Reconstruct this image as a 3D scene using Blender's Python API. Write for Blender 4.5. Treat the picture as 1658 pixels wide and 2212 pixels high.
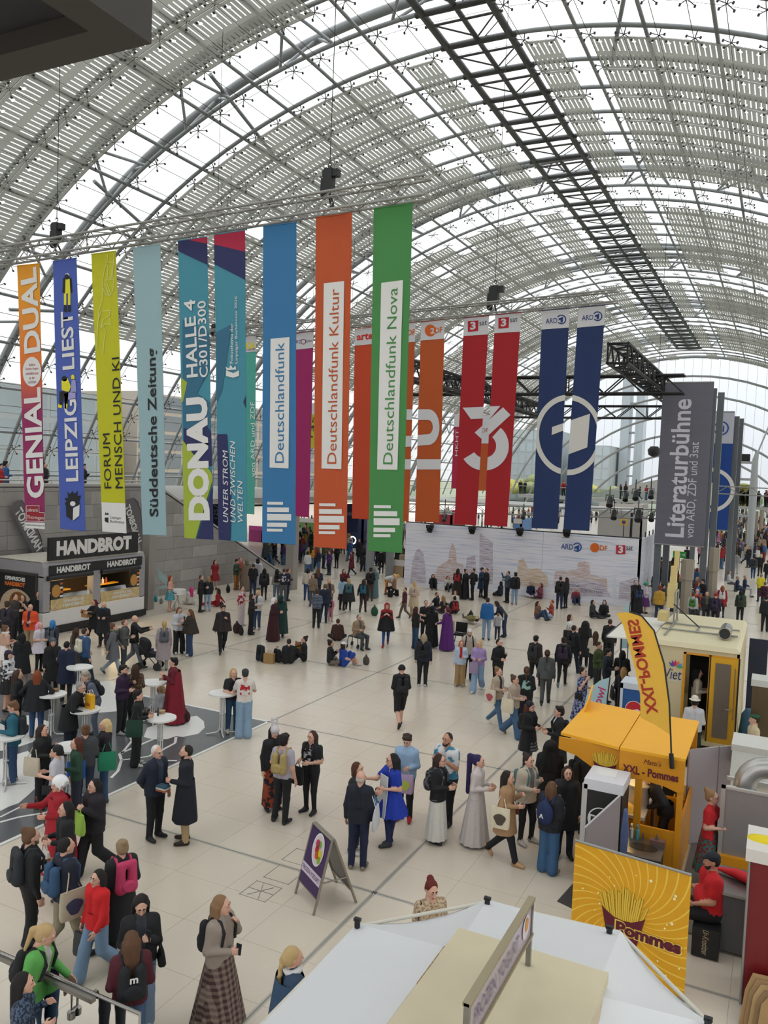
import bpy, bmesh, math, random
import numpy as np
from mathutils import Vector, Matrix
for _o in list(bpy.data.objects): bpy.data.objects.remove(_o)
SC = bpy.context.scene
COL = SC.collection
random.seed(7)
# ---------------------------------------------------------------- camera
# world: X across the hall, Y along the hall axis, Z up, metres; the viewer stands on a gallery
CAMZ = 7.082
CR = np.array([0.896987, 0.44017, 0.040788]); CU = np.array([-0.059286, 0.028351, 0.997838]); CF = np.array([-0.438063, 0.897467, -0.051526])
FPX = 1758.05
cam = bpy.data.cameras.new('camera'); cam.sensor_fit = 'VERTICAL'; cam.sensor_height = 36.0
cam.lens = 36.0 * FPX / 2212.0; cam.clip_start = 0.05; cam.clip_end = 900
co = bpy.data.objects.new('camera', cam); COL.objects.link(co)
co.matrix_world = Matrix(((CR[0], CU[0], -CF[0], 0), (CR[1], CU[1], -CF[1], 0), (CR[2], CU[2], -CF[2], CAMZ), (0, 0, 0, 1)))
SC.camera = co
# ---------------------------------------------------------------- overcast sky and exposure
W = bpy.data.worlds.new('overcast_sky'); SC.world = W; W.use_nodes = True
_bg = W.node_tree.nodes['Background']; _wn = W.node_tree.nodes.new; _wl = W.node_tree.links.new     # standard overcast sky: zenith three times the horizon
_tc = _wn('ShaderNodeTexCoord'); _sx = _wn('ShaderNodeSeparateXYZ'); _wl(_tc.outputs['Generated'], _sx.inputs[0]); _mr = _wn('ShaderNodeMapRange'); _mr.inputs[1].default_value = 0.0; _mr.inputs[2].default_value = 1.0
_mr.inputs[3].default_value = 1.0; _mr.inputs[4].default_value = 3.0; _wl(_sx.outputs[2], _mr.inputs[0]); _wl(_mr.outputs[0], _bg.inputs[1]); _bg.inputs[0].default_value = (0.975, 0.985, 1.0, 1)
SC.view_settings.view_transform = 'Standard'; SC.view_settings.look = 'None'; SC.view_settings.gamma = 1.0
SC.view_settings.use_curve_mapping = False; SC.view_settings.exposure = 0.0
cy = SC.cycles
cy.max_bounces = 5; cy.diffuse_bounces = 2; cy.glossy_bounces = 2; cy.transmission_bounces = 3; cy.transparent_max_bounces = 16
cy.use_adaptive_sampling = True; cy.adaptive_threshold = 0.055; cy.adaptive_min_samples = 12; cy.use_light_tree = False
cy.use_denoising = True; cy.caustics_reflective = False; cy.caustics_refractive = False; cy.sample_clamp_indirect = 6.0

# ---------------------------------------------------------------- helpers: places
def ray(x, y): return CF + (x - 829) / FPX * CR - (y - 1106) / FPX * CU
def gp(x, y, z=0.0):
    d = ray(x, y); t = (z - CAMZ) / d[2]; return Vector((t * d[0], t * d[1], z))
def atY(x, y, Y):
    d = ray(x, y); t = Y / d[1]; return Vector((t * d[0], Y, CAMZ + t * d[2]))
def atX(x, y, X):
    d = ray(x, y); t = X / d[0]; return Vector((X, t * d[1], CAMZ + t * d[2]))
# ---------------------------------------------------------------- helpers: materials
def lin(c):
    if isinstance(c, str):
        c = c.lstrip('#'); c = tuple(int(c[i:i + 2], 16) for i in (0, 2, 4))
    return tuple(((v / 255) / 12.92 if v / 255 <= 0.04045 else ((v / 255 + 0.055) / 1.055) ** 2.4) for v in c)
_MC = {}
def mat(c, rough=0.6, metal=0.0, noise=0.0, scale=8.0, bump=0.0, emit=0.0, name=None, spec=None, alpha=None):
    key = (str(c), rough, metal, noise, scale, bump, emit, spec, alpha)
    if key in _MC: return _MC[key]
    m = bpy.data.materials.new(name or ('paint_%02d' % len(_MC))); m.use_nodes = True
    nt = m.node_tree; b = nt.nodes['Principled BSDF']
    L = lin(c); b.inputs['Base Color'].default_value = (*L, 1)
    b.inputs['Roughness'].default_value = rough; b.inputs['Metallic'].default_value = metal
    if spec is not None: b.inputs['Specular IOR Level'].default_value = spec
    if alpha is not None: b.inputs['Alpha'].default_value = alpha
    if emit: b.inputs['Emission Color'].default_value = (*L, 1); b.inputs['Emission Strength'].default_value = emit; m.cycles.emission_sampling = 'AUTO' if emit > 5 else 'NONE'
    if noise or bump:
        tc = nt.nodes.new('ShaderNodeTexCoord'); n = nt.nodes.new('ShaderNodeTexNoise'); n.inputs['Scale'].default_value = scale
        n.inputs['Detail'].default_value = 4; nt.links.new(tc.outputs['Object'], n.inputs['Vector'])
        if noise:
            mx = nt.nodes.new('ShaderNodeMixRGB'); mx.blend_type = 'MIX'
            mx.inputs[1].default_value = (*[v * (1 - noise) for v in L], 1); mx.inputs[2].default_value = (*[min(1, v * (1 + noise)) for v in L], 1)
            nt.links.new(n.outputs['Fac'], mx.inputs[0]); nt.links.new(mx.outputs[0], b.inputs['Base Color'])
        if bump:
            bp = nt.nodes.new('ShaderNodeBump'); bp.inputs['Strength'].default_value = bump; bp.inputs['Distance'].default_value = 0.02
            nt.links.new(n.outputs['Fac'], bp.inputs['Height']); nt.links.new(bp.outputs[0], b.inputs['Normal'])
    _MC[key] = m; return m
def glassmat(name, tint, alpha_c=0.75, rough=0.05):
    m = bpy.data.materials.new(name); m.use_nodes = True; nt = m.node_tree; nt.nodes.remove(nt.nodes['Principled BSDF'])
    o = nt.nodes['Material Output']; t = nt.nodes.new('ShaderNodeBsdfTransparent'); t.inputs[0].default_value = (*lin(tint), 1)
    g = nt.nodes.new('ShaderNodeBsdfGlossy'); g.inputs['Roughness'].default_value = rough; g.inputs[0].default_value = (.9, .9, .9, 1)
    mx = nt.nodes.new('ShaderNodeMixShader'); fr = nt.nodes.new('ShaderNodeFresnel'); fr.inputs[0].default_value = 1.4
    nt.links.new(fr.outputs[0], mx.inputs[0]); nt.links.new(t.outputs[0], mx.inputs[1]); nt.links.new(g.outputs[0], mx.inputs[2]); nt.links.new(mx.outputs[0], o.inputs[0])
    return m
# ---------------------------------------------------------------- helpers: meshes
class MB:
    def __init__(s): s.v = []; s.f = []; s.mi = []; s.sm = []
    def add(s, vs, fs, mi=0, smooth=False):
        o = len(s.v); s.v += [tuple(v) for v in vs]; s.f += [tuple(i + o for i in f) for f in fs]
        s.mi += [mi] * len(fs); s.sm += [smooth] * len(fs); return s
    def quad(s, a, b, c, d, mi=0): return s.add([a, b, c, d], [(0, 1, 2, 3)], mi)
    def box(s, lo, hi, mi=0):
        x0, y0, z0 = lo; x1, y1, z1 = hi
        return s.add([(x0, y0, z0), (x1, y0, z0), (x1, y1, z0), (x0, y1, z0), (x0, y0, z1), (x1, y0, z1), (x1, y1, z1), (x0, y1, z1)],
                     [(0, 3, 2, 1), (4, 5, 6, 7), (0, 1, 5, 4), (1, 2, 6, 5), (2, 3, 7, 6), (3, 0, 4, 7)], mi)
    def cbox(s, c, sz, mi=0): return s.box([c[i] - sz[i] / 2 for i in range(3)], [c[i] + sz[i] / 2 for i in range(3)], mi)
    def prism(s, pts, dvec, mi=0, caps=True):
        n = len(pts); d = Vector(dvec); a = [Vector(q) for q in pts]; b = [q + d for q in a]
        fs = [(i, (i + 1) % n, n + (i + 1) % n, n + i) for i in range(n)]
        if caps: fs += [tuple(range(n - 1, -1, -1)), tuple(range(n, 2 * n))]
        return s.add(a + b, fs, mi)
    def tube(s, a, b, r, n=8, mi=0, r2=None, caps=True, smooth=True):
        a = Vector(a); b = Vector(b); d = (b - a); r2 = r if r2 is None else r2
        if d.length < 1e-6: return s
        d.normalize(); u = d.orthogonal().normalized(); w = d.cross(u); vs = []
        for c, rr in ((a, r), (b, r2)):
            for i in range(n):
                t = 2 * math.pi * i / n; vs.append(c + u * (rr * math.cos(t)) + w * (rr * math.sin(t)))
        fs = [(i, (i + 1) % n, n + (i + 1) % n, n + i) for i in range(n)]; s.add(vs, fs, mi, smooth)
        if caps: s.add(vs, [tuple(range(n - 1, -1, -1)), tuple(range(n, 2 * n))], mi)
        return s
    def path(s, pts, r, n=8, mi=0, closed=False, smooth=True):
        P = [Vector(q) for q in pts]; m = len(P); vs = []; pu = None
        for i in range(m):
            if closed: d = P[(i + 1) % m] - P[i - 1]
            else: d = P[min(i + 1, m - 1)] - P[max(i - 1, 0)]
            d.normalize()
            u = d.orthogonal().normalized() if pu is None else (pu - d * pu.dot(d)).normalized()
            pu = u; w = d.cross(u); rr = r[i] if isinstance(r, (list, tuple)) else r
            for k in range(n):
                t = 2 * math.pi * k / n; vs.append(P[i] + u * (rr * math.cos(t)) + w * (rr * math.sin(t)))
        fs = []
        for i in range(m if closed else m - 1):
            j = (i + 1) % m
            for k in range(n): fs.append((i * n + k, i * n + (k + 1) % n, j * n + (k + 1) % n, j * n + k))
        s.add(vs, fs, mi, smooth)
        if not closed: s.add(vs[:n], [tuple(range(n - 1, -1, -1))], mi); s.add(vs[-n:], [tuple(range(n))], mi)
        return s
    def loft(s, rings, mi=0, caps=True, smooth=True):
        n = len(rings[0]); vs = [q for r in rings for q in r]; fs = []
        for i in range(len(rings) - 1):
            for k in range(n): fs.append((i * n + k, i * n + (k + 1) % n, (i + 1) * n + (k + 1) % n, (i + 1) * n + k))
        s.add(vs, fs, mi, smooth)
        if caps: s.add(rings[0], [tuple(range(n - 1, -1, -1))], mi); s.add(rings[-1], [tuple(range(n))], mi)
        return s
    def disc(s, c, r, z0, z1, n=24, mi=0):
        a = [(c[0] + r * math.cos(2 * math.pi * i / n), c[1] + r * math.sin(2 * math.pi * i / n), z0) for i in range(n)]
        return s.prism(a, (0, 0, z1 - z0), mi)
    def mesh(s, name, mats):
        me = bpy.data.meshes.new(name); me.from_pydata(s.v, [], s.f)
        for m in (mats if isinstance(mats, (list, tuple)) else [mats]): me.materials.append(m)
        if any(s.mi): me.polygons.foreach_set('material_index', s.mi)
        if any(s.sm): me.polygons.foreach_set('use_smooth', s.sm)
        me.update(); return me
def link(name, data, parent=None, loc=None):
    o = bpy.data.objects.new(name, data); COL.objects.link(o)
    if loc is not None: o.location = loc
    if parent is not None:
        o.parent = parent
        if loc is None:  # mesh given in world coordinates
            o.matrix_parent_inverse = parent_matrix(parent).inverted()
    return o
def parent_matrix(p):
    m = Matrix.LocRotScale(p.location, p.rotation_euler, p.scale)
    if p.parent: m = parent_matrix(p.parent) @ p.matrix_parent_inverse @ m
    return m
def put(name, mb, mats, parent=None): return link(name, mb.mesh(name, mats), parent)
def tag(o, label=None, cat=None, group=None, kind=None):
    if label: o['label'] = label
    if cat: o['category'] = cat
    if group: o['group'] = group
    if kind: o['kind'] = kind
    return o
def thing(name, label, cat, loc=(0, 0, 0), group=None):
    o = bpy.data.objects.new(name, None); o.empty_display_size = 0.2; COL.objects.link(o); o.location = loc
    return tag(o, label, cat, group)
def struct(name, mb, mats, parent=None): return tag(put(name, mb, mats, parent), kind='structure')
def copy_tree(o, loc=None, label=None, group=None):
    c = o.copy(); COL.objects.link(c)
    if loc is not None: c.location = loc
    if label: c['label'] = label
    if group: c['group'] = group
    for ch in o.children:
        d = ch.copy(); COL.objects.link(d); d.parent = c
        for gch in ch.children:
            e = gch.copy(); COL.objects.link(e); e.parent = d
    return c
def text_mesh(body, size=1.0, bold=0.0, shear=0.0, align='CENTER', spacing=1.0, width=None, height=None, line=1.0):
    cu = bpy.data.curves.new('lettering', 'FONT'); cu.body = body; cu.size = size; cu.offset = bold; cu.shear = shear
    cu.align_x = align; cu.space_character = spacing; cu.space_line = line; cu.resolution_u = 3; cu.fill_mode = 'FRONT'
    o = bpy.data.objects.new('lettering', cu); COL.objects.link(o); dg = bpy.context.evaluated_depsgraph_get()
    me = bpy.data.meshes.new_from_object(o.evaluated_get(dg)); bpy.data.objects.remove(o); bpy.data.curves.remove(cu)
    n = len(me.vertices); a = np.empty(n * 3, np.float32); me.vertices.foreach_get('co', a); a = a.reshape(-1, 3)
    if n:
        lo, hi = a.min(0), a.max(0); c = (lo + hi) / 2; a -= c
        sx = width / (hi[0] - lo[0]) if width else None; sy = height / (hi[1] - lo[1]) if height else None
        if sx is None: sx = sy or 1
        if sy is None: sy = sx
        a[:, 0] *= sx; a[:, 1] *= sy; a[:, 2] = 0; me.vertices.foreach_set('co', a.ravel())
    me.materials.clear(); me.polygons.foreach_set('material_index', [0] * len(me.polygons)); me.update(); return me
def place(me, o, xd, yd, name='lettering', m=None, parent=None):
    """lay a flat mesh (x, y) onto a surface: o origin, xd / yd unit directions"""
    xd = Vector(xd); yd = Vector(yd); o = Vector(o); n = len(me.vertices); a = np.empty(n * 3, np.float32); me.vertices.foreach_get('co', a); a = a.reshape(-1, 3)
    w = np.outer(a[:, 0], xd) + np.outer(a[:, 1], yd) + np.array(o)
    me.vertices.foreach_set('co', w.astype(np.float32).ravel()); me.materials.clear(); me.materials.append(m); me.update()
    return link(name, me, parent)
def lettering(body, o, xd, yd, m, parent, name='lettering', **k): return place(text_mesh(body, **k), o, xd, yd, name, m, parent)
def poly(pts, o, xd, yd, m, parent, name):
    mb = MB(); xd = Vector(xd); yd = Vector(yd); o = Vector(o)
    mb.add([o + xd * x + yd * y for x, y in pts], [tuple(range(len(pts)))]); return put(name, mb, m, parent)
def ring(r0, r1, o, xd, yd, m, parent, name, a0=0, a1=360, n=40, clip=None):
    mb = MB(); xd = Vector(xd); yd = Vector(yd); o = Vector(o); vs = []
    for i in range(n + 1):
        t = math.radians(a0 + (a1 - a0) * i / n)
        for r in (r0, r1): vs.append(o + xd * (r * math.cos(t)) + yd * (r * math.sin(t)))
    mb.add(vs, [(2 * i, 2 * i + 1, 2 * i + 3, 2 * i + 2) for i in range(n)]); return put(name, mb, m, parent)
X_, Y_, Z_ = Vector((1, 0, 0)), Vector((0, 1, 0)), Vector((0, 0, 1))
# ================================================================ the glass vault
UC, ZC, RP = -16.2, -9.0, 39.5
RG = RP - 0.55
def vp(ang, r, y): t = math.radians(ang); return Vector((UC + r * math.sin(t), y, ZC + r * math.cos(t)))
STEEL = mat('#7d8183', 0.45, 0.0, name='grey_painted_steel')
STEEL_D = mat('#1d1f21', 0.5, name='dark_painted_steel')
STEEL_L = mat('#9fa4a6', 0.45, name='pale_painted_steel')
SEAL = mat('#4d463a', 0.7, name='glazing_seal')
def fritmat():
    m = bpy.data.materials.new('fritted_glass'); m.use_nodes = True; nt = m.node_tree; nt.nodes.remove(nt.nodes['Principled BSDF']); N = nt.nodes.new; K = nt.links.new
    out = nt.nodes['Material Output']; uv = N('ShaderNodeUVMap'); uv.uv_map = 'pane'; sp = N('ShaderNodeSeparateXYZ'); K(uv.outputs[0], sp.inputs[0])
    def mth(op, a, b=None):
        n = N('ShaderNodeMath'); n.operation = op
        for i, q in enumerate((a, b)):
            if q is None: continue
            if isinstance(q, (int, float)): n.inputs[i].default_value = q
            else: K(q, n.inputs[i])
        return n.outputs[0]
    u, v = sp.outputs[0], sp.outputs[1]
    su = mth('LESS_THAN', mth('ABSOLUTE', mth('SUBTRACT', mth('FRACT', mth('MULTIPLY', u, 6.0)), 0.5)), 0.105)
    sv = mth('LESS_THAN', mth('ABSOLUTE', mth('SUBTRACT', mth('FRACT', mth('MULTIPLY', v, 2.0)), 0.5)), 0.36)
    slit = mth('MULTIPLY', su, sv)
    # round clear spots around the four point fixings
    du = mth('SUBTRACT', mth('ABSOLUTE', mth('SUBTRACT', u, 0.5)), 0.25); dv = mth('SUBTRACT', mth('ABSOLUTE', mth('SUBTRACT', v, 0.5)), 0.36)
    dd = mth('SQRT', mth('ADD', mth('POWER', mth('MULTIPLY', du, 1.75), 2.0), mth('POWER', mth('MULTIPLY', dv, 3.5), 2.0)))
    spot = mth('LESS_THAN', dd, 0.105); msk = mth('MAXIMUM', slit, spot)
    clear = N('ShaderNodeBsdfTransparent'); clear.inputs[0].default_value = (0.90, 0.92, 0.90, 1)
    tr = N('ShaderNodeBsdfTransparent'); tr.inputs[0].default_value = (0.155, 0.16, 0.145, 1)
    tl = N('ShaderNodeBsdfTranslucent'); tl.inputs[0].default_value = (0.215, 0.22, 0.19, 1)
    df = N('ShaderNodeBsdfDiffuse'); df.inputs[0].default_value = (0.36, 0.37, 0.33, 1)
    a = N('ShaderNodeMixShader'); a.inputs[0].default_value = 0.5; K(tl.outputs[0], a.inputs[1]); K(df.outputs[0], a.inputs[2])
    b = N('ShaderNodeMixShader'); b.inputs[0].default_value = 0.7; K(tr.outputs[0], b.inputs[1]); K(a.outputs[0], b.inputs[2])
    c = N('ShaderNodeMixShader'); K(msk, c.inputs[0]); K(b.outputs[0], c.inputs[1]); K(clear.outputs[0], c.inputs[2]); K(c.outputs[0], out.inputs[0])
    return m
FRIT = fritmat()
CLEAR = bpy.data.materials.new('clear_roof_glass'); CLEAR.use_nodes = True
_nt = CLEAR.node_tree; _nt.nodes.remove(_nt.nodes['Principled BSDF']); _t = _nt.nodes.new('ShaderNodeBsdfTransparent'); _t.inputs[0].default_value = (0.93, 0.95, 0.94, 1)
_g = _nt.nodes.new('ShaderNodeBsdfGlossy'); _g.inputs[1].default_value = 0.1; _mx = _nt.nodes.new('ShaderNodeMixShader'); _mx.inputs[0].default_value = 0.03
_nt.links.new(_t.outputs[0], _mx.inputs[1]); _nt.links.new(_g.outputs[0], _mx.inputs[2]); _nt.links.new(_mx.outputs[0], _nt.nodes['Material Output'].inputs[0])
Y0, DY = 38.9, 3.5           # an arch over every 3.5 m, a main arch over every 28 m
ST = 2.55                    # degrees per pane column
ceiling = tag(thing('ceiling', None, None), kind='structure')
cols = [-(1.22 + ST * k) for k in range(28, 0, -1)] + [1.22 + ST * k for k in range(1, 29)]
YEND = 160.0
rows = [Y0 + DY * k for k in range(-17, 35)]
rnd = random.Random(3)
def is_frit(a0, a1, y):
    a = abs((a0 + a1) / 2); k = round((y - Y0) / DY) % 8      # y is the start of the pane
    if a < 3.7 or 6.3 < a < 8.9 or a > 50.2: return False
    if k in (7, 0): return False
    h = rnd.random()
    if k in (3,) and h < 0.10: return False
    return h > 0.02
def pane_geo(a0, a1, y0, y1):
    g = 0.022; da = math.degrees(g / RG)
    return [vp(a0 + da, RG, y0 + g), vp(a1 - da, RG, y0 + g), vp(a1 - da, RG, y1 - g), vp(a0 + da, RG, y1 - g)]
panes = []
for y in rows:
    if y + DY > YEND + 3: continue
    for a0, a1 in zip(cols[:-1], cols[1:]):
        c = vp((a0 + a1) / 2, RG, y + DY / 2); d = np.array(c) - np.array((0, 0, CAMZ)); z = d @ CF
        px = 829 + FPX * (d @ CR) / z if z > 0 else -1e4; py = 1106 - FPX * (d @ CU) / z if z > 0 else -1e4
        seen = z > 1 and -120 < px < 1780 and -120 < py < 1150
        panes.append((0 if seen else 1, float(np.linalg.norm(d)), a0, a1, y))
panes.sort()
def uvd(me):
    l = me.uv_layers.new(name='pane'); n = len(me.polygons); l.data.foreach_set('uv', [0, 0, 1, 0, 1, 1, 0, 1] * n)
n_part = 0; rest = {True: MB(), False: MB()}; SEEN_PANES = []
for s, d, a0, a1, y in panes:
    fr = is_frit(a0, a1, y); P = pane_geo(a0, a1, y, y + DY)
    if s == 0: SEEN_PANES.append((a0, a1, y))
    if s == 0 and n_part < 300 and a1 - a0 < 4:
        mb = MB().quad(*P); me = mb.mesh('pane', FRIT if fr else CLEAR); uvd(me); link('pane', me, ceiling); n_part += 1
    elif not (a1 - a0 > 4 and False): rest[fr].quad(*P)
for fr, mb in rest.items():
    me = mb.mesh('roof_panes', FRIT if fr else CLEAR); uvd(me); tag(link('roof_panes', me, ceiling), kind='stuff')
# thin silicone joints between the panes
sealb = MB()
for a in cols:
    for i in range(len(rows) - 1):
        y0, y1 = rows[i], rows[i + 1]; da = math.degrees(0.02 / RG)
        sealb.quad(vp(a - da, RG + .004, y0), vp(a + da, RG + .004, y0), vp(a + da, RG + .004, y1), vp(a - da, RG + .004, y1))
for y in rows:
    for a0, a1 in zip(cols[:-1], cols[1:]): sealb.quad(vp(a0, RG + .006, y - .02), vp(a1, RG + .006, y - .02), vp(a1, RG + .006, y + .02), vp(a0, RG + .006, y + .02))
tag(put('glazing_joints', sealb, SEAL, ceiling), kind='stuff')
# arch ribs and purlins above the glass
AN = [-72 + 2.25 * k for k in range(65)]
for y in rows:
    k = round((y - Y0) / DY) % 8
    if y > YEND + 2: continue
    mb = MB().path([vp(a, RP, y) for a in AN], 0.125, 7)
    put('arch_rib', mb, STEEL, ceiling)
    if k == 0:                                                   # main arch: a deep pair of tubes outside
        for dy in (-1.75, 1.75): put('main_arch', MB().path([vp(a, RP + 1.9, y + dy) for a in AN], 0.27, 10), STEEL, ceiling)
        br = MB()
        for i in range(-13, 14):
            a = i * 5.06
            for dy in (-1.75, 1.75): br.tube(vp(a, RP, y), vp(a + 2.5 * (1 if i % 2 else -1), RP + 1.9, y + dy), 0.09, 6, caps=False)
        put('arch_bracing', br, STEEL, ceiling)
pur = [2.6 + 5.06 * k for k in range(14)]
for a in [-q for q in pur] + pur:
    if abs(a) < 3: continue
    put('purlin', MB().tube(vp(a, RP, rows[0]), vp(a, RP, YEND), 0.105, 7), STEEL, ceiling)
# ridge ladder: dark twin chords, rungs, middle rail and bracing
for a in (-2.6, 0.0, 2.6): put('ridge_chord', MB().tube(vp(a, RP - .05, rows[0]), vp(a, RP - .05, 150.2), 0.2 if a else 0.14, 8), STEEL_D, ceiling)
for y in rows:
    if y > 151: continue
    mb = MB().tube(vp(-3.1, RP - .05, y), vp(3.1, RP - .05, y), 0.16, 7).tube(vp(-3.1, RP - .05, y + 1.2), vp(3.1, RP - .05, y + 1.2), 0.07, 6)
    mb.tube(vp(-2.6, RP, y + 1.2), vp(0, RP + .1, y + 3.4), 0.05, 5, caps=False).tube(vp(2.6, RP, y + 1.2), vp(0, RP + .1, y + 3.4), 0.05, 5, caps=False).tube(vp(2.6, RP, y + 1.9), vp(0, RP + .1, y + 3.9), 0.03, 5, caps=False)
    put('ridge_rung', mb, STEEL_D, ceiling)
# four-armed point fixings that carry the panes
sp = MB()
for sx in (-1, 1):
    for sy in (-1, 1):
        sp.tube((0, 0, 0.1), (sx * .34, sy * .34, .02), 0.022, 5, caps=False).tube((sx * .34, sy * .34, -.05), (sx * .34, sy * .34, .05), 0.06, 6)
sp.tube((0, 0, .05), (0, 0, .5), 0.03, 5, caps=False)
sp_me = sp.mesh('point_fixing', STEEL_D)
fx = []
for y in rows:
    for i in range(len(cols) - 1):
        a0, a1 = cols[i], cols[i + 1]
        if a1 - a0 > 4: continue
        for q in (0.25, 0.75):
            for r in (0.14, 0.86): fx.append((a0 + (a1 - a0) * q, y + DY * r))
cand = []
for a, y in [(a, y) for y in rows for a in cols if 3.0 < abs(a)]:
    c = vp(a, RG, y); d = np.array(c) - np.array((0, 0, CAMZ)); z = d @ CF
    if z < 1: continue
    px = 829 + FPX * (d @ CR) / z; py = 1106 - FPX * (d @ CU) / z
    if -30 < px < 1690 and -30 < py < 1000 and y < 158: cand.append((float(np.linalg.norm(d)), a, y))
cand.sort()
for i, (d, a, y) in enumerate(cand[:300]):
    o = link('point_fixing', sp_me, ceiling, loc=vp(a, RG, y)); o.rotation_euler = (0, math.radians(a), 0)
far = MB()
for d, a, y in cand[300:1100]:
    c = vp(a, RG + .08, y); t = math.radians(a); e = Vector((math.cos(t), 0, -math.sin(t)))
    for sx in (-1, 1):
        for sy in (-1, 1): far.tube(c, c + e * (.36 * sx) + Y_ * (.36 * sy), 0.03, 3, caps=False)
tag(put('point_fixings_far', far, STEEL_D, ceiling), kind='stuff')
# slanting wind braces seen through the clear panes
for a0, y0, a1, y1 in [(-20, 37, -23, 46.5), (-34.5, 37.4, -37, 44), (-23, 31, -22.5, 36), (13, 37, 9, 47), (-50, 38, -47, 47)]:
    put('wind_brace', MB().tube(vp(a0, RP + .5, y0), vp(a1, RP + .2, y1), 0.12, 7), STEEL, ceiling)

# ================================================================ floor
def floormat(name, c, joints=True):
    m = mat(c, 0.2, noise=0.05, scale=1.1, name=name); nt = m.node_tree; b = nt.nodes['Principled BSDF']; N = nt.nodes.new; K = nt.links.new
    mx = [n for n in nt.nodes if n.type == 'MIX_RGB'][0]
    geo = N('ShaderNodeNewGeometry')
    for n in nt.nodes:
        if n.type == 'TEX_NOISE': K(geo.outputs['Position'], n.inputs['Vector'])
    n2 = N('ShaderNodeTexNoise'); n2.inputs['Scale'].default_value = 60; n2.inputs['Detail'].default_value = 3; K(geo.outputs['Position'], n2.inputs['Vector'])
    m2 = N('ShaderNodeMixRGB'); m2.blend_type = 'OVERLAY'; m2.inputs[0].default_value = 0.12; K(mx.outputs[0], m2.inputs[1]); K(n2.outputs['Fac'], m2.inputs[2])
    last = m2.outputs[0]
    if joints:
        br = N('ShaderNodeTexBrick'); br.offset = 0; br.inputs['Scale'].default_value = 1; br.inputs['Mortar Size'].default_value = 0.006
        br.inputs['Brick Width'].default_value = 1.1; br.inputs['Row Height'].default_value = 1.1; br.inputs['Mortar Smooth'].default_value = 0.1
        mp = N('ShaderNodeMapping'); mp.inputs['Location'].default_value = (5.75, -12.0 + 11 * 1.1, 0); K(geo.outputs['Position'], mp.inputs[0]); K(mp.outputs[0], br.inputs['Vector'])
        m3 = N('ShaderNodeMixRGB'); m3.blend_type = 'MULTIPLY'; m3.inputs[2].default_value = (0.72, 0.7, 0.67, 1); K(br.outputs['Fac'], m3.inputs[0]); K(last, m3.inputs[1]); last = m3.outputs[0]
    K(last, b.inputs['Base Color'])
    rr = N('ShaderNodeMapRange'); rr.inputs[3].default_value = 0.17; rr.inputs[4].default_value = 0.30; K(n2.outputs['Fac'], rr.inputs[0]); K(rr.outputs[0], b.inputs['Roughness'])
    return m
FLOOR = floormat('polished_stone_floor', '#c9beae'); TILE = floormat('polished_stone_tile', '#cabfaf', False)
floor = struct('floor', MB().quad((-80, -30, -.004), (60, -30, -.004), (60, 175, -.004), (-80, 175, -.004)), FLOOR)
def on_screen(P):
    d = np.array(P) - np.array((0, 0, CAMZ)); z = d @ CF
    if z < .2: return None
    return 829 + FPX * (d @ CR) / z, 1106 - FPX * (d @ CU) / z
tl = []
for i in range(-16, 8):
    for j in range(-6, 16):
        c = (-5.75 + (i + .5) * 1.1, 12.0 + (j + .5) * 1.1, 0); s = on_screen(c)
        if s and -60 < s[0] < 1720 and s[1] < 2320: tl.append((c[1] ** 2 + c[0] ** 2, c))
tl.sort()
tme = MB().box((-.5475, -.5475, -.012), (.5475, .5475, 0)).mesh('tile', TILE)
for d, c in tl[:300]: link('tile', tme, floor, loc=Vector(c))
STRIP = mat('#b5b0a6', 0.3, 0.25, noise=.15, scale=3, name='brushed_joint_metal'); RUB = mat('#85827b', 0.7, name='joint_rubber')
for k in range(-6, 4):
    x = -5.75 - 6.6 * -k
    put('joint_strip', MB().box((x - .04, 6, -.01), (x + .04, 120, .002), 0).box((x - .012, 6, -.01), (x + .012, 120, .003), 1), [STRIP, RUB], floor)
for k in range(-1, 14):
    y = 12.0 + 6.67 * k
    put('joint_strip', MB().box((-50, y - .04, -.01), (20, y + .04, .002), 0).box((-50, y - .012, -.01), (20, y + .012, .003), 1), [STRIP, RUB], floor)
for x, y in ((563, 1925), (613, 1889), (650, 1852)):
    c = gp(x, y); mb = MB()
    for s in (-1, 1):
        mb.box((c.x - .26, c.y + s * .25 - .006, -.003), (c.x + .26, c.y + s * .25 + .006, .004)).box((c.x + s * .25 - .006, c.y - .26, -.003), (c.x + s * .25 + .006, c.y + .26, .004))
    if y > 1900:
        for t in (0, 1, 2): mb.tube((c.x - .24 * math.cos(t), c.y - .24 * math.sin(t), .003), (c.x + .24 * math.cos(t), c.y + .24 * math.sin(t), .003), .006, 4)
    put('floor_hatch', mb, RUB, floor)
# dark printed map on the floor by the bar tables
FM = put('floor_map', MB().quad((-24, 8.2, .004), (-12.42, 8.2, .004), (-12.42, 18.62, .004), (-24, 18.62, .004)), mat('#56585a', 0.25, noise=.06, scale=2, name='dark_floor_print'), floor)
WP = mat('#d9d8d4', 0.25, name='white_floor_print')
def fpoly(name, pts, z=.007):
    mb = MB(); q = [gp(x, y, z) for x, y in pts]; mb.add(q, [tuple(range(len(q)))]); put(name, mb, WP, FM)
fpoly('map_land', [(310, 1592), (318, 1572), (345, 1562), (383, 1560), (395, 1551), (425, 1546), (440, 1558), (442, 1572), (428, 1585), (395, 1592), (380, 1590), (360, 1597), (330, 1597)])
fpoly('map_land', [(0, 1640), (60, 1622), (88, 1650), (90, 1690), (60, 1718), (40, 1735), (20, 1742), (0, 1752)])
fpoly('map_land', [(150, 1478), (240, 1470), (300, 1500), (270, 1535), (210, 1540), (150, 1520)])
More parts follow.
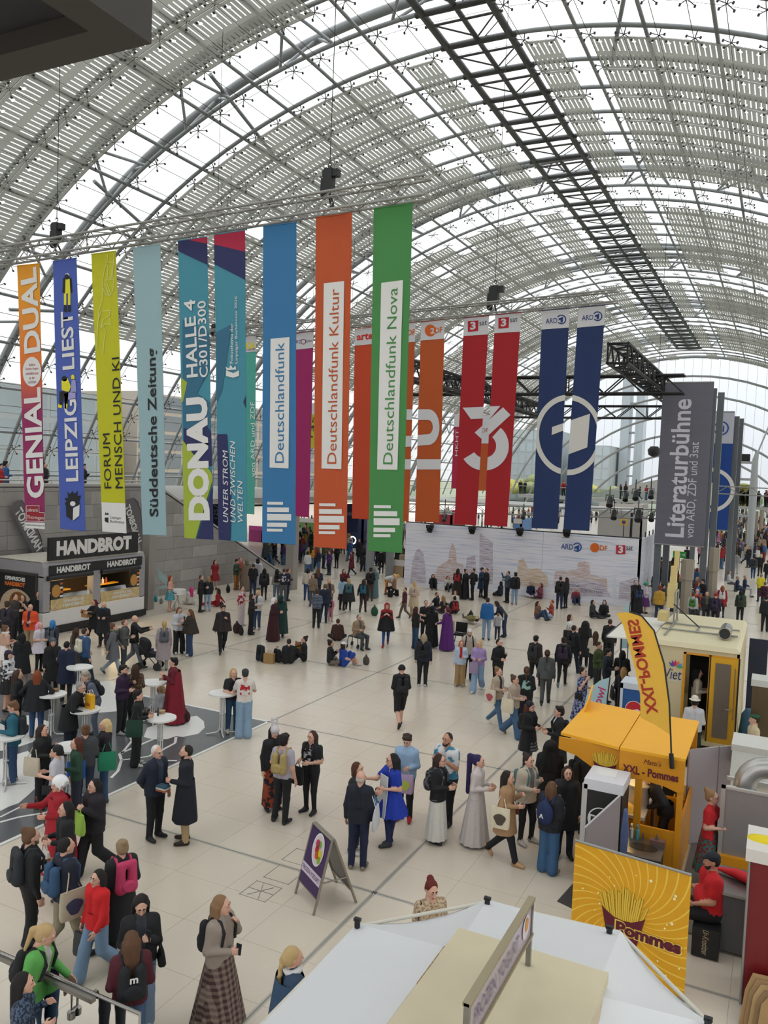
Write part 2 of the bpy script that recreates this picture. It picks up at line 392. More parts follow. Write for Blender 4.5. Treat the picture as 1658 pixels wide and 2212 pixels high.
fpoly('map_land', [(0, 1560), (60, 1545), (110, 1560), (80, 1600), (20, 1620), (0, 1622)])
def fline(pts, w=.07):
    q = [gp(x, y, .008) for x, y in pts]; mb = MB()
    for a, b in zip(q[:-1], q[1:]):
        d = (b - a); n = Vector((-d.y, d.x, 0)).normalized() * (w / 2); mb.quad(a - n, b - n, b + n, a + n)
    put('map_line', mb, WP, FM)
fline([(380, 1592), (378, 1605), (350, 1620), (320, 1634), (262, 1642), (255, 1665), (240, 1680)]); fline([(262, 1642), (258, 1628), (300, 1610), (330, 1597)]); fline([(0, 1776), (40, 1765), (100, 1755)]); fline([(0, 1765), (30, 1750), (60, 1735)], .05)
fline([(290, 1560), (275, 1580), (285, 1600), (262, 1628)], .06); fline([(120, 1650), (160, 1680), (150, 1720), (100, 1755)], .05)
put('map_border', MB().box((-12.42, 8.2, 0), (-12.34, 18.66, .006)).box((-24, 18.6, 0), (-12.34, 18.7, .006)), WP, FM)

# ================================================================ stone stair wall and gallery on the far side
STN = [mat(c, .75, noise=.16, scale=2.2, bump=.08, name='stone_block_%d' % i) for i, c in enumerate(('#8b8784', '#938f8b', '#837f7c', '#9a9692', '#8e8a88'))]
wl = struct('wall_left', MB().prism([(-29.6, 5, 0), (-29.6, 44.8, 0), (-29.6, 43.6, .58), (-29.6, 32.6, 5.75), (-29.6, 5, 5.75)], (.52, 0, 0)), mat('#5f5c5a', .9, name='wall_core'))
def topz(y): return 5.75 if y < 32.6 else 5.75 + (y - 32.6) * (.0 - 5.75) / (44.8 - 32.6)
rb = random.Random(11)
for r in range(10):
    z0 = r * .618 - .02; z1 = z0 + .606; y = 12.0 - rb.random() * 1.2
    while y < 44.5:
        L = rb.choice((1.25, 1.55, 1.9, 2.2)); ya, yb = y, y + L - .012; y += L
        pts = []
        for (yy, zz) in ((ya, z0), (yb, z0), (yb, z1), (ya, z1)): pts.append((yy, zz))
        # clip under the sloping coping
        out = []
        f = lambda q: topz(q[0]) - .05 - q[1]
        for i in range(4):
            a, b = pts[i], pts[(i + 1) % 4]
            if f(a) >= 0: out.append(a)
            if f(a) * f(b) < 0:
                t = f(a) / (f(a) - f(b)); out.append((a[0] + (b[0] - a[0]) * t, a[1] + (b[1] - a[1]) * t))
        if len(out) >= 3: put('stone_block', MB().prism([(-29.09, q[0], max(q[1], 0)) for q in out], (.05 + rb.random() * .006, 0, 0)), rb.choice(STN), wl)
put('coping', MB().prism([(-29.7, 5, 5.75), (-29.7, 32.7, 5.75), (-29.7, 44.8, 0.02), (-29.7, 44.8, .1), (-29.7, 32.7, 5.87), (-29.7, 5, 5.87)], (.68, 0, 0)), mat('#a5a19c', .6, noise=.08, name='coping_stone'), wl)
rl = MB().tube((-29.3, 8, 6.02), (-29.3, 32.5, 6.02), .03, 8)
for k in range(16): rl.tube((-29.3, 8.5 + 1.6 * k, 5.85), (-29.3, 8.5 + 1.6 * k, 6.02), .02, 6)
put('handrail', rl, mat('#b7b3ad', .35, .8, name='steel_rail'), wl)
struct('trim_1', MB().box((-47, 5, 4.7), (-29.6, 60, 5.0)), mat('#8f8c88', .8, name='gallery_slab'))
# steps climbing behind the sloping wall
for k in range(20):
    struct('floor_step', MB().box((-33.5, 44.6 - .52 * (k + 1), 0), (-29.62, 44.6 - .52 * k + .02, .245 * (k + 1) - .06)), STN[1])
# grey wooden columns standing free in the hall
for (x, y, w, h) in ((318, 1316, .42, 5.2), (628, 1273, .52, 6.0), (797, 1247, .4, 7), (840, 1247, .4, 7)):
    c = gp(x, y); b = MB().box((c.x - w / 2, c.y - w / 2, 0), (c.x + w / 2, c.y + w / 2, h))
    struct('column', b, mat('#8d8680', .55, noise=.08, scale=1.5, name='column_cladding') if x < 700 else STEEL)
# ================================================================ far gable, galleries and lift
gab = tag(thing('wall_far', None, None), kind='structure')
for k in range(0, 9):
    r = RP - .3 - 3.55 * k
    if r < 12: break
    put('gable_arch', MB().path([vp(a, r, YEND) for a in range(-80, 81, 5)], .22 if k else .3, 6), mat('#8b9092', .5, name='gable_steel') if k else STEEL, gab)
gl = MB()
for k in range(-26, 27):
    x = UC + 1.55 * k; zt = ZC + math.sqrt(max(0, RG ** 2 - (x - UC) ** 2)); gl.box((x - .02, YEND + .25, 5), (x + .02, YEND + .28, zt))
put('gable_mullions', gl, mat('#a3a8a8', .5, name='mullion_grey'), gab)['kind'] = 'stuff'
gm = bpy.data.materials.new('hazy_gable_glass'); gm.use_nodes = True; _nt = gm.node_tree; _nt.nodes.remove(_nt.nodes['Principled BSDF'])
_t = _nt.nodes.new('ShaderNodeBsdfTransparent'); _t.inputs[0].default_value = (.80, .84, .87, 1); _nt.links.new(_t.outputs[0], _nt.nodes['Material Output'].inputs[0])
for k in range(-12, 12):
    x0, x1 = UC + 3.1 * k, UC + 3.1 * (k + 1); zt = lambda x: ZC + math.sqrt(max(0, RG ** 2 - (x - UC) ** 2))
    put('gable_pane', MB().quad((x0, YEND + .3, 0), (x1, YEND + .3, 0), (x1, YEND + .3, zt(x1)), (x0, YEND + .3, zt(x0))), gm, gab)
def gallery(name, lo, hi, rail_y=None, rail_x=None):
    b = MB().box(lo, hi); o = struct(name, b, mat('#a9aaa8', .6, name='gallery_white')); r = MB(); z = hi[2]
    if rail_y is not None:
        r.tube((lo[0], rail_y, z + 1.05), (hi[0], rail_y, z + 1.05), .035, 6)
        x = lo[0]
        while x < hi[0]: r.tube((x, rail_y, z), (x, rail_y, z + 1.05), .025, 5); x += 2.2
        put('rail_glass', MB().quad((lo[0], rail_y, z + .05), (hi[0], rail_y, z + .05), (hi[0], rail_y, z + 1), (lo[0], rail_y, z + 1)), RAILG, o)
    put('railing', r, STEEL_L, o); return o
RAILG = glassmat('rail_glass', '#dfe8e4')
gallery('floor_gallery_1', (-30, 100, 4.35), (4, 104, 4.75), rail_y=100)
gallery('floor_gallery_2', (-1.2, 92, 4.3), (30, 97, 4.85), rail_y=92)
gallery('floor_gallery_3', (-50, 66, 4.35), (-28, 70, 4.75), rail_y=66)
struct('wall_right_back', MB().box((4, 104, 0), (22, 104.4, 4.3)), mat('#c3cac6', .4, noise=.06, scale=.6, name='pale_glazed_wall'))
# sloped gallery parapet in front of the gable
struct('trim_2', MB().prism([(-26, 118, 4.5), (-9, 118, 4.5), (-9, 118, 8.6), (-12, 118, 8.2), (-20, 118, 6.2)], (0, .4, 0)), mat('#b5b8b6', .7, name='parapet_panel'))
# ground and buildings outside
struct('ground_outside', MB().quad((-400, -60, -.3), (300, -60, -.3), (300, 600, -.3), (-400, 600, -.3)), mat('#7f8570', .9, noise=.2, scale=.05, name='grass_outside'))
# ================================================================ hanging banners, trusses and hoists
ALU = mat('#8f8f8b', .4, .4, name='aluminium_truss'); BLACK = mat('#141517', .5, name='black_plastic'); BLKSTEEL = mat('#121315', .5, name='black_steel')
def clip(poly_, quad):
    out = list(poly_); n = len(quad); cxq = sum(q[0] for q in quad) / n; cyq = sum(q[1] for q in quad) / n
    for i in range(n):
        ax, ay = quad[i]; bx, by = quad[(i + 1) % n]; nx, ny = -(by - ay), bx - ax
        if (cxq - ax) * nx + (cyq - ay) * ny < 0: nx, ny = -nx, -ny
        f = lambda q: (q[0] - ax) * nx + (q[1] - ay) * ny
        src = out; out = []
        for k in range(len(src)):
            a, b = src[k], src[(k + 1) % len(src)]
            if f(a) >= 0: out.append(a)
            if f(a) * f(b) < 0: t = f(a) / (f(a) - f(b)); out.append((a[0] + (b[0] - a[0]) * t, a[1] + (b[1] - a[1]) * t))
        if not out: return []
    return out
class Ban:
    def __init__(s, label, q, Y, color, group, top=None, bar=True):
        s.q = q; s.Y = Y; s.e = 0; tl, tr, br, bl = [atY(x, y, Y) for x, y in q]
        s.o = thing('hanging_banner', label, 'banner', ((bl + br) / 2)[:], group)
        mb = MB(); nx, nz = 5, 26; vs = []
        for j in range(nz + 1):
            for i in range(nx + 1):
                a = tl.lerp(tr, i / nx); b = bl.lerp(br, i / nx); p = a.lerp(b, j / nz)
                vs.append((p.x, p.y + .006 * math.sin(i * 1.7 + j * .55 + q[0][0]), p.z))
        fs = [(j * (nx + 1) + i, j * (nx + 1) + i + 1, (j + 1) * (nx + 1) + i + 1, (j + 1) * (nx + 1) + i) for j in range(nz) for i in range(nx)]
        mb.add(vs, fs, 0, True); mb.add([(x, y + .008, z) for x, y, z in vs], [f[::-1] for f in fs], 0, True)
        put('cloth', mb, color, s.o)
        put('batten', MB().tube(bl + Vector((0, .004, .02)), br + Vector((0, .004, .02)), .016, 6), color, s.o); put('batten', MB().tube(tl + Vector((0, .004, .01)), tr + Vector((0, .004, .01)), .02, 6), color, s.o)
    def P(s, x, y, k=1): return atY(x, y, s.Y - .012 - .004 * k)
    def shape(s, pts, m, name='printed_shape', k=1, cl=True):
        c = clip(pts, s.q) if cl else pts
        if len(c) >= 3: mb = MB(); mb.add([s.P(x, y, k) for x, y in c], [tuple(range(len(c)))]); return put(name, mb, m, s.o)
    def shapes(s, polys, m, name='printed_shape', k=1):
        cur = MB(); last = None
        for pts in polys:                                  # pieces that do not touch become parts of their own
            c = clip(pts, s.q)
            if len(c) < 3: last = None; continue
            if last is None or min(math.hypot(a[0] - b[0], a[1] - b[1]) for a in c for b in last) > .6:
                if cur.v: put(name, cur, m, s.o)
                cur = MB(); k += .25
            cur.add([s.P(x, y, k) for x, y in c], [tuple(range(len(c)))]); last = c
        if cur.v: put(name, cur, m, s.o)
    def text(s, body, a, b, h, m, k=2, bold=0.0, **kw):
        """runs from pixel a to pixel b (baseline middle), letter height h pixels"""
        A, B = s.P(*a, k), s.P(*b, k); d = (B - A); L = d.length; d.normalize(); n = Vector((0, -1, 0)).cross(d)
        # letter height: measured across the run
        ang = math.atan2(b[1] - a[1], b[0] - a[0]); q = s.P(a[0] + math.sin(ang) * h, a[1] - math.cos(ang) * h, k); hh = (q - A).length
        up = Vector((0, 1, 0)).cross(d); up = -up if (q - A).dot(up) < 0 else up
        return lettering(body, (A + B) / 2, d, up, m, s.o, width=L, height=hh, bold=bold, **kw)
def arcpx(cx_, cy_, r0, r1, a0, a1, n=28, sx=1.0):
    out = []
    for i in range(n):
        t0, t1 = math.radians(a0 + (a1 - a0) * i / n), math.radians(a0 + (a1 - a0) * (i + 1) / n)
        out.append([(cx_ + sx * r * math.cos(t), cy_ - r * math.sin(t)) for r, t in ((r0, t0), (r1, t0), (r1, t1), (r0, t1))])
    return out
def ell(cx_, cy_, rx, ry, n=28): return [(cx_ + rx * math.cos(2 * math.pi * i / n), cy_ + ry * math.sin(2 * math.pi * i / n)) for i in range(n)]
def flat(c): return mat(c, .75, name='print_' + c.strip('#'))
WHT = flat('#d6d5d3'); INK = flat('#17191c')
G1 = 'banners on the front truss'
# --- 1 orange to purple
m = bpy.data.materials.new('orange_purple_print'); m.use_nodes = True; nt = m.node_tree; b = nt.nodes['Principled BSDF']; b.inputs['Roughness'].default_value = .75
ge = nt.nodes.new('ShaderNodeNewGeometry'); sx = nt.nodes.new('ShaderNodeSeparateXYZ'); mr = nt.nodes.new('ShaderNodeMapRange'); mr.inputs[1].default_value = 4.6; mr.inputs[2].default_value = 13.6
cr = nt.nodes.new('ShaderNodeValToRGB'); cr.color_ramp.elements[0].position = 0; cr.color_ramp.elements[0].color = (*lin('#8a1f57'), 1)
e = cr.color_ramp.elements.new(.44); e.color = (*lin('#8c2059'), 1); e = cr.color_ramp.elements.new(.60); e.color = (*lin('#d8692c'), 1); cr.color_ramp.elements[-1].position = .9; cr.color_ramp.elements[-1].color = (*lin('#dd9420'), 1)
nt.links.new(ge.outputs['Position'], sx.inputs[0]); nt.links.new(sx.outputs[2], mr.inputs[0]); nt.links.new(mr.outputs[0], cr.inputs[0]); nt.links.new(cr.outputs[0], b.inputs['Base Color'])
B = Ban('orange and purple banner reading GENIAL DUAL in white', [(37, 575), (85, 570), (97, 1143), (55, 1140)], 20, m, G1)
B.text('DUAL', (70, 762), (61, 580), 35, WHT, bold=.03); B.text('GENIAL', (77, 1076), (69, 838), 37, WHT, bold=.03)
B.shape(ell(69, 803, 20, 32), WHT, 'white_roundel')
for i, (t, c) in enumerate((('Studiere', '#b03a4a'), ('Duales Regel-', '#b03a4a'), ('schullehramt', '#b03a4a'), ('an der', '#b03a4a'), ('Uni Erfurt', '#6a2a5a'))):
    w = (14, 28, 27, 12, 18)[i]; B.text(t, (69 - w / 2, 788 + i * 9.4), (69 + w / 2, 787 + i * 9.4), 6, flat(c), k=3)
B.shape([(56, 1092), (85, 1092), (85, 1106), (96, 1107), (97, 1127), (56, 1126)], WHT, 'logo_frame'); B.shape([(57, 1093), (84, 1093), (84, 1107), (95, 1108), (96, 1126), (57, 1125)], flat('#8f1d26'), 'logo_field', 2)
B.text('Lehrerin', (58, 1101), (82, 1102), 8, WHT, k=3); B.text('Thüringen', (58, 1118), (94, 1120), 9, WHT, k=3)
B.shape([(55, 1128), (97, 1129), (97, 1143), (55, 1141)], WHT, 'white_foot'); B.text('lehrerinthueringen.de', (57, 1134), (96, 1136), 5, flat('#555555'), k=3)
# --- 2 blue LEIPZIG LIEST
B = Ban('cobalt blue banner reading LEIPZIG LIEST with drawn readers', [(114, 566), (165, 558), (185, 1148), (130, 1142)], 20, flat('#4459a8'), G1)
B.text('LEIPZIG', (156, 1040), (151, 862), 27, WHT, bold=.02); B.text('LIEST', (148, 798), (144, 672), 26, WHT, bold=.02)
YE = flat('#d8cf2a')
def figure(x, y, h, seated=False):
    B.shape(ell(x, y - h * .44, h * .055, h * .065, 12), flat('#c9c4d8'), 'drawn_head', 2); B.shape([(x - .1 * h, y - .38 * h), (x + .1 * h, y - .38 * h), (x + .12 * h, y - .02 * h), (x - .12 * h, y - .02 * h)], INK, 'drawn_coat', 1)
    B.shape([(x - .04 * h, y - .36 * h), (x + .06 * h, y - .36 * h), (x + .08 * h, y), (x - .05 * h, y)], YE, 'drawn_dress', 2)
    for s in (-1, 1): B.shape([(x + s * .05 * h - .03 * h, y), (x + s * .05 * h + .03 * h, y), (x + s * .05 * h + .03 * h, y + .28 * h), (x + s * .05 * h - .03 * h, y + .28 * h)], YE, 'drawn_leg', 2); B.shape([(x + s * .05 * h - .03 * h, y + .28 * h), (x + s * .05 * h + .03 * h, y + .28 * h), (x + s * .05 * h + .04 * h, y + .45 * h), (x + s * .05 * h - .04 * h, y + .45 * h)], INK, 'drawn_boot', 2)
figure(145, 634, 88); B.shape(ell(144, 598, 5, 6, 10), INK, 'drawn_hair', 3)
for pts, c in (([(133, 822), (146, 817), (153, 835), (148, 848), (133, 842)], YE), ([(128, 845), (148, 846), (146, 872), (139, 872), (139, 856), (134, 875), (128, 874)], INK), (ell(139, 818, 6, 6, 10), INK), ([(155, 818), (163, 822), (165, 848), (152, 848)], flat('#8f92c4')), (ell(157, 815, 4, 6, 10), YE), ([(138, 850), (163, 846), (163, 862), (139, 864)], flat('#9a97c9')), ([(126, 872), (134, 874), (133, 882), (125, 880)], YE), ([(139, 872), (146, 872), (145, 884), (139, 882)], YE)): B.shape(pts, c, 'drawn_readers', 2)
B.shape([(142, 1087), (158, 1098), (157, 1125), (143, 1115)], INK, 'logo_cover', 2); B.shape([(158, 1098), (172, 1088), (171, 1114), (157, 1125)], WHT, 'logo_pages', 2)
B.shape([(139, 1076), (143, 1083), (170, 1083), (174, 1070), (166, 1072), (168, 1060), (160, 1067), (156, 1060), (151, 1068), (145, 1062), (147, 1075)], INK, 'logo_flames', 2); B.shape(ell(156, 1088, 16, 7, 16), INK, 'logo_eye', 3); B.shape(ell(157, 1088, 6, 5.5, 12), WHT, 'logo_pupil', 4)
# --- 3 yellow-green
B = Ban('yellow-green banner reading FORUM MENSCH UND KI with drawn hands', [(197, 550), (250, 543), (273, 1152), (221, 1148)], 20, flat('#b7b615'), G1)
B.text('FORUM', (233, 1055), (229, 936), 15, INK); B.text('MENSCH UND KI', (257, 1055), (249, 772), 16, INK)
PALE = flat('#d5d68a')
def strokes(lines, w=1.1):
    q = []
    for ln in lines:
        for (x0, y0), (x1, y1) in zip(ln[:-1], ln[1:]):
            d = math.hypot(x1 - x0, y1 - y0) or 1; nx, ny = -(y1 - y0) / d * w / 2, (x1 - x0) / d * w / 2; q.append([(x0 + nx, y0 + ny), (x1 + nx, y1 + ny), (x1 - nx, y1 - ny), (x0 - nx, y0 - ny)])
    B.shapes(q, PALE, 'line_drawing', 2)
strokes([[(233, 548), (231, 566), (226, 580), (222, 602), (220, 625)], [(246, 546), (245, 566), (243, 590), (246, 612), (243, 630), (237, 638), (228, 636), (222, 622)], [(231, 566), (245, 566)], [(233, 572), (232, 600), (240, 602), (242, 575)], [(226, 605), (244, 604)], [(226, 612), (236, 640)], [(230, 610), (240, 638)], [(222, 625), (220, 650), (214, 668), (212, 690), (210, 720), (209, 750)], [(221, 672), (238, 670), (236, 682), (222, 690), (218, 708), (226, 700), (240, 700), (236, 690)], [(222, 706), (228, 715), (224, 740), (222, 765)], [(212, 690), (218, 672)]])
B.shape([(219, 1085), (271, 1087), (273, 1152), (221, 1148)], WHT, 'white_foot'); B.shape([(226, 1118), (234, 1118), (234, 1130), (226, 1126)], INK, 'logo', 2); B.shape([(226, 1112), (235, 1112), (233, 1107), (230, 1110), (228, 1106)], INK, 'logo_flames', 2)
B.text('Leipziger', (238, 1118), (262, 1120), 7, INK, k=2); B.text('Buchmesse', (238, 1126), (268, 1128), 6, INK, k=2)
# --- 4 pale blue
B = Ban('plain pale blue-grey banner with a newspaper title in black serif letters', [(287, 537), (346, 528), (359, 1157), (308, 1155)], 20, flat('#8fabb2'), G1)
B.text('Süddeutsche Zeitung', (335, 1116), (329, 752), 24, INK, bold=.018)
# --- 5, 6 teal pair
TEAL, TEAL2, NAVY, LIME, CRIM = flat('#3f8599'), flat('#2f6480'), flat('#232857'), flat('#9aab36'), flat('#a81d40')
B = Ban('teal, navy and lime banner reading HALLE 4 with large distorted letters', [(384, 521), (447, 512), (461, 1166), (398, 1162)], 20, TEAL, G1)
B.shape([(380, 515), (450, 505), (450, 573), (384, 542)], NAVY); B.shape([(405, 518), (450, 508), (450, 527)], CRIM, k=2)
B.shape([(394, 690), (452, 720), (455, 790), (425, 850), (455, 870), (458, 940), (460, 960), (396, 960), (394, 800)], TEAL2); B.shape([(390, 815), (404, 826), (395, 868), (390, 870)], LIME, k=2)
B.shape([(396, 925), (410, 928), (440, 910), (457, 935), (462, 1005), (432, 1010), (425, 1050), (396, 980)], NAVY, k=2); B.shape([(394, 950), (420, 985), (452, 1015), (461, 1030), (440, 1100), (421, 1168), (394, 1168)], LIME, k=3); B.shape([(461, 1040), (462, 1170), (423, 1168)], NAVY, k=3)
B.text('HALLE 4', (415, 815), (409, 648), 24, WHT, k=4, bold=.02); B.text('C301/D300', (440, 815), (435, 650), 18, WHT, k=4, bold=.012); B.text('DONAU', (430, 1124), (424, 858), 46, WHT, k=5, bold=.06)
B = Ban('teal banner with navy and crimson top reading UNTER STROM UND ZWISCHEN WELTEN', [(462, 508), (529, 498), (533, 1171), (472, 1166)], 20, TEAL, G1)
B.shape([(455, 500), (535, 490), (535, 607), (462, 570)], NAVY); B.shape([(455, 503), (535, 490), (535, 545), (462, 528)], CRIM, k=2); B.shape([(463, 720), (500, 700), (480, 840), (464, 880)], TEAL2); B.shape([(535, 845), (525, 868), (535, 893)], NAVY, k=2)
B.shape([(468, 938), (490, 938), (498, 1060), (500, 1090), (497, 1170), (468, 1170)], NAVY, k=2)
B.text('UNTER STROM', (487, 1128), (486, 972), 11, WHT, k=4, shear=.2); B.text('UND ZWISCHEN', (503, 1128), (502, 952), 11, WHT, k=4, shear=.2); B.text('WELTEN', (519, 1128), (518, 1038), 11, WHT, k=4, shear=.2)
B.text('Fokusthema der', (500, 785), (500, 699), 7, WHT, k=4); B.text('Leipziger Buchmesse 2026', (511, 785), (510, 640), 7, WHT, k=4); B.shape([(488, 800), (504, 806), (516, 800), (516, 812), (503, 816), (488, 812)], WHT, 'logo', 4); B.shape([(490, 800), (486, 792), (494, 796), (498, 788), (503, 796), (508, 790), (510, 798)], WHT, 'logo_flames', 4)
# --- 7, 8, 9 radio banners
for lab, q, c, box, t0, t1, body, lx, ly, s in (
    ('sky blue banner with a white panel reading Deutschlandfunk', [(568, 490), (640, 481), (638, 1177), (566, 1172)], '#2f6f9f', [(584, 732), (625, 728), (623, 1012), (582, 1010)], (603, 1000), (604, 740), 'Deutschlandfunk', 577, 1084, 1.0),
    ('burnt orange banner with a white panel reading Deutschlandfunk Kultur', [(682, 471), (760, 461), (748, 1186), (677, 1182)], '#b34c22', [(699, 612), (743, 607), (737, 1013), (694, 1012)], (716, 1002), (722, 624), 'Deutschlandfunk Kultur', 689, 1087, 1.04),
    ('leaf green banner with a white panel reading Deutschlandfunk Nova', [(807, 452), (891, 440), (868, 1195), (795, 1190)], '#3f8243', [(823, 611), (870, 605), (858, 1015), (814, 1014)], (837, 1003), (848, 622), 'Deutschlandfunk Nova', 807, 1091, 1.08)):
    C = flat(c); B = Ban(lab, q, 20, C, G1); B.shape(box, WHT, 'white_panel'); B.text(body, t0, t1, 19 * s, C, k=3)
    for i, (w, h, dy) in enumerate(((34, 6, 0), (47, 10, 12), (52, 14, 26), (43, 9, 45), (34, 6, 58))):
        x0 = lx - i * .2; y0 = ly + dy * s; B.shape([(x0, y0), (x0 + w * s, y0 + .5), (x0 + w * s, y0 + h * s + .5), (x0, y0 + h * s)], WHT, 'logo_bar')
# --- second row
G2 = 'banners on the second truss'; Y2 = 33.3; WH2 = flat('#cfced2')
def ban2(lab, q, c, hb):
    B = Ban(lab, q, Y2, flat(c), G2); B.shape([(q[0][0] - 3, q[0][1] - 3), (q[1][0] + 3, q[1][1] - 3), (q[1][0] + 3, hb[1]), (q[0][0] - 3, hb[0])], WH2, 'white_head'); return B
B = ban2('turquoise banner with a yellow logo in its white head, behind the teal banners', [(508, 727), (553, 722), (549, 1111), (505, 1108)], '#4fa79b', (763, 759)); B.text('von ARD und ZDF', (546, 1030), (545, 868), 9, flat('#e4efe9'), k=3); B.text('KiKA', (516, 749), (551, 745), 15, flat('#e0d21c'), k=3, bold=.03); B.text('von ARD und ZDF', (516, 757), (551, 754), 4, INK, k=3)
B = ban2('magenta banner beside the sky blue banner', [(628, 723), (677, 716), (667, 1118), (624, 1113)], '#9c1d60', (757, 751)); B.text('ARD', (632, 739), (651, 738), 7, flat('#5a1f66'), k=3); B.text('Kultur', (659, 737), (675, 735), 6, flat('#5a1f66'), k=3); B.shapes(arcpx(655, 738, 4.5, 6, 0, 360), flat('#7a1f66'), 'logo_ring', 3)
B = ban2('red-orange banner with arte logo in its white head', [(766, 712), (813, 706), (805, 1123), (760, 1120)], '#c0431f', (747, 742)); B.text('arte', (770, 729), (806, 725), 14, flat('#cf2f20'), k=3, bold=.03)
OR = '#b5501b'
def zdf(q, hb, dx, lab):
    B = ban2(lab, q, OR, hb); B.shape(ell(q[0][0] + 20, q[0][1] + 17, 12, 13), flat('#d4601e'), 'logo_disc', 3); B.text('2', (q[0][0] + 20, q[0][1] + 18), (q[0][0] + 29, q[0][1] + 17), 12, WH2, k=4, bold=.03); B.text('DF', (q[0][0] + 30, q[0][1] + 17), (q[0][0] + 46, q[0][1] + 15), 12, flat('#d4601e'), k=4, bold=.02); return B
ZP = [[(850, 884), (925, 884), (925, 907), (850, 907)], [(850, 944), (925, 938), (925, 961), (850, 968)], [(840, 992), (955, 992), (955, 1014), (840, 1014)]] + arcpx(925, 922.5, 15, 38.5, -90, 90, 20, .62)
for q, hb, lab in (([(850, 702), (897, 697), (882, 1127), (840, 1124)], (742, 738), 'orange banner half hidden by the leaf green banner'), ([(909, 697), (960, 691), (948, 1129), (896, 1127)], (736, 731), 'orange banner with big white curved numeral and ZDF head')):
    B = zdf(q, hb, 0, lab); B.shapes(ZP, WH2, 'white_numeral', 2)
def cr5(x, y): return (880 + x / 3.352, 560 + y / 3.352)
S3 = [[cr5(398, 1075), cr5(672, 1062), cr5(598, 1150), cr5(458, 1158)], [cr5(690, 1072), cr5(745, 1128), cr5(545, 1310), cr5(485, 1255)]] + arcpx(*cr5(555, 1352), 25.5, 53, -148, 48, 26)
for q, hb, lab, ox in (([(1002, 688), (1056, 683), (1028, 1135), (981, 1132)], (726, 722), 'red 3sat banner carrying the tail of the big white 3', 1010), ([(1069, 681), (1125, 676), (1095, 1138), (1045, 1134)], (720, 716), 'red 3sat banner carrying the bowl of the big white 3', 1076)):
    B = ban2(lab, q, '#a3131d', hb); B.shapes(S3, WH2, 'white_numeral', 2); y = q[0][1] + 6
    B.shape([(ox, y), (ox + 23, y - 2), (ox + 22, y + 21), (ox, y + 23)], flat('#b3152a'), 'logo_square', 3); B.text('3', (ox + 5, y + 10), (ox + 17, y + 9), 17, WH2, k=4, bold=.04); B.text('sat', (ox + 25, y + 5), (ox + 41, y + 3), 9, flat('#27314f'), k=4)
A1 = arcpx(*cr5(1165, 1270), 62, 73, 20, 380, 60, .98)
A1 = [[(x, y) for x, y in pl] for pl in arcpx(1227, 939.5, 75, 87, 0, 360, 64, .845)]
ONE = [[cr5(1045, 1215), cr5(1180, 1168), cr5(1180, 1220), cr5(1042, 1273)], [cr5(1175, 1168), cr5(1320, 1118), cr5(1300, 1362), cr5(1150, 1418)]]
for q, hb, lab in (([(1171, 672), (1230, 667), (1204, 1143), (1149, 1141)], (712, 707), 'navy ARD banner with the first half of the white ring'), ([(1249, 665), (1307, 660), (1272, 1147), (1216, 1144)], (708, 702), 'navy ARD banner with the closing half of the white ring')):
    B = ban2(lab, q, '#1a2f5e', hb); B.shapes(A1, flat('#cfcdc8'), 'white_ring', 2); B.shapes(ONE, flat('#cfcdc8'), 'white_numeral', 2); x, y = q[0]
    B.text('ARD', (x + 7, y + 22), (x + 32, y + 20), 11, flat('#1f3a75'), k=3, bold=.01); B.shapes(arcpx(x + 41, y + 18, 8, 10.5, -140, 150), flat('#1f3a75'), 'logo_ring', 3); B.shape([(x + 35, y + 16), (x + 45, y + 12), (x + 44, y + 24), (x + 39, y + 25), (x + 39, y + 19), (x + 35, y + 20)], flat('#1f3a75'), 'logo_one', 3)
# further banners deep in the hall
def farban(lab, q, Y, c, head, texts=()):
    B = Ban(lab, q, Y, flat(c), 'banners deep in the hall')
    if head: B.shape([(q[0][0] - 2, q[0][1] - 2), (q[1][0] + 2, q[1][1] - 2), (q[1][0] + 2, head), (q[0][0] - 2, head)], WH2, 'white_head')
    for x, y in q[:2]: v = atY(x, y, Y); put('cord', MB().tube(v, (v.x, v.y, ZC + math.sqrt(RG ** 2 - (v.x - UC) ** 2)), .012, 4), STEEL_D, B.o)
    for t, a, b_, h, cc in texts: B.text(t, a, b_, h, flat(cc), k=3)
farban('orange banner far behind the gap between the red banners', [(1030, 898), (1068, 896), (1064, 1060), (1027, 1060)], 60, OR, 958, [('DF', (1040, 930), (1054, 929), 9, OR)])
farban('crimson banner far behind with white letters', [(981, 895), (996, 893), (990, 1056), (974, 1055)], 75, '#a91f45', 922, [('HKHT', (985, 985), (987, 928), 6, '#d0ccd0')])
farban('lime and white programme banner far behind the magenta banner', [(668, 872), (690, 870), (684, 968), (664, 968)], 60, '#b5b52a', 895, [('135', (672, 945), (678, 900), 6, '#17191c')])
farban('dark blue directory banner behind the burnt orange banner', [(744, 1090), (775, 1088), (772, 1150), (742, 1150)], 60, '#27345a', None, [('HALLE', (748, 1110), (768, 1109), 8, '#aab4cc')])
farban('navy directory banner between the two teal banners', [(459, 1085), (478, 1085), (476, 1160), (457, 1160)], 44, '#1f2440', None, [('1257', (466, 1120), (466, 1090), 8, '#9aa4bc')])

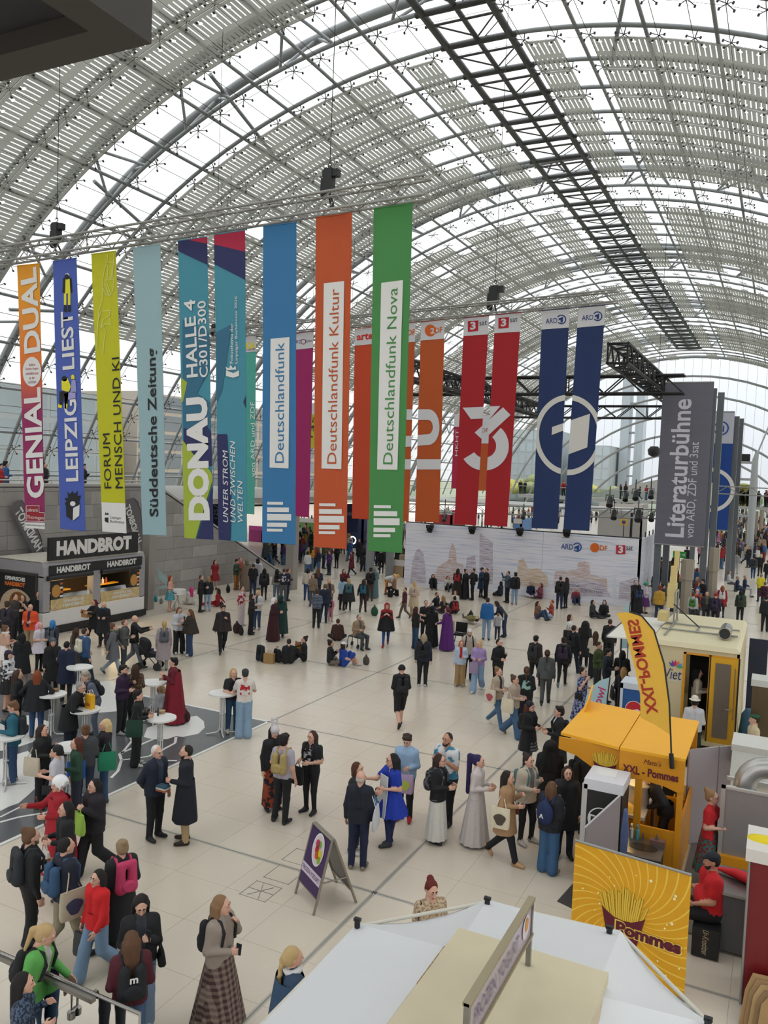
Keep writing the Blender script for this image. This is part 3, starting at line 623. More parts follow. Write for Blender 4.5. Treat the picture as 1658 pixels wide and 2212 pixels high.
def truss(name, label, a, b, hgt, dep, m, rc=.025, rd=.012, cell=.55, group=None, cat='truss'):
    a, b = Vector(a), Vector(b); d = (b - a); L = d.length; d.normalize(); side = d.cross(Z_).normalized() * dep; o = thing(name, label, cat, a[:], group); up = Z_ * hgt
    c = [Vector((0, 0, 0)), side, up, side + up]
    for q in c: put('chord', MB().tube(a + q, b + q, rc, 7), m, o)
    n = max(2, int(L / cell)); mb = MB()
    for i in range(n):
        p, q = a + d * (L * i / n), a + d * (L * (i + 1) / n)
        for u, v in ((0, 2), (1, 3), (0, 1), (2, 3)):
            s, e = (c[u], c[v]) if i % 2 == 0 else (c[v], c[u]); mb.tube(p + s, q + e, rd, 5, caps=False)
        if i % 5 == 0:
            for u, v in ((0, 2), (1, 3), (0, 1), (2, 3)): mb.tube(p + c[u], p + c[v], rd, 5, caps=False)
    put('lacing', mb, m, o); return o
def hoist(px, py, Y, label, s=1.0):
    c = atY(px, py, Y); o = thing('chain_hoist', label, 'hoist', c[:], 'chain hoists on the banner trusses')
    put('motor_body', MB().cbox(c + Vector((0, 0, .05)), (.26 * s, .24 * s, .62 * s)).cbox(c + Vector((.06 * s, 0, .22 * s)), (.5 * s, .2 * s, .2 * s)), BLACK, o)
    put('chain_bag', MB().loft([[(c.x - .16 * s + .11 * s * math.cos(t) * k, c.y + .11 * s * math.sin(t) * k, c.z - zz * s) for t in [i * math.pi / 5 for i in range(10)]] for zz, k in ((-.1, 1), (.2, 1.1), (.42, .9), (.47, .5))]), BLACK, o)
    put('hook', MB().path([c + Vector((.05 * math.sin(t) * s, 0, .42 * s + .06 * (1 - math.cos(t)) * s)) for t in [i * .6 for i in range(9)]], .015 * s, 5), BLKSTEEL, o)
    put('chain', MB().tube(c + Vector((0, 0, .5 * s)), (c.x, c.y, ZC + math.sqrt(RP ** 2 - (c.x - UC) ** 2)), .013, 5), STEEL_D, o)
    put('sling', MB().path([c + Vector((.02, 0, -.3 * s)), c + Vector((.12 * s, -.15, -.55 * s)), c + Vector((.15 * s, -.1, -.75 * s))], .03 * s, 6).path([c + Vector((.02, 0, -.3 * s)), c + Vector((.06 * s, .15, -.55 * s)), c + Vector((.1 * s, .1, -.75 * s))], .03 * s, 6), BLACK, o)
    return o
truss('lattice_truss', 'silver lattice truss carrying the nine tall front banners', atY(-60, 584, 20.15), atY(930, 430, 20.15), .50, .42, ALU, .04, .018)
truss('lattice_truss', 'silver lattice truss carrying the second row of banners', atY(430, 738, 33.45), atY(1335, 655, 33.45), .45, .42, ALU, .04, .018)
hoist(122, 505, 20.35, 'black chain hoist above the cobalt blue banner'); hoist(711, 393, 20.35, 'black chain hoist above the burnt orange banner'); hoist(1068, 640, 33.6, 'black chain hoist above the red banners', 1.25); hoist(462, 712, 33.6, 'small black chain hoist glimpsed between the teal banners', .7)
G3 = 'black stage trusses'
truss('stage_truss', 'black box truss reaching towards the viewer above the grey poster tower', (-7.3, 36.8, 12.2), (-7.3, 64, 12.2), .85, .85, BLKSTEEL, .075, .045, .8, G3)
truss('stage_truss', 'black box truss running away behind the orange banners', (-17.6, 36.8, 11.7), (-17.6, 64, 11.7), .85, .85, BLKSTEEL, .075, .045, .8, G3)
truss('stage_truss', 'black truss crossing behind the navy banners, nearer and upper one', (-21.5, 46, 11.75), (-5.0, 46, 11.75), .95, .6, BLKSTEEL, .075, .04, 1.0, G3)
truss('stage_truss', 'black truss crossing behind the navy banners, farther and lower one', (-20.5, 64, 11.75), (-6.2, 64, 11.75), .9, .6, BLKSTEEL, .075, .04, 1.1, G3)
# ================================================================ bread stall trailer by the stone wall
def cut_box(name, lo, hi, m, parent): return put(name, MB().box(lo, hi), m, parent)
T = thing('food_trailer', 'black and white bread stall trailer with HANDBROT signs by the stone wall', 'food stall', (-27.2, 25.6, 0))
xb, xf, ya, yb = -28.6, -25.8, 22.7, 28.35
DK = mat('#17181a', .45, name='gloss_black'); PW = mat('#d4d3d2', .4, noise=.04, name='trailer_white'); GR = mat('#9b9a9e', .4, .3, name='trailer_grey')
cut_box('chassis', (xb, ya, .05), (xf + .05, yb + .1, .32), DK, T); cut_box('lower_panel', (xb, ya, .32), (xf, yb, .93), PW, T)
put('fascia', MB().prism([(xb, ya, 2.3), (xf, ya, 2.3), (xf - .02, ya, 2.7), (xf - .12, ya, 2.9), (xb, ya, 2.9)], (0, yb - ya, 0)), GR, T)
put('fascia_band', MB().box((xf, ya + .25, 2.36), (xf + .015, yb - .2, 2.76)), DK, T)
for y0, y1, nm in ((ya, ya + .32, 'corner_post'), (25.28, 25.68, 'middle_post'), (yb - .3, yb, 'corner_post')): cut_box(nm, (xf - .35, y0, .9), (xf, y1, 2.35), GR, T)
cut_box('back_wall', (xb, ya, .9), (xb + .08, yb, 2.35), mat('#4a3a2c', .7, name='trailer_inside'), T)
cut_box('end_wall', (xb, ya, .9), (xf - .3, ya + .06, 2.35), DK, T); cut_box('end_wall', (xb, yb - .06, .9), (xf - .3, yb, 2.35), DK, T)
cut_box('roof_sheet', (xb, ya, 2.88), (xf - .1, yb, 2.93), mat('#b9b4a6', .6, name='roof_sheet'), T)
for y in (24.0, 26.8): put('roller_shutter', MB().tube((xf + .06, y - 1.15, 2.27), (xf + .06, y + 1.15, 2.27), .1, 12), DK, T)
for y in (24.2, 26.9): lettering('HANDBROT', (xf + .02, y, 2.56), Y_, Z_, WHT, T, width=1.75, height=.26, bold=.05)
sg = put('sign_board', MB().box((xf - .12, 22.95, 2.95), (xf - .02, 27.9, 3.87)), DK, T); lettering('HANDBROT', (xf - .015, 25.4, 3.42), Y_, Z_, WHT, sg, width=4.15, height=.62, bold=.06)
LAMP = mat('#ffdca0', .5, emit=22.0, name='warm_lamp'); BRD = mat('#b8853f', .7, noise=.35, scale=18, bump=.3, name='baked_bread')
for y0, y1 in ((23.05, 25.25), (25.7, 28.02)):
    cut_box('counter', (xf - .75, y0, .9), (xf - .1, y1, 1.05), mat('#b9b6b0', .3, .6, name='steel_counter'), T)
    cut_box('light_strip', (xf - .6, y0 + .2, 2.22), (xf - .4, y1 - .2, 2.26), LAMP, T)
    put('display_glass', MB().prism([(xf - .03, y0, 1.02), (xf - .12, y0, 1.55), (xf - .14, y0, 1.55), (xf - .05, y0, 1.02)], (0, y1 - y0, 0)), RAILG, T)
    cut_box('print_strip', (xf + .0, y0 + .02, .96), (xf + .012, y1, 1.38), mat('#bda878', .5, noise=.5, scale=5, name='bread_print'), T)
    lettering('OFENFRISCHES', (xf + .02, (y0 + y1) / 2 + .1, 1.26), Y_, Z_, WHT, T, width=1.1, height=.11, bold=.03); lettering('HANDBROT', (xf + .02, (y0 + y1) / 2 + .1, 1.1), Y_, Z_, WHT, T, width=1.15, height=.13, bold=.04)
    yp = y0 + .02 if y0 < 24 else y1 - .62
    cut_box('menu_panel', (xf - .02, yp, 1.4), (xf + .01, yp + .6, 2.15), DK, T); put('menu_picture', MB().prism([(xf + .015, yp + .25 + .22 * math.cos(t), 1.72 + .26 * math.sin(t)) for t in [i * math.pi / 10 for i in range(20)]], (.004, 0, 0)), BRD, T)
    for k in range(4): cut_box('price_tag', (xf + .012, yp + .44, 1.45 + .17 * k), (xf + .02, yp + .58, 1.53 + .17 * k), mat('#c96a2e', .6) if k % 2 else WHT, T)
    for k in range(6):
        put('bread_loaf', MB().loft([[(xf - .45 + .1 * s * math.cos(t), y0 + .75 + .22 * k + .08 * s * math.sin(t), 1.05 + z) for t in [i * math.pi / 4 for i in range(8)]] for z, s in ((0, 1), (.06, 1.1), (.1, .6))]), BRD, T)
    for k in range(5):
        put('sauce_bottle', MB().tube((xf - 1.3, y0 + .8 + .2 * k, 1.5), (xf - 1.3, y0 + .8 + .2 * k, 1.68), .06, 8).tube((xf - 1.3, y0 + .8 + .2 * k, 1.68), (xf - 1.3, y0 + .8 + .2 * k, 1.78), .035, 8, r2=.01), WHT if k % 2 else mat('#a04020', .5), T)
    cut_box('shelf', (xf - 1.45, y0 + .5, 1.45), (xf - 1.15, y1 - .1, 1.5), mat('#d09a2c', .6, name='amber_shelf'), T)
    cut_box('tray', (xf - 1.0, y0 + .6, 1.12), (xf - .7, y1 - .5, 1.16), mat('#d89a1f', .5, name='yellow_tray'), T)
# poster on the near end
pf = cut_box('poster_frame', (xb + .15, ya - .06, .55), (xf - .3, ya, 2.45), mat('#3a3533', .5), T); cut_box('poster', (xb + .25, ya - .075, .65), (xf - .4, ya - .06, 2.35), DK, pf)
lettering('OFENFRISCHES', (-27.3, ya - .085, 2.15), X_, Z_, WHT, pf, width=1.15, height=.16, bold=.04); lettering('HANDBROT', (-27.3, ya - .085, 1.93), X_, Z_, mat('#cf6a28', .6), pf, width=1.15, height=.18, bold=.05)
put('poster_plate', MB().prism([(-27.2 + .95 * math.cos(t), ya - .08, .95 + .8 * math.sin(t)) for t in [i * math.pi / 14 for i in range(28)] if .95 + .8 * math.sin(t) > .6], (0, -.004, 0)), mat('#b39f84', .6, noise=.2), pf); put('poster_bread', MB().prism([(-27.1 + .5 * math.cos(t), ya - .087, 1.2 + .45 * math.sin(t)) for t in [i * math.pi / 12 for i in range(24)]], (0, -.004, 0)), mat('#7a4a1e', .6, noise=.4, scale=6), pf)
put('wheel', MB().tube((xf - .1, 25.4, .25), (xf + .02, 25.4, .25), .25, 14), BLACK, T)
def flag(label, outline, place_f, text, c, tc, run, h, pole, mirror=True, bold=.03, group=None, cloth_t=.006, ground=True):
    o = thing('feather_flag', label, 'flag', tuple(place_f(*pole[0])), group); mb = MB(); q = [place_f(x, y) for x, y in outline]
    n = (q[1] - q[0]).cross(q[len(q) // 2] - q[0]).normalized(); cdir = (Vector((0, 0, CAMZ)) - q[0]); n = n if n.dot(cdir) > 0 else -n
    mb.prism(q, n * cloth_t); put('flag_cloth', mb, c, o)
    A, B = place_f(*run[0]) + n * .012, place_f(*run[1]) + n * .012; d = (B - A); L = d.length; d.normalize(); up = n.cross(d); hh = h
    if text: lettering(text, (A + B) / 2, d, -up if mirror else up, tc, o, width=L, height=hh, bold=bold)
    pp = [place_f(x, y) for x, y in pole]; pp = ([Vector((pp[0].x, pp[0].y, 0))] if ground and pp[0].z > .05 else []) + pp; put('pole', MB().path(pp, .016, 6), BLACK, o); return o
fl = lambda x, y: atX(x, y, -28.75)
flag('grey feather flag with mirrored white lettering rising above the trailer roof', [(24, 1099), (28, 1086), (39, 1080), (48, 1081), (56, 1094), (72, 1132), (88, 1162), (94, 1200), (96, 1228), (69, 1191), (36, 1127)], fl, 'HANDBROT', mat('#5f5a5d', .8, noise=.06, name='grey_flag'), WHT, ((86, 1186), (38, 1100)), .42, [(97, 1300), (95, 1200), (88, 1160), (60, 1098), (46, 1080)])
flag('grey feather flag with mirrored lettering behind the yellow-green banner', [(262, 1092), (270, 1080), (286, 1075), (298, 1082), (304, 1105), (307, 1150), (307, 1205), (299, 1165), (283, 1128)], fl, 'HANDBROT', mat('#5f5a5d', .8, noise=.06, name='grey_flag'), WHT, ((300, 1172), (274, 1092)), .4, [(309, 1250), (308, 1150), (303, 1100), (290, 1076)])
# ================================================================ bar tables
WT = mat('#d8d7d4', .35, noise=.02, name='white_tabletop'); TUB = mat('#d2d2d0', .35, .3, name='white_tube')
def bar_table():
    o = thing('bar_table', 'white round bar table', 'table'); put('tabletop', MB().disc((0, 0), .36, 1.06, 1.1, 32), WT, o)
    for k in range(4):
        t = math.pi / 4 + k * math.pi / 2; c, s = math.cos(t), math.sin(t)
        put('leg', MB().path([(c * .05, s * .05, 1.06), (c * .05, s * .05, .2), (c * .07, s * .07, .09), (c * .14, s * .14, .05), (c * .4, s * .4, .025)], .018, 7), TUB, o)
    put('collar', MB().disc((0, 0), .075, .55, .58, 12).disc((0, 0), .12, 1.03, 1.06, 12), TUB, o); return o
tb = None
for i, (x, y, lab) in enumerate(((481, 1496, 'white round bar table beside the man in the white printed tee'), (347, 1549, 'white round bar table holding a small bottle and paper bowl'), (331, 1473, 'white round bar table in front of the person in the red cape'), (183, 1531, 'white round bar table under the yellow paper bag'),
    (172, 1440, 'white round bar table beside the person in the navy coat'), (112, 1498, 'white round bar table between the crouching pair and the grey-haired man'), (15, 1588, 'white round bar table with a food box beside the man in teal'), (152, 1612, 'white round bar table behind the woman with the headscarf'))):
    p_ = gp(x, y, 1.1); p_.z = 0
    if tb is None: tb = bar_table(); o = tb; o.location = p_; o['label'] = lab
    else: o = copy_tree(tb, p_, lab)
    o['group'] = 'white bar tables'
def paper_bag(name, lab, x, y, z, w, h, d, c, rz=0.0, text=None, tcol=None, hc=None):
    p_ = gp(x, y, z); o = thing(name, lab, 'bag', p_[:]); o.rotation_euler = (0, 0, rz)
    def pl(nm, mb, m): e = link(nm, mb.mesh(nm, m), o, loc=Vector((0, 0, 0))); return e
    pl('bag_body', MB().prism([(-w / 2, -d / 2, 0), (w / 2, -d / 2, 0), (w / 2, d / 2, 0), (-w / 2, d / 2, 0)], (0, 0, h)), c)
    for s in (-1, 1): pl('bag_handle', MB().path([(-w * .2, s * d * .45, h), (-w * .15, s * d * .3, h + .1), (w * .15, s * d * .3, h + .1), (w * .2, s * d * .45, h)], .008, 5), hc or c)
    if text:
        me = text_mesh(text, width=w * .75, height=h * .22, bold=.04); n = len(me.vertices); a = np.empty(n * 3, np.float32); me.vertices.foreach_get('co', a); a = a.reshape(-1, 3); b_ = np.stack([a[:, 0], np.full(n, -d / 2 - .004), a[:, 1] + h * .3], 1); me.vertices.foreach_set('co', b_.astype(np.float32).ravel()); me.materials.append(tcol); link('lettering', me, o, loc=Vector((0, 0, 0)))
    return o
paper_bag('paper_bag', 'yellow and orange paper carrier bag reading LOVE on a bar table', 194, 1530, 1.1, .24, .34, .12, mat('#e0a616', .6, noise=.12, scale=5, name='yellow_paper'), -.2, 'LOVE', mat('#b3243c', .6), WHT)
c = gp(341, 1546, 1.1); put('glass_bottle', MB().tube(c, c + Z_ * .13, .025, 10).tube(c + Z_ * .13, c + Z_ * .2, .022, 10, r2=.011), mat('#3a3a34', .2, name='bottle_glass')); tag(bpy.data.objects['glass_bottle'], 'small dark bottle standing on a bar table', 'bottle')
c = gp(349, 1541, 1.1); tag(put('paper_bowl', MB().loft([[(c.x + r * math.cos(t), c.y + r * math.sin(t), c.z + z) for t in [i * math.pi / 8 for i in range(16)]] for z, r in ((0, .07), (.07, .09))]), mat('#a88b66', .8, name='kraft_paper')), 'brown paper bowl beside a small bottle on a bar table', 'bowl')
c = gp(20, 1578, 1.1); tag(put('food_box', MB().cbox(c + Z_ * .04, (.16, .1, .08)), mat('#c2a878', .8, name='kraft_box')), 'open kraft food box on the table of the man in teal', 'box')
c = gp(120, 1493, 1.1); tag(put('paper_bowl', MB().loft([[(c.x + r * math.cos(t), c.y + r * math.sin(t), c.z + z) for t in [i * math.pi / 8 for i in range(16)]] for z, r in ((0, .07), (.06, .1))]), mat('#8a6a4a', .8)), 'brown bowl on the bar table behind the grey-haired man', 'bowl')
# ================================================================ glass balustrade in the near corner
ST_ = mat('#8d8a86', .3, .9, noise=.05, name='brushed_steel'); BG = glassmat('green_edge_glass', '#b9c9bf', rough=.03)
o = thing('glass_balustrade', 'glass balustrade with a steel handrail in the near corner', 'balustrade', (-7, 6.4, 0))
a, b_ = gp(-40, 2040, 1.12), gp(303, 2190, 1.12)
put('cap_rail', MB().path([a, b_, Vector((b_.x, b_.y, 0))], .022, 6), ST_, o)
for t0, t1 in ((0, .33), (.34, .99)):
    p0, p1 = a.lerp(b_, t0), a.lerp(b_, t1); put('glass_pane', MB().prism([(p0.x, p0.y, .02), (p1.x, p1.y, .02), p1 - Z_ * .02, p0 - Z_ * .02], (0, .012, 0)), BG, o)
h0, h1 = gp(-40, 2052, 1.06), gp(202, 2166, 1.06); h0.y -= .0; d = (h1 - h0).normalized(); n = Vector((-d.y, d.x, 0)) * .035
put('handrail', MB().prism([h0 - n, h0 + n, h0 + n + Z_ * .05, h0 - n + Z_ * .05], h1 - h0), ST_, o)
for t in (.42, .82):
    p_ = h0.lerp(h1, t); q = p_ + Vector((.1, .25, -.12)); put('rail_bracket', MB().path([p_, p_ - Z_ * .2, q], .014, 6).tube(q - Y_ * .03, q + Y_ * .03, .035, 10), ST_, o); put('glass_clamp', MB().tube(p_ - Z_ * .22, p_ - Z_ * .3, .045, 12), ST_, o)
# ================================================================ dark soffit overhead
SOF = mat('#3a3735', .6, name='dark_soffit'); SOF2 = mat('#24262b', .7, name='soffit_recess')
so = struct('ceiling_soffit', MB().box((-10, -3, 9.6), (-3.5, 3.65, 9.75)), SOF2)
for lo, hi in (((-10, 3.46, 9.48), (-3.42, 3.7, 9.75)), ((-3.66, -3, 9.48), (-3.42, 3.46, 9.75))): put('soffit_frame', MB().box(lo, hi), SOF, so)
put('soffit_upper', MB().box((-10, -3, 10.0), (-3.25, 3.55, 10.25)), SOF, so)
# ================================================================ printed backdrop wall of the stage
BW = thing('backdrop_wall', 'long pale printed backdrop wall with a city skyline and ARD ZDF 3sat logos', 'backdrop', (-14, 46.5, 0)); YB = 46.5
m = mat('#c3c6d2', .5, noise=.05, scale=.8, name='skyline_print'); nt = m.node_tree; b = nt.nodes['Principled BSDF']; g_ = nt.nodes.new('ShaderNodeNewGeometry'); mp = nt.nodes.new('ShaderNodeMapping'); mp.inputs['Scale'].default_value = (.35, 1, 14); nz = nt.nodes.new('ShaderNodeTexNoise'); nz.inputs['Scale'].default_value = 1.6; nz.inputs['Detail'].default_value = 5
nt.links.new(g_.outputs['Position'], mp.inputs[0]); nt.links.new(mp.outputs[0], nz.inputs['Vector']); r_ = nt.nodes.new('ShaderNodeValToRGB'); E_ = r_.color_ramp.elements; E_[0].position = .30; E_[0].color = (*lin('#a3b3d0'), 1); E_[1].position = .52; E_[1].color = (*lin('#dcdce4'), 1); q = E_.new(.40); q.color = (*lin('#c9cfdf'), 1)
nt.links.new(nz.outputs['Fac'], r_.inputs[0]); nt.links.new(r_.outputs[0], b.inputs['Base Color'])
xl, xr = atY(874, 1200, YB).x, atY(1383, 1200, YB).x; HZ = 3.85
put('front_face', MB().box((xl, YB, 0), (xr, YB + .12, HZ)), m, BW); put('side_face', MB().box((xr - .12, YB, 0), (xr, YB + 7.5, HZ)), m, BW); put('panel_seam', MB().box((-12.35, YB - .004, 0), (-12.33, YB, HZ)), mat('#9aa0ac', .6), BW); put('top_rail', MB().box((xl, YB + .1, HZ), (xr, YB + .2, HZ + .06)), BLKSTEEL, BW)
for y in range(5): put('top_post', MB().box((xr - .1, YB + 1.5 * y + .3, HZ), (xr - .04, YB + 1.5 * y + .36, HZ + .3)), BLKSTEEL, BW)
def stripes(c, bg, sc=14):
    m = mat(c, .55, name='stripe_' + c.strip('#') + str(sc)); nt = m.node_tree; b = nt.nodes['Principled BSDF']; g_ = nt.nodes.new('ShaderNodeNewGeometry'); mp = nt.nodes.new('ShaderNodeMapping'); mp.inputs['Scale'].default_value = (1.2, 1, sc); nz = nt.nodes.new('ShaderNodeTexNoise'); nz.inputs['Scale'].default_value = 1.5; nz.inputs['Detail'].default_value = 3; r_ = nt.nodes.new('ShaderNodeValToRGB')
    r_.color_ramp.elements[0].position = .42; r_.color_ramp.elements[0].color = (*lin(c), 1); r_.color_ramp.elements[1].position = .56; r_.color_ramp.elements[1].color = (*lin(bg), 1); nt.links.new(g_.outputs['Position'], mp.inputs[0]); nt.links.new(mp.outputs[0], nz.inputs['Vector']); nt.links.new(nz.outputs['Fac'], r_.inputs[0]); nt.links.new(r_.outputs[0], b.inputs['Base Color']); return m
SK = [0]
def sil(pts, m, nm='printed_building', k=1):
    SK[0] += .0006; mb = MB(); mb.add([atY(x, y, YB - .004 - .003 * k - SK[0]) for x, y in pts], [tuple(range(len(pts)))]); return put(nm, mb, m, BW)
BR1, BR2, BR3, BL1 = stripes('#9c8c9c', '#cdced8', 34), stripes('#b39484', '#d3d0d8', 34), stripes('#bfa27a', '#d6d0cf', 30), None
sil([(1036, 1152), (1064, 1172), (1064, 1262), (1034, 1262)], BR1); sil([(885, 1260), (890, 1215), (898, 1190), (905, 1185), (914, 1195), (918, 1225), (920, 1260)], BR1); sil([(935, 1255), (945, 1225), (968, 1210), (970, 1190), (977, 1172), (984, 1190), (986, 1215), (1000, 1220), (1000, 1258)], BR2); sil([(1002, 1258), (1008, 1205), (1026, 1200), (1030, 1258)], BR1)
sil([(1112, 1265), (1120, 1210), (1130, 1206), (1140, 1228), (1165, 1228), (1182, 1245), (1185, 1268)], BR3); sil([(1195, 1272), (1198, 1235), (1245, 1230), (1248, 1215), (1262, 1212), (1272, 1216), (1274, 1240), (1310, 1250), (1312, 1280)], BR2); sil([(1225, 1285), (1228, 1252), (1300, 1258), (1320, 1290)], BR1, k=2); sil([(1322, 1292), (1324, 1240), (1328, 1240), (1332, 1292)], mat('#cdd3da', .5)); sil([(1335, 1295), (1338, 1258), (1378, 1246), (1380, 1300)], BR1)
def wl_(body, a, b_, h, m_, k=4, **kw):
    A, B2 = atY(*a, YB - .02), atY(*b_, YB - .02); lettering(body, (A + B2) / 2, X_, Z_, m_, BW, width=(B2 - A).length, height=h / FPX * 50, **kw)
AB = flat('#1f4a8f'); wl_('ARD', (1211, 1181), (1237, 1181), 11, AB, bold=.01); 
for pl in [arcpx(1246, 1182, 7.5, 10, -140, 150)]:
    mb = MB()
    for q in pl: mb.add([atY(x, y, YB - .02) for x, y in q], [(0, 1, 2, 3)])
    put('logo_ring', mb, AB, BW)
sil([(1240, 1181), (1251, 1177), (1250, 1190), (1245, 1190), (1245, 1185), (1240, 1186)], AB, 'logo_one', 5); sil(ell(1284, 1183, 10, 10), flat('#d0641f'), 'logo_disc', 5); wl_('2', (1286, 1184), (1294, 1184), 10, WHT, bold=.03); wl_('DF', (1295, 1184), (1311, 1184), 10, flat('#d0641f'), bold=.02)
sil([(1330, 1178), (1350, 1178), (1350, 1197), (1330, 1197)], flat('#b3203c'), 'logo_square', 5); bpy.context.view_layer.update()
A, B2 = atY(1335, 1187, YB - .03), atY(1345, 1187, YB - .03); lettering('3', (A + B2) / 2, X_, Z_, WHT, BW, width=.27, height=.42, bold=.04); wl_('sat', (1352, 1184), (1366, 1184), 9, flat('#2a2f3a')); wl_('zochen', (1228, 1264), (1252, 1264), 7, flat('#4a4a52')); wl_('et zu Standorten', (1228, 1275), (1300, 1276), 6, flat('#5a5a66'))
for i, (x, y) in enumerate(((930, 1141), (1021, 1144), (1124, 1148), (1225, 1151))):
    c = atY(x, y, YB - .3); o = thing('spotlight', 'black spotlight on the backdrop wall, %s from the wall end by the column' % ('first', 'second', 'third', 'fourth')[i], 'spotlight', c[:], 'spotlights on the backdrop'); put('lamp_body', MB().tube(c + Vector((0, -.2, -.1)), c + Vector((0, .2, .15)), .2, 10, r2=.14), BLACK, o); put('barn_door', MB().cbox(c + Vector((0, -.22, .1)), (.45, .02, .2)), BLACK, o); put('barn_door', MB().cbox(c + Vector((0, -.3, -.25)), (.4, .18, .02)), BLACK, o); put('bracket', MB().tube(c + Vector((-.25, 0, 0)), c + Vector((-.25, .35, .1)), .03, 5).tube(c + Vector((-.25, .35, .1)), c + Vector((0, .4, .1)), .03, 5), BLACK, o)
# ================================================================ poster towers
def tower(lab, Y, x0, x1, z0, z1, face, poles):
    o = thing('poster_tower', lab, 'poster tower', ((x0 + x1) / 2, Y, 0)); put('poster_sheet', MB().box((x0, Y - .03, z0), (x1, Y, z1)), face, o); put('edge_rail', MB().tube((x0, Y - .02, z1), (x1, Y - .02, z1), .04, 6), ALU, o); put('edge_rail', MB().tube((x0, Y - .02, z0), (x1, Y - .02, z0), .04, 6), ALU, o)
    for x, y in poles: put('mast', MB().box((x - .17, y - .17, 0), (x + .17, y + .17, z1 - .3)), mat('#62676b', .5, name='mast_grey'), o)
    for z in (z0 + .2, (z0 + z1) / 2, z1 - .8):
        put('cross_tube', MB().tube((poles[0][0], poles[0][1], z), (poles[-1][0], poles[-1][1], z), .09, 6), STEEL_L, o)
    return o
gm_ = mat('#63636f', .55, noise=.1, scale=1, name='grey_poster'); _nt = gm_.node_tree; _nz = [n for n in _nt.nodes if n.type == 'TEX_NOISE'][0]; _mp = _nt.nodes.new('ShaderNodeMapping'); _mp.inputs['Scale'].default_value = (.6, 1, 8); _ge = _nt.nodes.new('ShaderNodeNewGeometry'); _nt.links.new(_ge.outputs['Position'], _mp.inputs[0]); _nt.links.new(_mp.outputs[0], _nz.inputs['Vector'])
Yl = 48.0; o = tower('grey poster tower reading Literaturbühne', Yl, -6.37, -3.72, 3.55, 12.6, gm_, ((-6.2, 48.4), (-3.75, 48.4), (-3.5, 50.6), (-6.0, 50.6)))
def tt(body, a, b_, h, bold):
    A, B2 = atY(*a, Yl - .05), atY(*b_, Yl - .05); d = (B2 - A).normalized(); lettering(body, (A + B2) / 2, d, Vector((0, 1, 0)).cross(d) * (1 if Vector((0, 1, 0)).cross(d).x < 0 else -1), flat('#c9c8d4'), o, width=(B2 - A).length, height=h, bold=bold)
tt('Literaturbühne', (1456, 1160), (1473, 862), 1.0, .02); tt('von ARD, ZDF und 3sat', (1489, 1162), (1501, 955), .52, .0)
Ya = 64.0; o = tower('blue ARD poster tower with a white head beyond the grey one', Ya, -6.0, -3.45, 3.7, 12.3, flat('#12408a'), ((-5.8, 64.4), (-3.3, 64.4), (-3.1, 66.5)))
put('white_head', MB().box((-6.0, Ya - .045, 10.0), (-3.45, Ya - .03, 12.25)), flat('#b9bccb'), o); ring(1.35, 1.62, (-4.75, Ya - .06, 6.6), X_, Z_, WHT, o, 'white_ring'); poly([(-.9, .1), (.55, .75), (.5, -1.0), (-.2, -1.2), (-.2, .1), (-.9, -.2)], (-4.75, Ya - .06, 6.6), X_, Z_, WHT, o, 'white_numeral'); ring(.42, .52, (-4.3, Ya - .06, 11.1), X_, Z_, AB, o, 'logo_ring'); poly([(-.2, .05), (.2, .2), (.2, -.25), (0, -.3), (0, 0), (-.2, -.05)], (-4.3, Ya - .06, 11.1), X_, Z_, AB, o, 'logo_one')
# hexagonal beige pillars
PIL = mat('#8f8677', .5, noise=.06, scale=1, name='beige_pillar')
for i, (x, yb_, yt, w, lab) in enumerate(((1478, 1335, 1208, .62, 'beige hexagonal pillar with a wider head, nearest the cream truck'), (1535, 1330, 1183, .5, 'beige hexagonal pillar beside the mast of the grey poster tower'), (1613, 1185, 1125, .62, 'distant beige pillar in the crowd, shortest of three'), (1628, 1175, 1104, .55, 'distant beige pillar in the crowd, middle of three'), (1642, 1160, 1092, .55, 'distant beige pillar in the crowd, tallest of three'))):
    c = gp(x, yb_); o = thing('hall_pillar', lab, 'pillar', c[:], 'beige pillars'); h = atY(x, yt, c.y).z; hx = lambda r, z: [(c.x + r * math.cos(k * math.pi / 3 + .4), c.y + r * math.sin(k * math.pi / 3 + .4), z) for k in range(6)]
    put('pillar_shaft', MB().loft([hx(w * .46, 0), hx(w * .46, h * .72)], smooth=False), PIL, o); put('pillar_head', MB().loft([hx(w * .56, h * .66), hx(w * .56, h)], smooth=False), PIL, o)
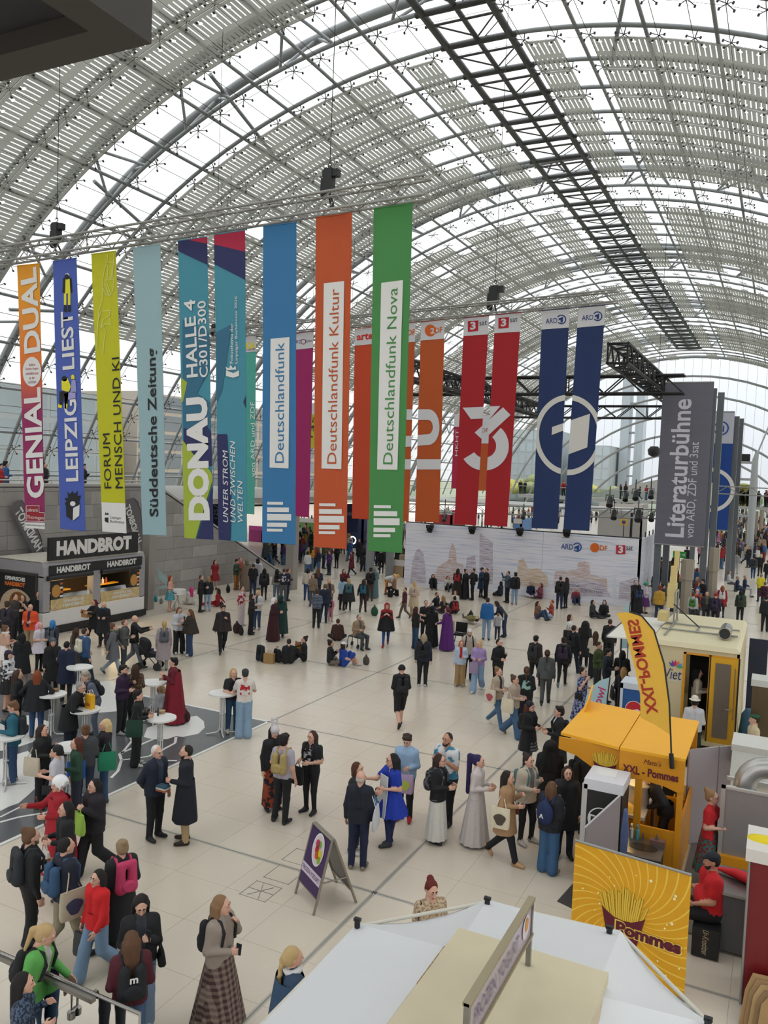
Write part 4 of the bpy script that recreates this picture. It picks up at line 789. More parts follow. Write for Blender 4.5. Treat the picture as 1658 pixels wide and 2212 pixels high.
# ================================================================ stage rig, lights, boards behind the backdrop
truss('stage_roof_truss', 'silver truss with stage lamps behind the backdrop wall', atY(884, 1105, 52), atY(1420, 1120, 52), .55, .5, ALU, .04, .02, .7)
o = thing('stage_canopy', 'flat white stage canopy behind the navy banners', 'canopy', (-13, 56, 5.3)); a, b_ = atY(890, 1082, 58), atY(1400, 1085, 58); put('canopy_sheet', MB().box((a.x, 53, 5.0), (b_.x, 60, 5.12)), mat('#bfbfbd', .6), o)
for x in (a.x + .3, b_.x - .3, (a.x + b_.x) / 2): put('canopy_post', MB().tube((x, 53.3, 0), (x, 53.3, 5), .08, 8), STEEL_D, o)
for i, (x, y, s_) in enumerate(((960, 1118, .35), (1060, 1100, .3), (1130, 1112, .35), (1316, 1082, .5), (1350, 1072, .4), (1372, 1068, .45), (1405, 1066, .4), (1378, 1112, .55), (1406, 1115, .4), (1325, 1110, .45))):
    c = atY(x, y, 50.5); o = thing('stage_lamp', 'black stage lamp hanging %s' % ('above the first orange banner foot', 'between the red banners', 'beside the red banner foot', 'beside the last navy banner', 'in the pair above the backdrop corner, first', 'in the pair above the backdrop corner, second', 'next to the grey poster tower, upper', 'low beside the grey poster tower', 'next to the grey poster tower, lower', 'below the lamp beside the last navy banner')[i], 'lamp', c[:], 'stage lamps'); put('lamp_body', MB().tube(c + Vector((.1 * s_, -.5 * s_, -.6 * s_)), c + Vector((0, .2, .4 * s_)), .42 * s_, 10, r2=.3 * s_), BLACK, o); put('yoke', MB().path([c + Vector((-.45 * s_, 0, 0)), c + Vector((-.45 * s_, 0, .7 * s_)), c + Vector((.45 * s_, 0, .7 * s_)), c + Vector((.45 * s_, 0, 0))], .06 * s_, 5).tube(c + Z_ * .7 * s_, (c.x, c.y, 5.3 if c.z < 4.6 else c.z + .9), .03, 5), BLACK, o)
o = thing('hanging_speaker', 'small dark speaker hanging beside the grey poster tower', 'speaker', atY(1412, 975, 60)[:]); c = atY(1412, 975, 60); put('speaker_body', MB().loft([[(c.x + r * math.cos(t), c.y + r * math.sin(t), c.z + z) for t in [i * math.pi / 6 for i in range(12)]] for z, r in ((-.4, .1), (-.25, .38), (.1, .45), (.35, .25))]), STEEL_D, o); put('speaker_cable', MB().tube(c + Z_ * .3, (c.x, c.y, 27), .02, 4), STEEL_D, o)
def booth(lab, x0, x1, yt, yb_, Y, c, depth=3, cat='booth', top=None):
    a, b2 = atY(x0, yb_, Y), atY(x1, yb_, Y); z1 = atY(x0, yt, Y).z; z0 = max(0, min(a.z, b2.z)); o = thing('trade_booth', lab, cat, ((a.x + b2.x) / 2, Y, 0)); put('booth_front', MB().box((a.x, Y, 0), (b2.x, Y + .15, z1)), mat(c, .6, noise=.1, scale=.7), o); put('booth_side', MB().box((b2.x - .15, Y, 0), (b2.x, Y + depth, z1)), mat(c, .6, noise=.1, scale=.7), o); put('booth_band', MB().box((a.x, Y - .03, z1 - .4), (b2.x, Y, z1)), mat(top or '#cfcac6', .6), o); return o
booth('magenta booth at the end of the sloping stone wall', 536, 566, 1135, 1192, 62, '#93236b', top='#b03a86'); booth('dark blue booth wall behind the burnt orange banner', 742, 782, 1100, 1180, 64, '#27345a', top='#4a5a8a'); booth('brown counter block beside the backdrop wall', 842, 875, 1208, 1235, 49, '#a88e72', 1.5); booth('red booth front under the stage canopy', 935, 975, 1100, 1135, 66, '#a02a38'); booth('grey information wall with a yellow board behind the backdrop', 1290, 1385, 1085, 1150, 72, '#a3a19d'); booth('pale blue poster panel behind the red banner', 1108, 1126, 1120, 1142, 66, '#5f86b8'); booth('violet booth far behind the green banner', 700, 742, 1112, 1170, 70, '#5a3a74'); booth('green and white booth behind the blue banner', 640, 680, 1118, 1168, 66, '#6f9a5a')
o = thing('yellow_board', 'yellow notice board behind the backdrop wall', 'board', atY(1347, 1130, 70)[:]); c = atY(1347, 1128, 70); put('board_face', MB().cbox(c, (.55, .06, .5)), mat('#d8a81c', .5), o); put('board_print', MB().cbox(c - Y_ * .04, (.3, .02, .25)), flat('#3a4a8a'), o); put('board_post', MB().tube((c.x, c.y, 0), c, .04, 6), STEEL_D, o)
o = thing('exit_sign', 'green running-man exit sign below the grey poster tower', 'sign', atY(1467, 1198, 52)[:]); c = atY(1467, 1198, 52); put('sign_box', MB().cbox(c, (.75, .08, .38)), mat('#1f7a2c', .5, emit=.35, name='exit_green'), o); poly([(-.2, -.1), (-.05, .02), (-.12, .1), (0, .12), (.1, .02), (.02, -.02), (.08, -.12)], c - Y_ * .05, X_, Z_, WHT, o, 'running_figure'); poly([(.15, -.04), (.25, -.04), (.25, -.1), (.34, 0), (.25, .1), (.25, .04), (.15, .04)], c - Y_ * .05, X_, Z_, WHT, o, 'arrow'); put('sign_post', MB().tube((c.x, c.y, 0), c, .04, 6), STEEL_D, o)
o = thing('ring_light', 'round white ring light in the far crowd', 'lamp', atY(761, 1167, 60)[:]); c = atY(761, 1167, 60); put('ring_tube', MB().path([c + Vector((.3 * math.cos(t), 0, .3 * math.sin(t))) for t in [i * math.pi / 10 for i in range(20)]], .05, 6, closed=True), mat('#ffffff', .5, emit=2.0, name='ring_lamp'), o); put('stand', MB().tube((c.x, c.y, 0), c - Z_ * .3, .03, 6), BLACK, o)
# belt barrier near the backdrop corner
o = thing('belt_barrier', 'black belt barrier beside the backdrop wall', 'barrier', (-5.5, 47, 0)); pts = [gp(1396, 1300), gp(1459, 1300), gp(1500, 1310)]
for q in pts: put('barrier_post', MB().tube(q, q + Z_ * 1.0, .04, 8).tube(q, q + Z_ * .03, .18, 12), BLACK, o)
for q, r in zip(pts[:-1], pts[1:]): put('belt', MB().prism([q + Z_ * .9, r + Z_ * .9, r + Z_ * .97, q + Z_ * .97], (0, .01, 0)), BLACK, o)
# lift shaft
o = thing('lift_shaft', 'steel lift shaft with a glass cab beside the gallery', 'lift', atY(1615, 1100, 90)[:]); xa, xb_ = atY(1593, 1000, 90).x, atY(1632, 1000, 90).x
for x in (xa, xb_): put('shaft_post', MB().box((x - .15, 90, 0), (x + .15, 90.3, 10.5)), STEEL_L, o); put('shaft_post', MB().box((x - .15, 92, 0), (x + .15, 92.3, 10.5)), STEEL_L, o)
for z in (3.8, 7.5, 9.2): put('shaft_beam', MB().box((xa, 90, z), (xb_, 90.3, z + .25)), STEEL_L, o)
put('lift_cab', MB().box((xa + .3, 90.4, 4.9), (xb_ - .3, 91.8, 7.1)), glassmat('cab_glass', '#cfc9a8'), o); put('lift_motor', MB().box((xa + .3, 90.4, 9.4), (xb_ - .6, 91.6, 10.2)), STEEL_D, o)
truss('gallery_truss', 'silver truss reaching in from the frame edge by the blue poster tower', atY(1545, 1066, 58), atY(1700, 1074, 58), .5, .5, ALU, .04, .02, .7)
o = thing('gallery_mast', 'tapered grey mast rising beside the lift shaft', 'mast', atY(1628, 1000, 84)[:]); c = atY(1627, 1050, 84); put('mast_shaft', MB().loft([[(c.x + r * math.cos(t), c.y + r * math.sin(t), z) for t in [i * math.pi / 4 for i in range(8)]] for z, r in ((0, .3), (7, .35), (9.5, .25), (10, .1))]), STEEL_L, o); put('stay', MB().tube((c.x, c.y, 9.6), (c.x + 1.8, c.y + 6, 16), .08, 6), STEEL_L, o)
# ================================================================ buildings outside the glass
def block(name, lab, lo, hi, wall, glass, nx, nz, axis):
    o = thing(name, lab, 'building', ((lo[0] + hi[0]) / 2, (lo[1] + hi[1]) / 2, 0)); put('building_wall', MB().box(lo, hi), mat(wall, .7, noise=.06, scale=.3), o); gm2 = mat(glass, .15, .2, noise=.1, scale=.2)
    me = None
    for i in range(nx):
        for k in range(nz):
            if axis == 'x':
                L = (hi[1] - lo[1]) / nx; hh = (hi[2] - lo[2]) / nz; p0 = (hi[0], lo[1] + L * (i + .5), lo[2] + hh * (k + .5)); sz = (.1, L * .86, hh * .8)
            else:
                L = (hi[0] - lo[0]) / nx; hh = (hi[2] - lo[2]) / nz; p0 = (lo[0] + L * (i + .5), lo[1], lo[2] + hh * (k + .5)); sz = (L * .84, .1, hh * .72)
            if me is None: me = MB().cbox((0, 0, 0), sz).mesh('window', gm2)
            w_ = link('window', me, o); w_.matrix_parent_inverse = Matrix.Identity(4); w_.location = Vector(p0) - Vector(o.location)
    return o
block('glass_building', 'long pale glass exhibition building outside behind the front banners', (-120, 30, 0), (-82, 84, 15.5), '#939a9b', '#98a3a8', 14, 4, 'x')
block('office_building', 'beige office building outside seen past the teal banners', (-130, 90, 0), (-84, 150, 17), '#a89f94', '#7f868a', 12, 6, 'x')
block('office_building', 'blue-grey office block outside behind the red banners', (-75, 222, 0), (-57, 250, 20), '#a0a6a8', '#aeb6ba', 9, 6, 'y'); block('office_building', 'low pale block outside beside the navy banners', (-52, 222, 0), (-42, 245, 16), '#aeb2b2', '#b8bec1', 5, 5, 'y')
TWM = mat('#b0b6ba', .3, .2, noise=.05, name='tower_glass'); o = thing('landmark_tower', 'slim double glass tower outside the far gable', 'tower', (-39, 232, 0))
for x in (-41.2, -37.4): put('tower_slab', MB().box((x, 231, 0), (x + 2.2, 236, 35)), TWM, o)
for k in range(7): put('tower_link', MB().box((-39, 232, 4 + 4 * k), (-37.4, 235, 4.4 + 4 * k)), STEEL_L, o)
for i in range(14):
    r = random.Random(i); x = -70 + 9 * i + r.uniform(-3, 3); y = 205 + r.uniform(0, 14); h = r.uniform(5, 8); o = thing('hedge_tree', 'dull green tree outside the far gable, %s along the row' % ['first', 'second', 'third', 'fourth', 'fifth', 'sixth', 'seventh', 'eighth', 'ninth', 'tenth', 'eleventh', 'twelfth', 'thirteenth', 'fourteenth'][i], 'tree', (x, y, 0), 'trees outside the gable')
    mb = MB()
    for k in range(7):
        c = Vector((x + r.uniform(-2.5, 2.5), y + r.uniform(-2, 2), h * r.uniform(.45, .9))); mb.loft([[(c.x + q * math.cos(t) * r.uniform(.8, 1.2), c.y + q * math.sin(t), c.z + z) for t in [j * math.pi / 4 for j in range(8)]] for z, q in ((-1.6, .4), (-.8, 1.8), (.3, 2.1), (1.2, 1.3), (1.6, .2))])
    put('crown', mb, mat('#8a8f62', .9, noise=.3, scale=1.5) if i % 3 else mat('#b0a95a', .9, noise=.3, scale=1.5), o); put('trunk', MB().tube((x, y, 0), (x, y, h * .6), .25, 6), mat('#5a4a3a', .9), o)
# ================================================================ chips stall
YL = mat('#e9a81c', .5, noise=.04, scale=2, name='yellow_paint'); YD = mat('#c98708', .55, noise=.05, name='amber_paint'); PUR = flat('#5a1024'); SS = mat('#8b8987', .28, .85, noise=.08, scale=4, name='stainless')
S = thing('chips_stall', 'yellow chips stall with a hinged roof flap and XXL - Pommes fascia', 'food stall', (-2.3, 16, 0))
x0, x1, xm, y0, y1, zt = -3.48, -1.24, -2.36, 14.85, 17.4, 2.24
def slab(nm, pts, t, m, par=S): return put(nm, MB().prism(pts, (0, 0, t)), m, par)
slab('roof', [(xm + .01, y0, zt), (x1, y0, zt), (x1, y1, zt), (xm + .01, y1, zt)], .05, YL); slab('roof_flap', [(x0, y0 + .25, zt), (xm - .01, y0, zt), (xm - .01, y1, zt), (x0, y1 + .2, zt)], .05, YL)
put('flap_stop', MB().prism([(x0 + .05, y1 - .7, zt + .05), (x0 + .0, y1 + .15, zt + .05), (x0 + .05, y1 + .15, zt + .42), (x0 + .12, y1 - .6, zt + .3)], (.03, 0, 0)), YL, S)
def front(xa, xb_, yy, pts, nm): return put(nm, MB().prism([(xa + (xb_ - xa) * u, yy, z) for u, z in pts], (0, .04, 0)), YD, S)
f1 = front(xm + .01, x1, y0, [(0, 1.76), (.35, 1.78), (.7, 1.74), (.95, 1.66), (1, 1.7), (1, 2.24), (0, 2.24)], 'fascia')
f2 = front(x0, xm - .01, y0 + .12, [(0, 2.02), (.3, 1.95), (.55, 1.8), (.75, 1.62), (.8, 1.5), (1, 1.5), (1, 2.24), (0, 2.24)], 'flap_fascia')
lettering('XXL - Pommes', (xm + .55, y0 - .012, 1.93), X_, Z_, PUR, f1, width=.95, height=.15, bold=.03); lettering("Matti's", (xm + .58, y0 - .012, 2.12), X_, Z_, PUR, f1, width=.3, height=.09, shear=.35)
FR = flat('#d9b53a'); FRD = flat('#8a6a10')
def fries(o, W, H, par, xd=X_, zd=Z_, n=22, sd=5, nrm=Vector((0, -1, 0))):
    r = random.Random(sd); o = Vector(o)
    for i in range(n):
        u = (i + .5) / n - .5; tx = u * W * 1.15 + r.uniform(-.02, .02) * W; bx = u * W * .8; ty = H * (.95 - .9 * u * u) + r.uniform(-.1, .06) * H; w = W / n * .75
        for k, (ww, c_) in enumerate(((w * 1.35, FRD), (w, FR))):
            e = .002 + .0015 * (i % 3) + .0007 * k; mb = MB(); mb.add([o + xd * (bx - ww / 2) + zd * .3 * H + nrm * e, o + xd * (bx + ww / 2) + zd * .3 * H + nrm * e, o + xd * (tx + ww / 2) + zd * ty + nrm * e, o + xd * (tx - ww / 2) + zd * ty + nrm * e], [(0, 1, 2, 3)])
            put('printed_chip' if k else 'chip_outline', mb, c_, par)
    mb = MB(); mb.add([o + xd * (a * W) + zd * (b * H) + nrm * .009 for a, b in ((-.5, .5), (-.42, .44), (-.2, .34), (0, .32), (.2, .34), (.42, .44), (.5, .5), (.3, -.25), (-.3, -.25))], [tuple(range(9))]); put('printed_cone', mb, PUR, par)
fries((xm - .26, y0 + .11, 1.72), .42, .42, f2)
for x, y in ((x1 - .06, y0 + .05), (x1 - .06, y1 - .1), (xm, y0 + .3), (x0 + .5, y1 - .1)): put('post', MB().cbox((x, y, 1.12), (.1, .07, 2.24)), YD, S)
put('half_panel', MB().box((xm + .35, y0 + .03, 0), (x1 - .1, y0 + .07, .95)), YD, S); put('half_panel', MB().box((xm + .02, y0 + .05, 0), (xm + .36, y0 + .09, .6)), YD, S); put('side_panel', MB().box((x1 - .05, y0 + .1, 0), (x1 - .01, y1 - .15, 1.15)), YD, S)
put('window_post', MB().box((xm + .3, y0 + .02, .6), (xm + .42, y0 + .08, 1.8)).box((xm + .02, y0 + .02, .6), (xm + .1, y0 + .08, 1.8)), YD, S)
put('worktop', MB().box((xm - .5, y0 + .35, .9), (xm + .45, y1 - .3, .96)), mat('#b9b4ac', .4), S); put('back_counter', MB().box((xm + .5, y0 + 1.5, 0), (x1 - .1, y1 - .2, 1.0)), YD, S); put('worktop_base', MB().box((xm - .45, y0 + .4, 0), (xm + .42, y1 - .3, .9)), YD, S)
put('stock_pot', MB().tube((xm + .25, y0 + .9, .96), (xm + .25, y0 + .9, 1.35), .2, 18).tube((xm + .25, y0 + .9, 1.35), (xm + .25, y0 + .9, 1.38), .22, 18), mat('#c2beb4', .3, .5), S)
put('heat_lamp', MB().box((xm - .1, y0 + .45, 1.66), (xm + .25, y0 + 1.2, 1.7)), mat('#ffd890', .5, emit=6.0, name='heat_lamp'), S)
put('chip_heap', MB().loft([[(xm + .05 + r * math.cos(t), y0 + .55 + r * .8 * math.sin(t), .96 + z) for t in [i * math.pi / 6 for i in range(12)]] for z, r in ((0, .22), (.1, .18), (.16, .06))]), mat('#d8b04a', .7, noise=.4, scale=25, bump=.5), S)
put('till', MB().box((xm + .6, y0 + 1.6, 1.0), (xm + .95, y0 + 1.9, 1.2)), DK, S); put('scoop_handle', MB().tube((x1 - .3, y0 + 1.6, 1.0), (x1 - .22, y0 + 1.7, 1.35), .02, 6), YL, S)
ff = lambda x, y: atY(x, y, 14.78)
o = flag('tall yellow feather flag with mirrored red lettering XXL-POMMES on the stall', [(1331, 1325), (1350, 1322), (1372, 1324), (1395, 1340), (1412, 1365), (1425, 1400), (1434, 1440), (1440, 1490), (1446, 1540), (1448, 1588), (1415, 1566), (1383, 1550), (1382, 1500), (1372, 1450), (1358, 1395), (1345, 1350)], ff, 'XXL-POMMES', mat('#e0b040', .75, noise=.05, name='yellow_flag'), flat('#a5331f'), ((1409, 1542), (1366, 1338)), .2, [(1450, 1652), (1448, 1590), (1445, 1520), (1434, 1435), (1412, 1362), (1385, 1330), (1360, 1322)], ground=False)
put('flag_socket', MB().tube(ff(1449, 1628), ff(1451, 1660), .04, 10), BLACK, o)
# sink unit with bottles
K = thing('hand_sink', 'small stainless hand sink in front of the yellow stall', 'sink', (-1.85, 14.45, 0)); put('cabinet', MB().box((-2.1, 14.15, 0), (-1.5, 14.75, .72)), mat('#2f2f33', .5), K); put('sink_top', MB().box((-2.13, 14.1, .72), (-1.47, 14.8, .76)), SS, K)
put('basin', MB().loft([[(-1.8 + .24 * s * math.cos(t), 14.42 + .15 * s * math.sin(t), z) for t in [i * math.pi / 10 for i in range(20)]] for z, s in ((.765, 1), (.762, .9))]), mat('#55524e', .3, .8), K); put('tap', MB().path([(-1.85, 14.7, .76), (-1.85, 14.7, .9), (-1.85, 14.58, .92)], .016, 6), SS, K)
for nm, x, c_, lab in (('soap_bottle', -2.05, '#c9c9c0', 'clear pump bottle beside the hand sink'), ('soap_bottle', -1.95, '#4aa0b4', 'turquoise soap bottle beside the hand sink')):
    tag(put(nm, MB().tube((x, 14.72, .76), (x, 14.72, .92), .035, 10).tube((x, 14.72, .92), (x, 14.72, 1.0), .012, 6).cbox((x, 14.7, 1.0), (.03, .07, .02)), mat(c_, .3)), lab, 'bottle')
tag(put('tissue_box', MB().box((-1.72, 14.6, .76), (-1.48, 14.74, .84)).prism([(-1.65, 14.66, .84), (-1.58, 14.66, .84), (-1.62, 14.67, .94)], (0, .03, 0)), [mat('#6a5048', .7)]), 'brown tissue box on the hand sink', 'box')
tag(put('tea_towel', MB().prism([(-2.1, 14.02, 1.5), (-2.05, 14.02, 1.52), (-2.0, 14.02, 1.1), (-2.02, 14.02, .75), (-2.12, 14.02, .7), (-2.13, 14.02, 1.1)], (0, .06, 0)), mat('#5a6a96', .9, noise=.2, scale=30)), 'blue checked towel hanging on the drinks cooler', 'towel')
# drinks cooler with round emblem
C_ = thing('drinks_cooler', 'black drinks cooler with white top and a round emblem reading PE', 'cooler', (-2.44, 14.4, 0)); put('cooler_body', MB().box((-2.73, 14.06, .05), (-2.14, 14.75, 1.8)), BLACK, C_); put('cooler_top', MB().box((-2.79, 14.05, 1.72), (-2.13, 14.78, 1.9)), mat('#cfcfd6', .4), C_); put('door_frame', MB().box((-2.82, 14.05, .02), (-2.73, 14.8, 1.8)), mat('#b9b9b8', .35, .3), C_); put('leaflet', MB().box((-2.68, 14.35, 1.9), (-2.32, 14.7, 1.91)), WHT, C_)
ring(.2, .22, (-2.48, 14.05, 1.22), X_, Z_, WHT, C_, 'emblem_ring'); poly([(-.2, -.07), (.2, -.07), (.2, .07), (.05, .05), (-.2, .08)], (-2.48, 14.047, 1.22), X_, Z_, WHT, C_, 'emblem_band'); lettering('PE', (-2.56, 14.04, 1.22), X_, Z_, INK, C_, width=.17, height=.09, bold=.05)
PLX = glassmat('smoky_plexiglass', '#b9aeb2', rough=.12); _n = PLX.node_tree; _d = _n.nodes.new('ShaderNodeBsdfDiffuse'); _d.inputs[0].default_value = (.42, .38, .40, 1); _m = _n.nodes.new('ShaderNodeMixShader'); _m.inputs[0].default_value = .55; _l = _n.nodes['Material Output'].inputs[0].links[0].from_socket; _n.links.new(_l, _m.inputs[1]); _n.links.new(_d.outputs[0], _m.inputs[2]); _n.links.new(_m.outputs[0], _n.nodes['Material Output'].inputs[0])
o = thing('splash_screen', 'slanting grey see-through screen in front of the black cooler', 'screen', (-2.35, 13.62, 0)); put('screen_panel', MB().prism([(-2.64, 13.62, .02), (-2.1, 13.62, .02), (-2.1, 13.62, 1.9), (-2.64, 13.62, 1.22)], (0, .02, 0)), PLX, o); put('screen_edge', MB().tube((-2.65, 13.63, 1.22), (-2.09, 13.63, 1.91), .018, 6), mat('#c5c3c6', .4), o); put('screen_post', MB().tube((-2.62, 13.66, 0), (-2.62, 13.66, 1.24), .012, 6), SS, o); put('screen_post', MB().tube((-2.13, 13.66, 0), (-2.13, 13.66, 1.85), .012, 6), SS, o)
# roll-up poster
R = thing('poster_stand', 'large yellow poster stand with chips drawing and the word Pommes', 'poster', (-1.6, 11.65, 0)); pa, pb = Vector((-2.42, 11.78, 0)), Vector((-.80, 11.56, 0)); pd = (pb - pa).normalized(); pn = Vector((pd.y, -pd.x, 0)); WW = (pb - pa).length
m = mat('#d49a0a', .55, noise=.1, scale=3, name='sunburst_print'); nt = m.node_tree; b = nt.nodes['Principled BSDF']; g_ = nt.nodes.new('ShaderNodeNewGeometry'); sp_ = nt.nodes.new('ShaderNodeSeparateXYZ'); nt.links.new(g_.outputs['Position'], sp_.inputs[0])
def nm_(op, a_, b_=None):
    n_ = nt.nodes.new('ShaderNodeMath'); n_.operation = op
    for i_, q_ in enumerate((a_, b_)):
        if q_ is None: continue
        if isinstance(q_, (int, float)): n_.inputs[i_].default_value = q_
        else: nt.links.new(q_, n_.inputs[i_])
    return n_.outputs[0]
dx_, dz_ = nm_('SUBTRACT', sp_.outputs[0], -1.66), nm_('SUBTRACT', sp_.outputs[2], .95); rr_ = nm_('SQRT', nm_('ADD', nm_('MULTIPLY', dx_, dx_), nm_('MULTIPLY', dz_, dz_)))
ang_ = nm_('ADD', nm_('MULTIPLY', nm_('ARCTAN2', dz_, dx_), 34), nm_('MULTIPLY', rr_, -26)); wv = nm_('SINE', ang_)
r_ = nt.nodes.new('ShaderNodeValToRGB'); r_.color_ramp.elements[0].position = .80; r_.color_ramp.elements[1].position = .99; mx = nt.nodes.new('ShaderNodeMixRGB'); mx.inputs[2].default_value = (*lin('#e3bf4a'), 1); prev = b.inputs['Base Color'].links[0].from_socket
nt.links.new(wv, r_.inputs[0]); nt.links.new(r_.outputs[0], mx.inputs[0]); nt.links.new(prev, mx.inputs[1]); nt.links.new(mx.outputs[0], b.inputs['Base Color'])
put('poster_sheet', MB().prism([pa + Z_ * .06, pb + Z_ * .06, pb + Z_ * 1.78, pa + Z_ * 1.78], -pn * .006), m, R); put('top_bar', MB().tube(pa + Z_ * 1.79, pb + Z_ * 1.79, .02, 8), ALU, R); put('stand_base', MB().prism([pa + pn * .08, pb + pn * .08, pb - pn * .08, pa - pn * .08], (0, 0, .06)), ALU, R); put('rear_pole', MB().tube(pa.lerp(pb, .5) - pn * .05, pa.lerp(pb, .5) - pn * .02 + Z_ * 1.78, .012, 6), ALU, R)
pc = pa + pd * (WW * .46) + pn * .004
fries(pc + Z_ * .62, .62, .72, R, pd, Z_, 20, 9, pn); lettering('Pommes', pa + pd * (WW * .68) + Z_ * .74 + pn * .016, pd, Z_, flat('#e8c95a'), R, 'lettering_glow', width=.94, height=.21, bold=.09); lettering('Pommes', pa + pd * (WW * .68) + Z_ * .74 + pn * .02, pd, Z_, PUR, R, width=.9, height=.18, bold=.05)
rr = random.Random(4)
for k in range(26):
    u, v, s = rr.uniform(.05, .95), rr.uniform(.15, 1.7), rr.uniform(.008, .024)
    if .25 < u < .7 and .5 < v < 1.3: continue
    poly([(s * math.cos(t), s * math.sin(t)) for t in [i * math.pi / 4 for i in range(8)]], pa + pd * (WW * u) + Z_ * v + pn * .006, pd, Z_, flat('#f2e6b4'), R, 'printed_spark')
tag(put('taped_mat', MB().prism([(-2.98, 13.3, .0), (-2.7, 13.2, 0), (-2.72, 14.3, 0), (-2.85, 14.3, 0)], (0, 0, .012)), mat('#3b3836', .8, noise=.2)), 'dark taped floor mat beside the yellow poster', 'mat')
# ================================================================ cream food truck
TR = thing('food_truck', 'cream food truck with an open yellow door and a flower logo reading Viet', 'food truck', (-1.9, 24.4, 0)); CRM = mat('#c2b48e', .5, noise=.05, scale=1.2, name='cream_paint'); CRL = mat('#d0c6a4', .5, noise=.06, scale=1.5, name='cream_roof')
tx0, tx1, ty0, ty1, tz0, tz1 = -2.92, -.72, 22.0, 26.8, .55, 2.98
put('roof', MB().prism([(tx0, ty0, tz1 - .1), (tx0 + .08, ty0, tz1), (tx1 - .08, ty0, tz1), (tx1, ty0, tz1 - .1)], (0, ty1 - ty0, 0)).prism([(tx0, ty0 - .05, tz1 - .12), (tx1, ty0 - .05, tz1 - .12), (tx1 - .06, ty0 - .02, tz1 - .01), (tx0 + .06, ty0 - .02, tz1 - .01)], (0, .1, 0)), CRL, TR)
put('front_panel', MB().box((tx0, ty0, tz0), (-2.0, ty0 + .06, tz1 - .1)), CRM, TR); put('panel_rib', MB().box((-2.62, ty0 - .01, tz0), (-2.6, ty0, tz1 - .3)), mat('#a89a76', .5), TR); put('side_wall', MB().box((tx1 - .06, ty0, tz0), (tx1, ty1, tz1 - .1)), CRM, TR); put('side_wall', MB().box((tx0, ty0, tz0), (tx0 + .06, ty1, 1.2)), CRM, TR); put('back_wall', MB().box((tx0, ty1 - .06, tz0), (tx1, ty1, tz1 - .1)), CRM, TR); put('truck_floor', MB().box((tx0, ty0 - .12, tz0 - .1), (tx1 + .02, ty1, tz0)), CRM, TR); put('header', MB().box((-2.0, ty0, 2.72), (tx1, ty0 + .06, tz1 - .1)), CRM, TR)
put('door_jamb', MB().box((-2.03, ty0 - .02, tz0), (-1.97, ty0 + .08, 2.75)).box((-1.42, ty0 - .02, tz0), (-1.37, ty0 + .08, 2.75)).box((-2.03, ty0 - .02, 2.7), (-.74, ty0 + .08, 2.75)), YD, TR)
dr = put('door', MB().box((-1.37, ty0 - .07, tz0), (-.74, ty0 - .02, 2.72)), mat('#c9960e', .5, name='door_yellow'), TR); put('door_panel', MB().box((-1.26, ty0 - .085, tz0 + .14), (-.90, ty0 - .07, 2.58)), mat('#6e6458', .4, .3, name='door_steel'), dr); put('door_seal', MB().box((-1.40, ty0 - .06, tz0 - .02), (-1.37, ty0 - .01, 2.74)).box((-.74, ty0 - .06, tz0 - .02), (-.70, ty0 - .01, 2.74)).box((-1.4, ty0 - .06, tz0 - .04), (-.7, ty0 - .01, tz0)), BLACK, dr); put('handle', MB().tube((-.98, ty0 - .12, 1.45), (-.84, ty0 - .12, 1.45), .012, 6).tube((-.84, ty0 - .12, 1.45), (-.84, ty0 - .07, 1.45), .012, 6), SS, dr); put('hinge_latch', MB().tube((-.80, ty0 - .09, 1.2), (-.80, ty0 - .09, 2.5), .01, 6), SS, dr)
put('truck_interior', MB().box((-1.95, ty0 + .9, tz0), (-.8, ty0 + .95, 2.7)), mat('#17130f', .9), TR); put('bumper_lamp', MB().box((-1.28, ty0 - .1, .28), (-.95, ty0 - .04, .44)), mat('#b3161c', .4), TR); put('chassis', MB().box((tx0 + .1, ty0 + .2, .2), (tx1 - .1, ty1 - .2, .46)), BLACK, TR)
for x in (tx0 + .15, tx1 - .15):
    for y in (23.0, 25.8): put('wheel', MB().tube((x - .1, y, .3), (x + .1, y, .3), .3, 14), BLACK, TR)
lettering('Viet', (-2.27, ty0 - .01, 2.14), X_, Z_, flat('#24346b'), TR, width=.42, height=.28, shear=.15); lettering('GOURMET', (-2.22, ty0 - .01, 1.98), X_, Z_, WHT, TR, width=.42, height=.06)
for k, (a, c_) in enumerate(((-50, '#2f4f9a'), (-25, '#7a2f8a'), (0, '#c8284a'), (25, '#d0602a'), (50, '#2f8ac4'), (72, '#3f9a4a'))):
    t = math.radians(a); e = Vector((math.sin(t), 0, math.cos(t))); s_ = Vector((math.cos(t), 0, -math.sin(t))); c0 = Vector((-2.22, ty0 - .012 - .001 * k, 2.3)); mb = MB(); mb.add([c0 + e * .04, c0 + e * .12 + s_ * .035, c0 + e * .22, c0 + e * .12 - s_ * .035], [(0, 1, 2, 3)]); put('logo_petal', mb, flat(c_), TR)
put('stove_pipe', MB().tube((-1.15, 23.0, 3.16), (-1.15, 23.9, 3.16), .15, 16).tube((-1.15, 22.98, 3.16), (-1.15, 23.02, 3.16), .155, 16).tube((-1.15, 23.4, 3.16), (-1.15, 23.44, 3.16), .158, 16), mat('#9d9b98', .25, .9), TR); put('pipe_mouth', MB().tube((-1.15, 22.97, 3.16), (-1.15, 22.99, 3.16), .135, 16), BLACK, TR)
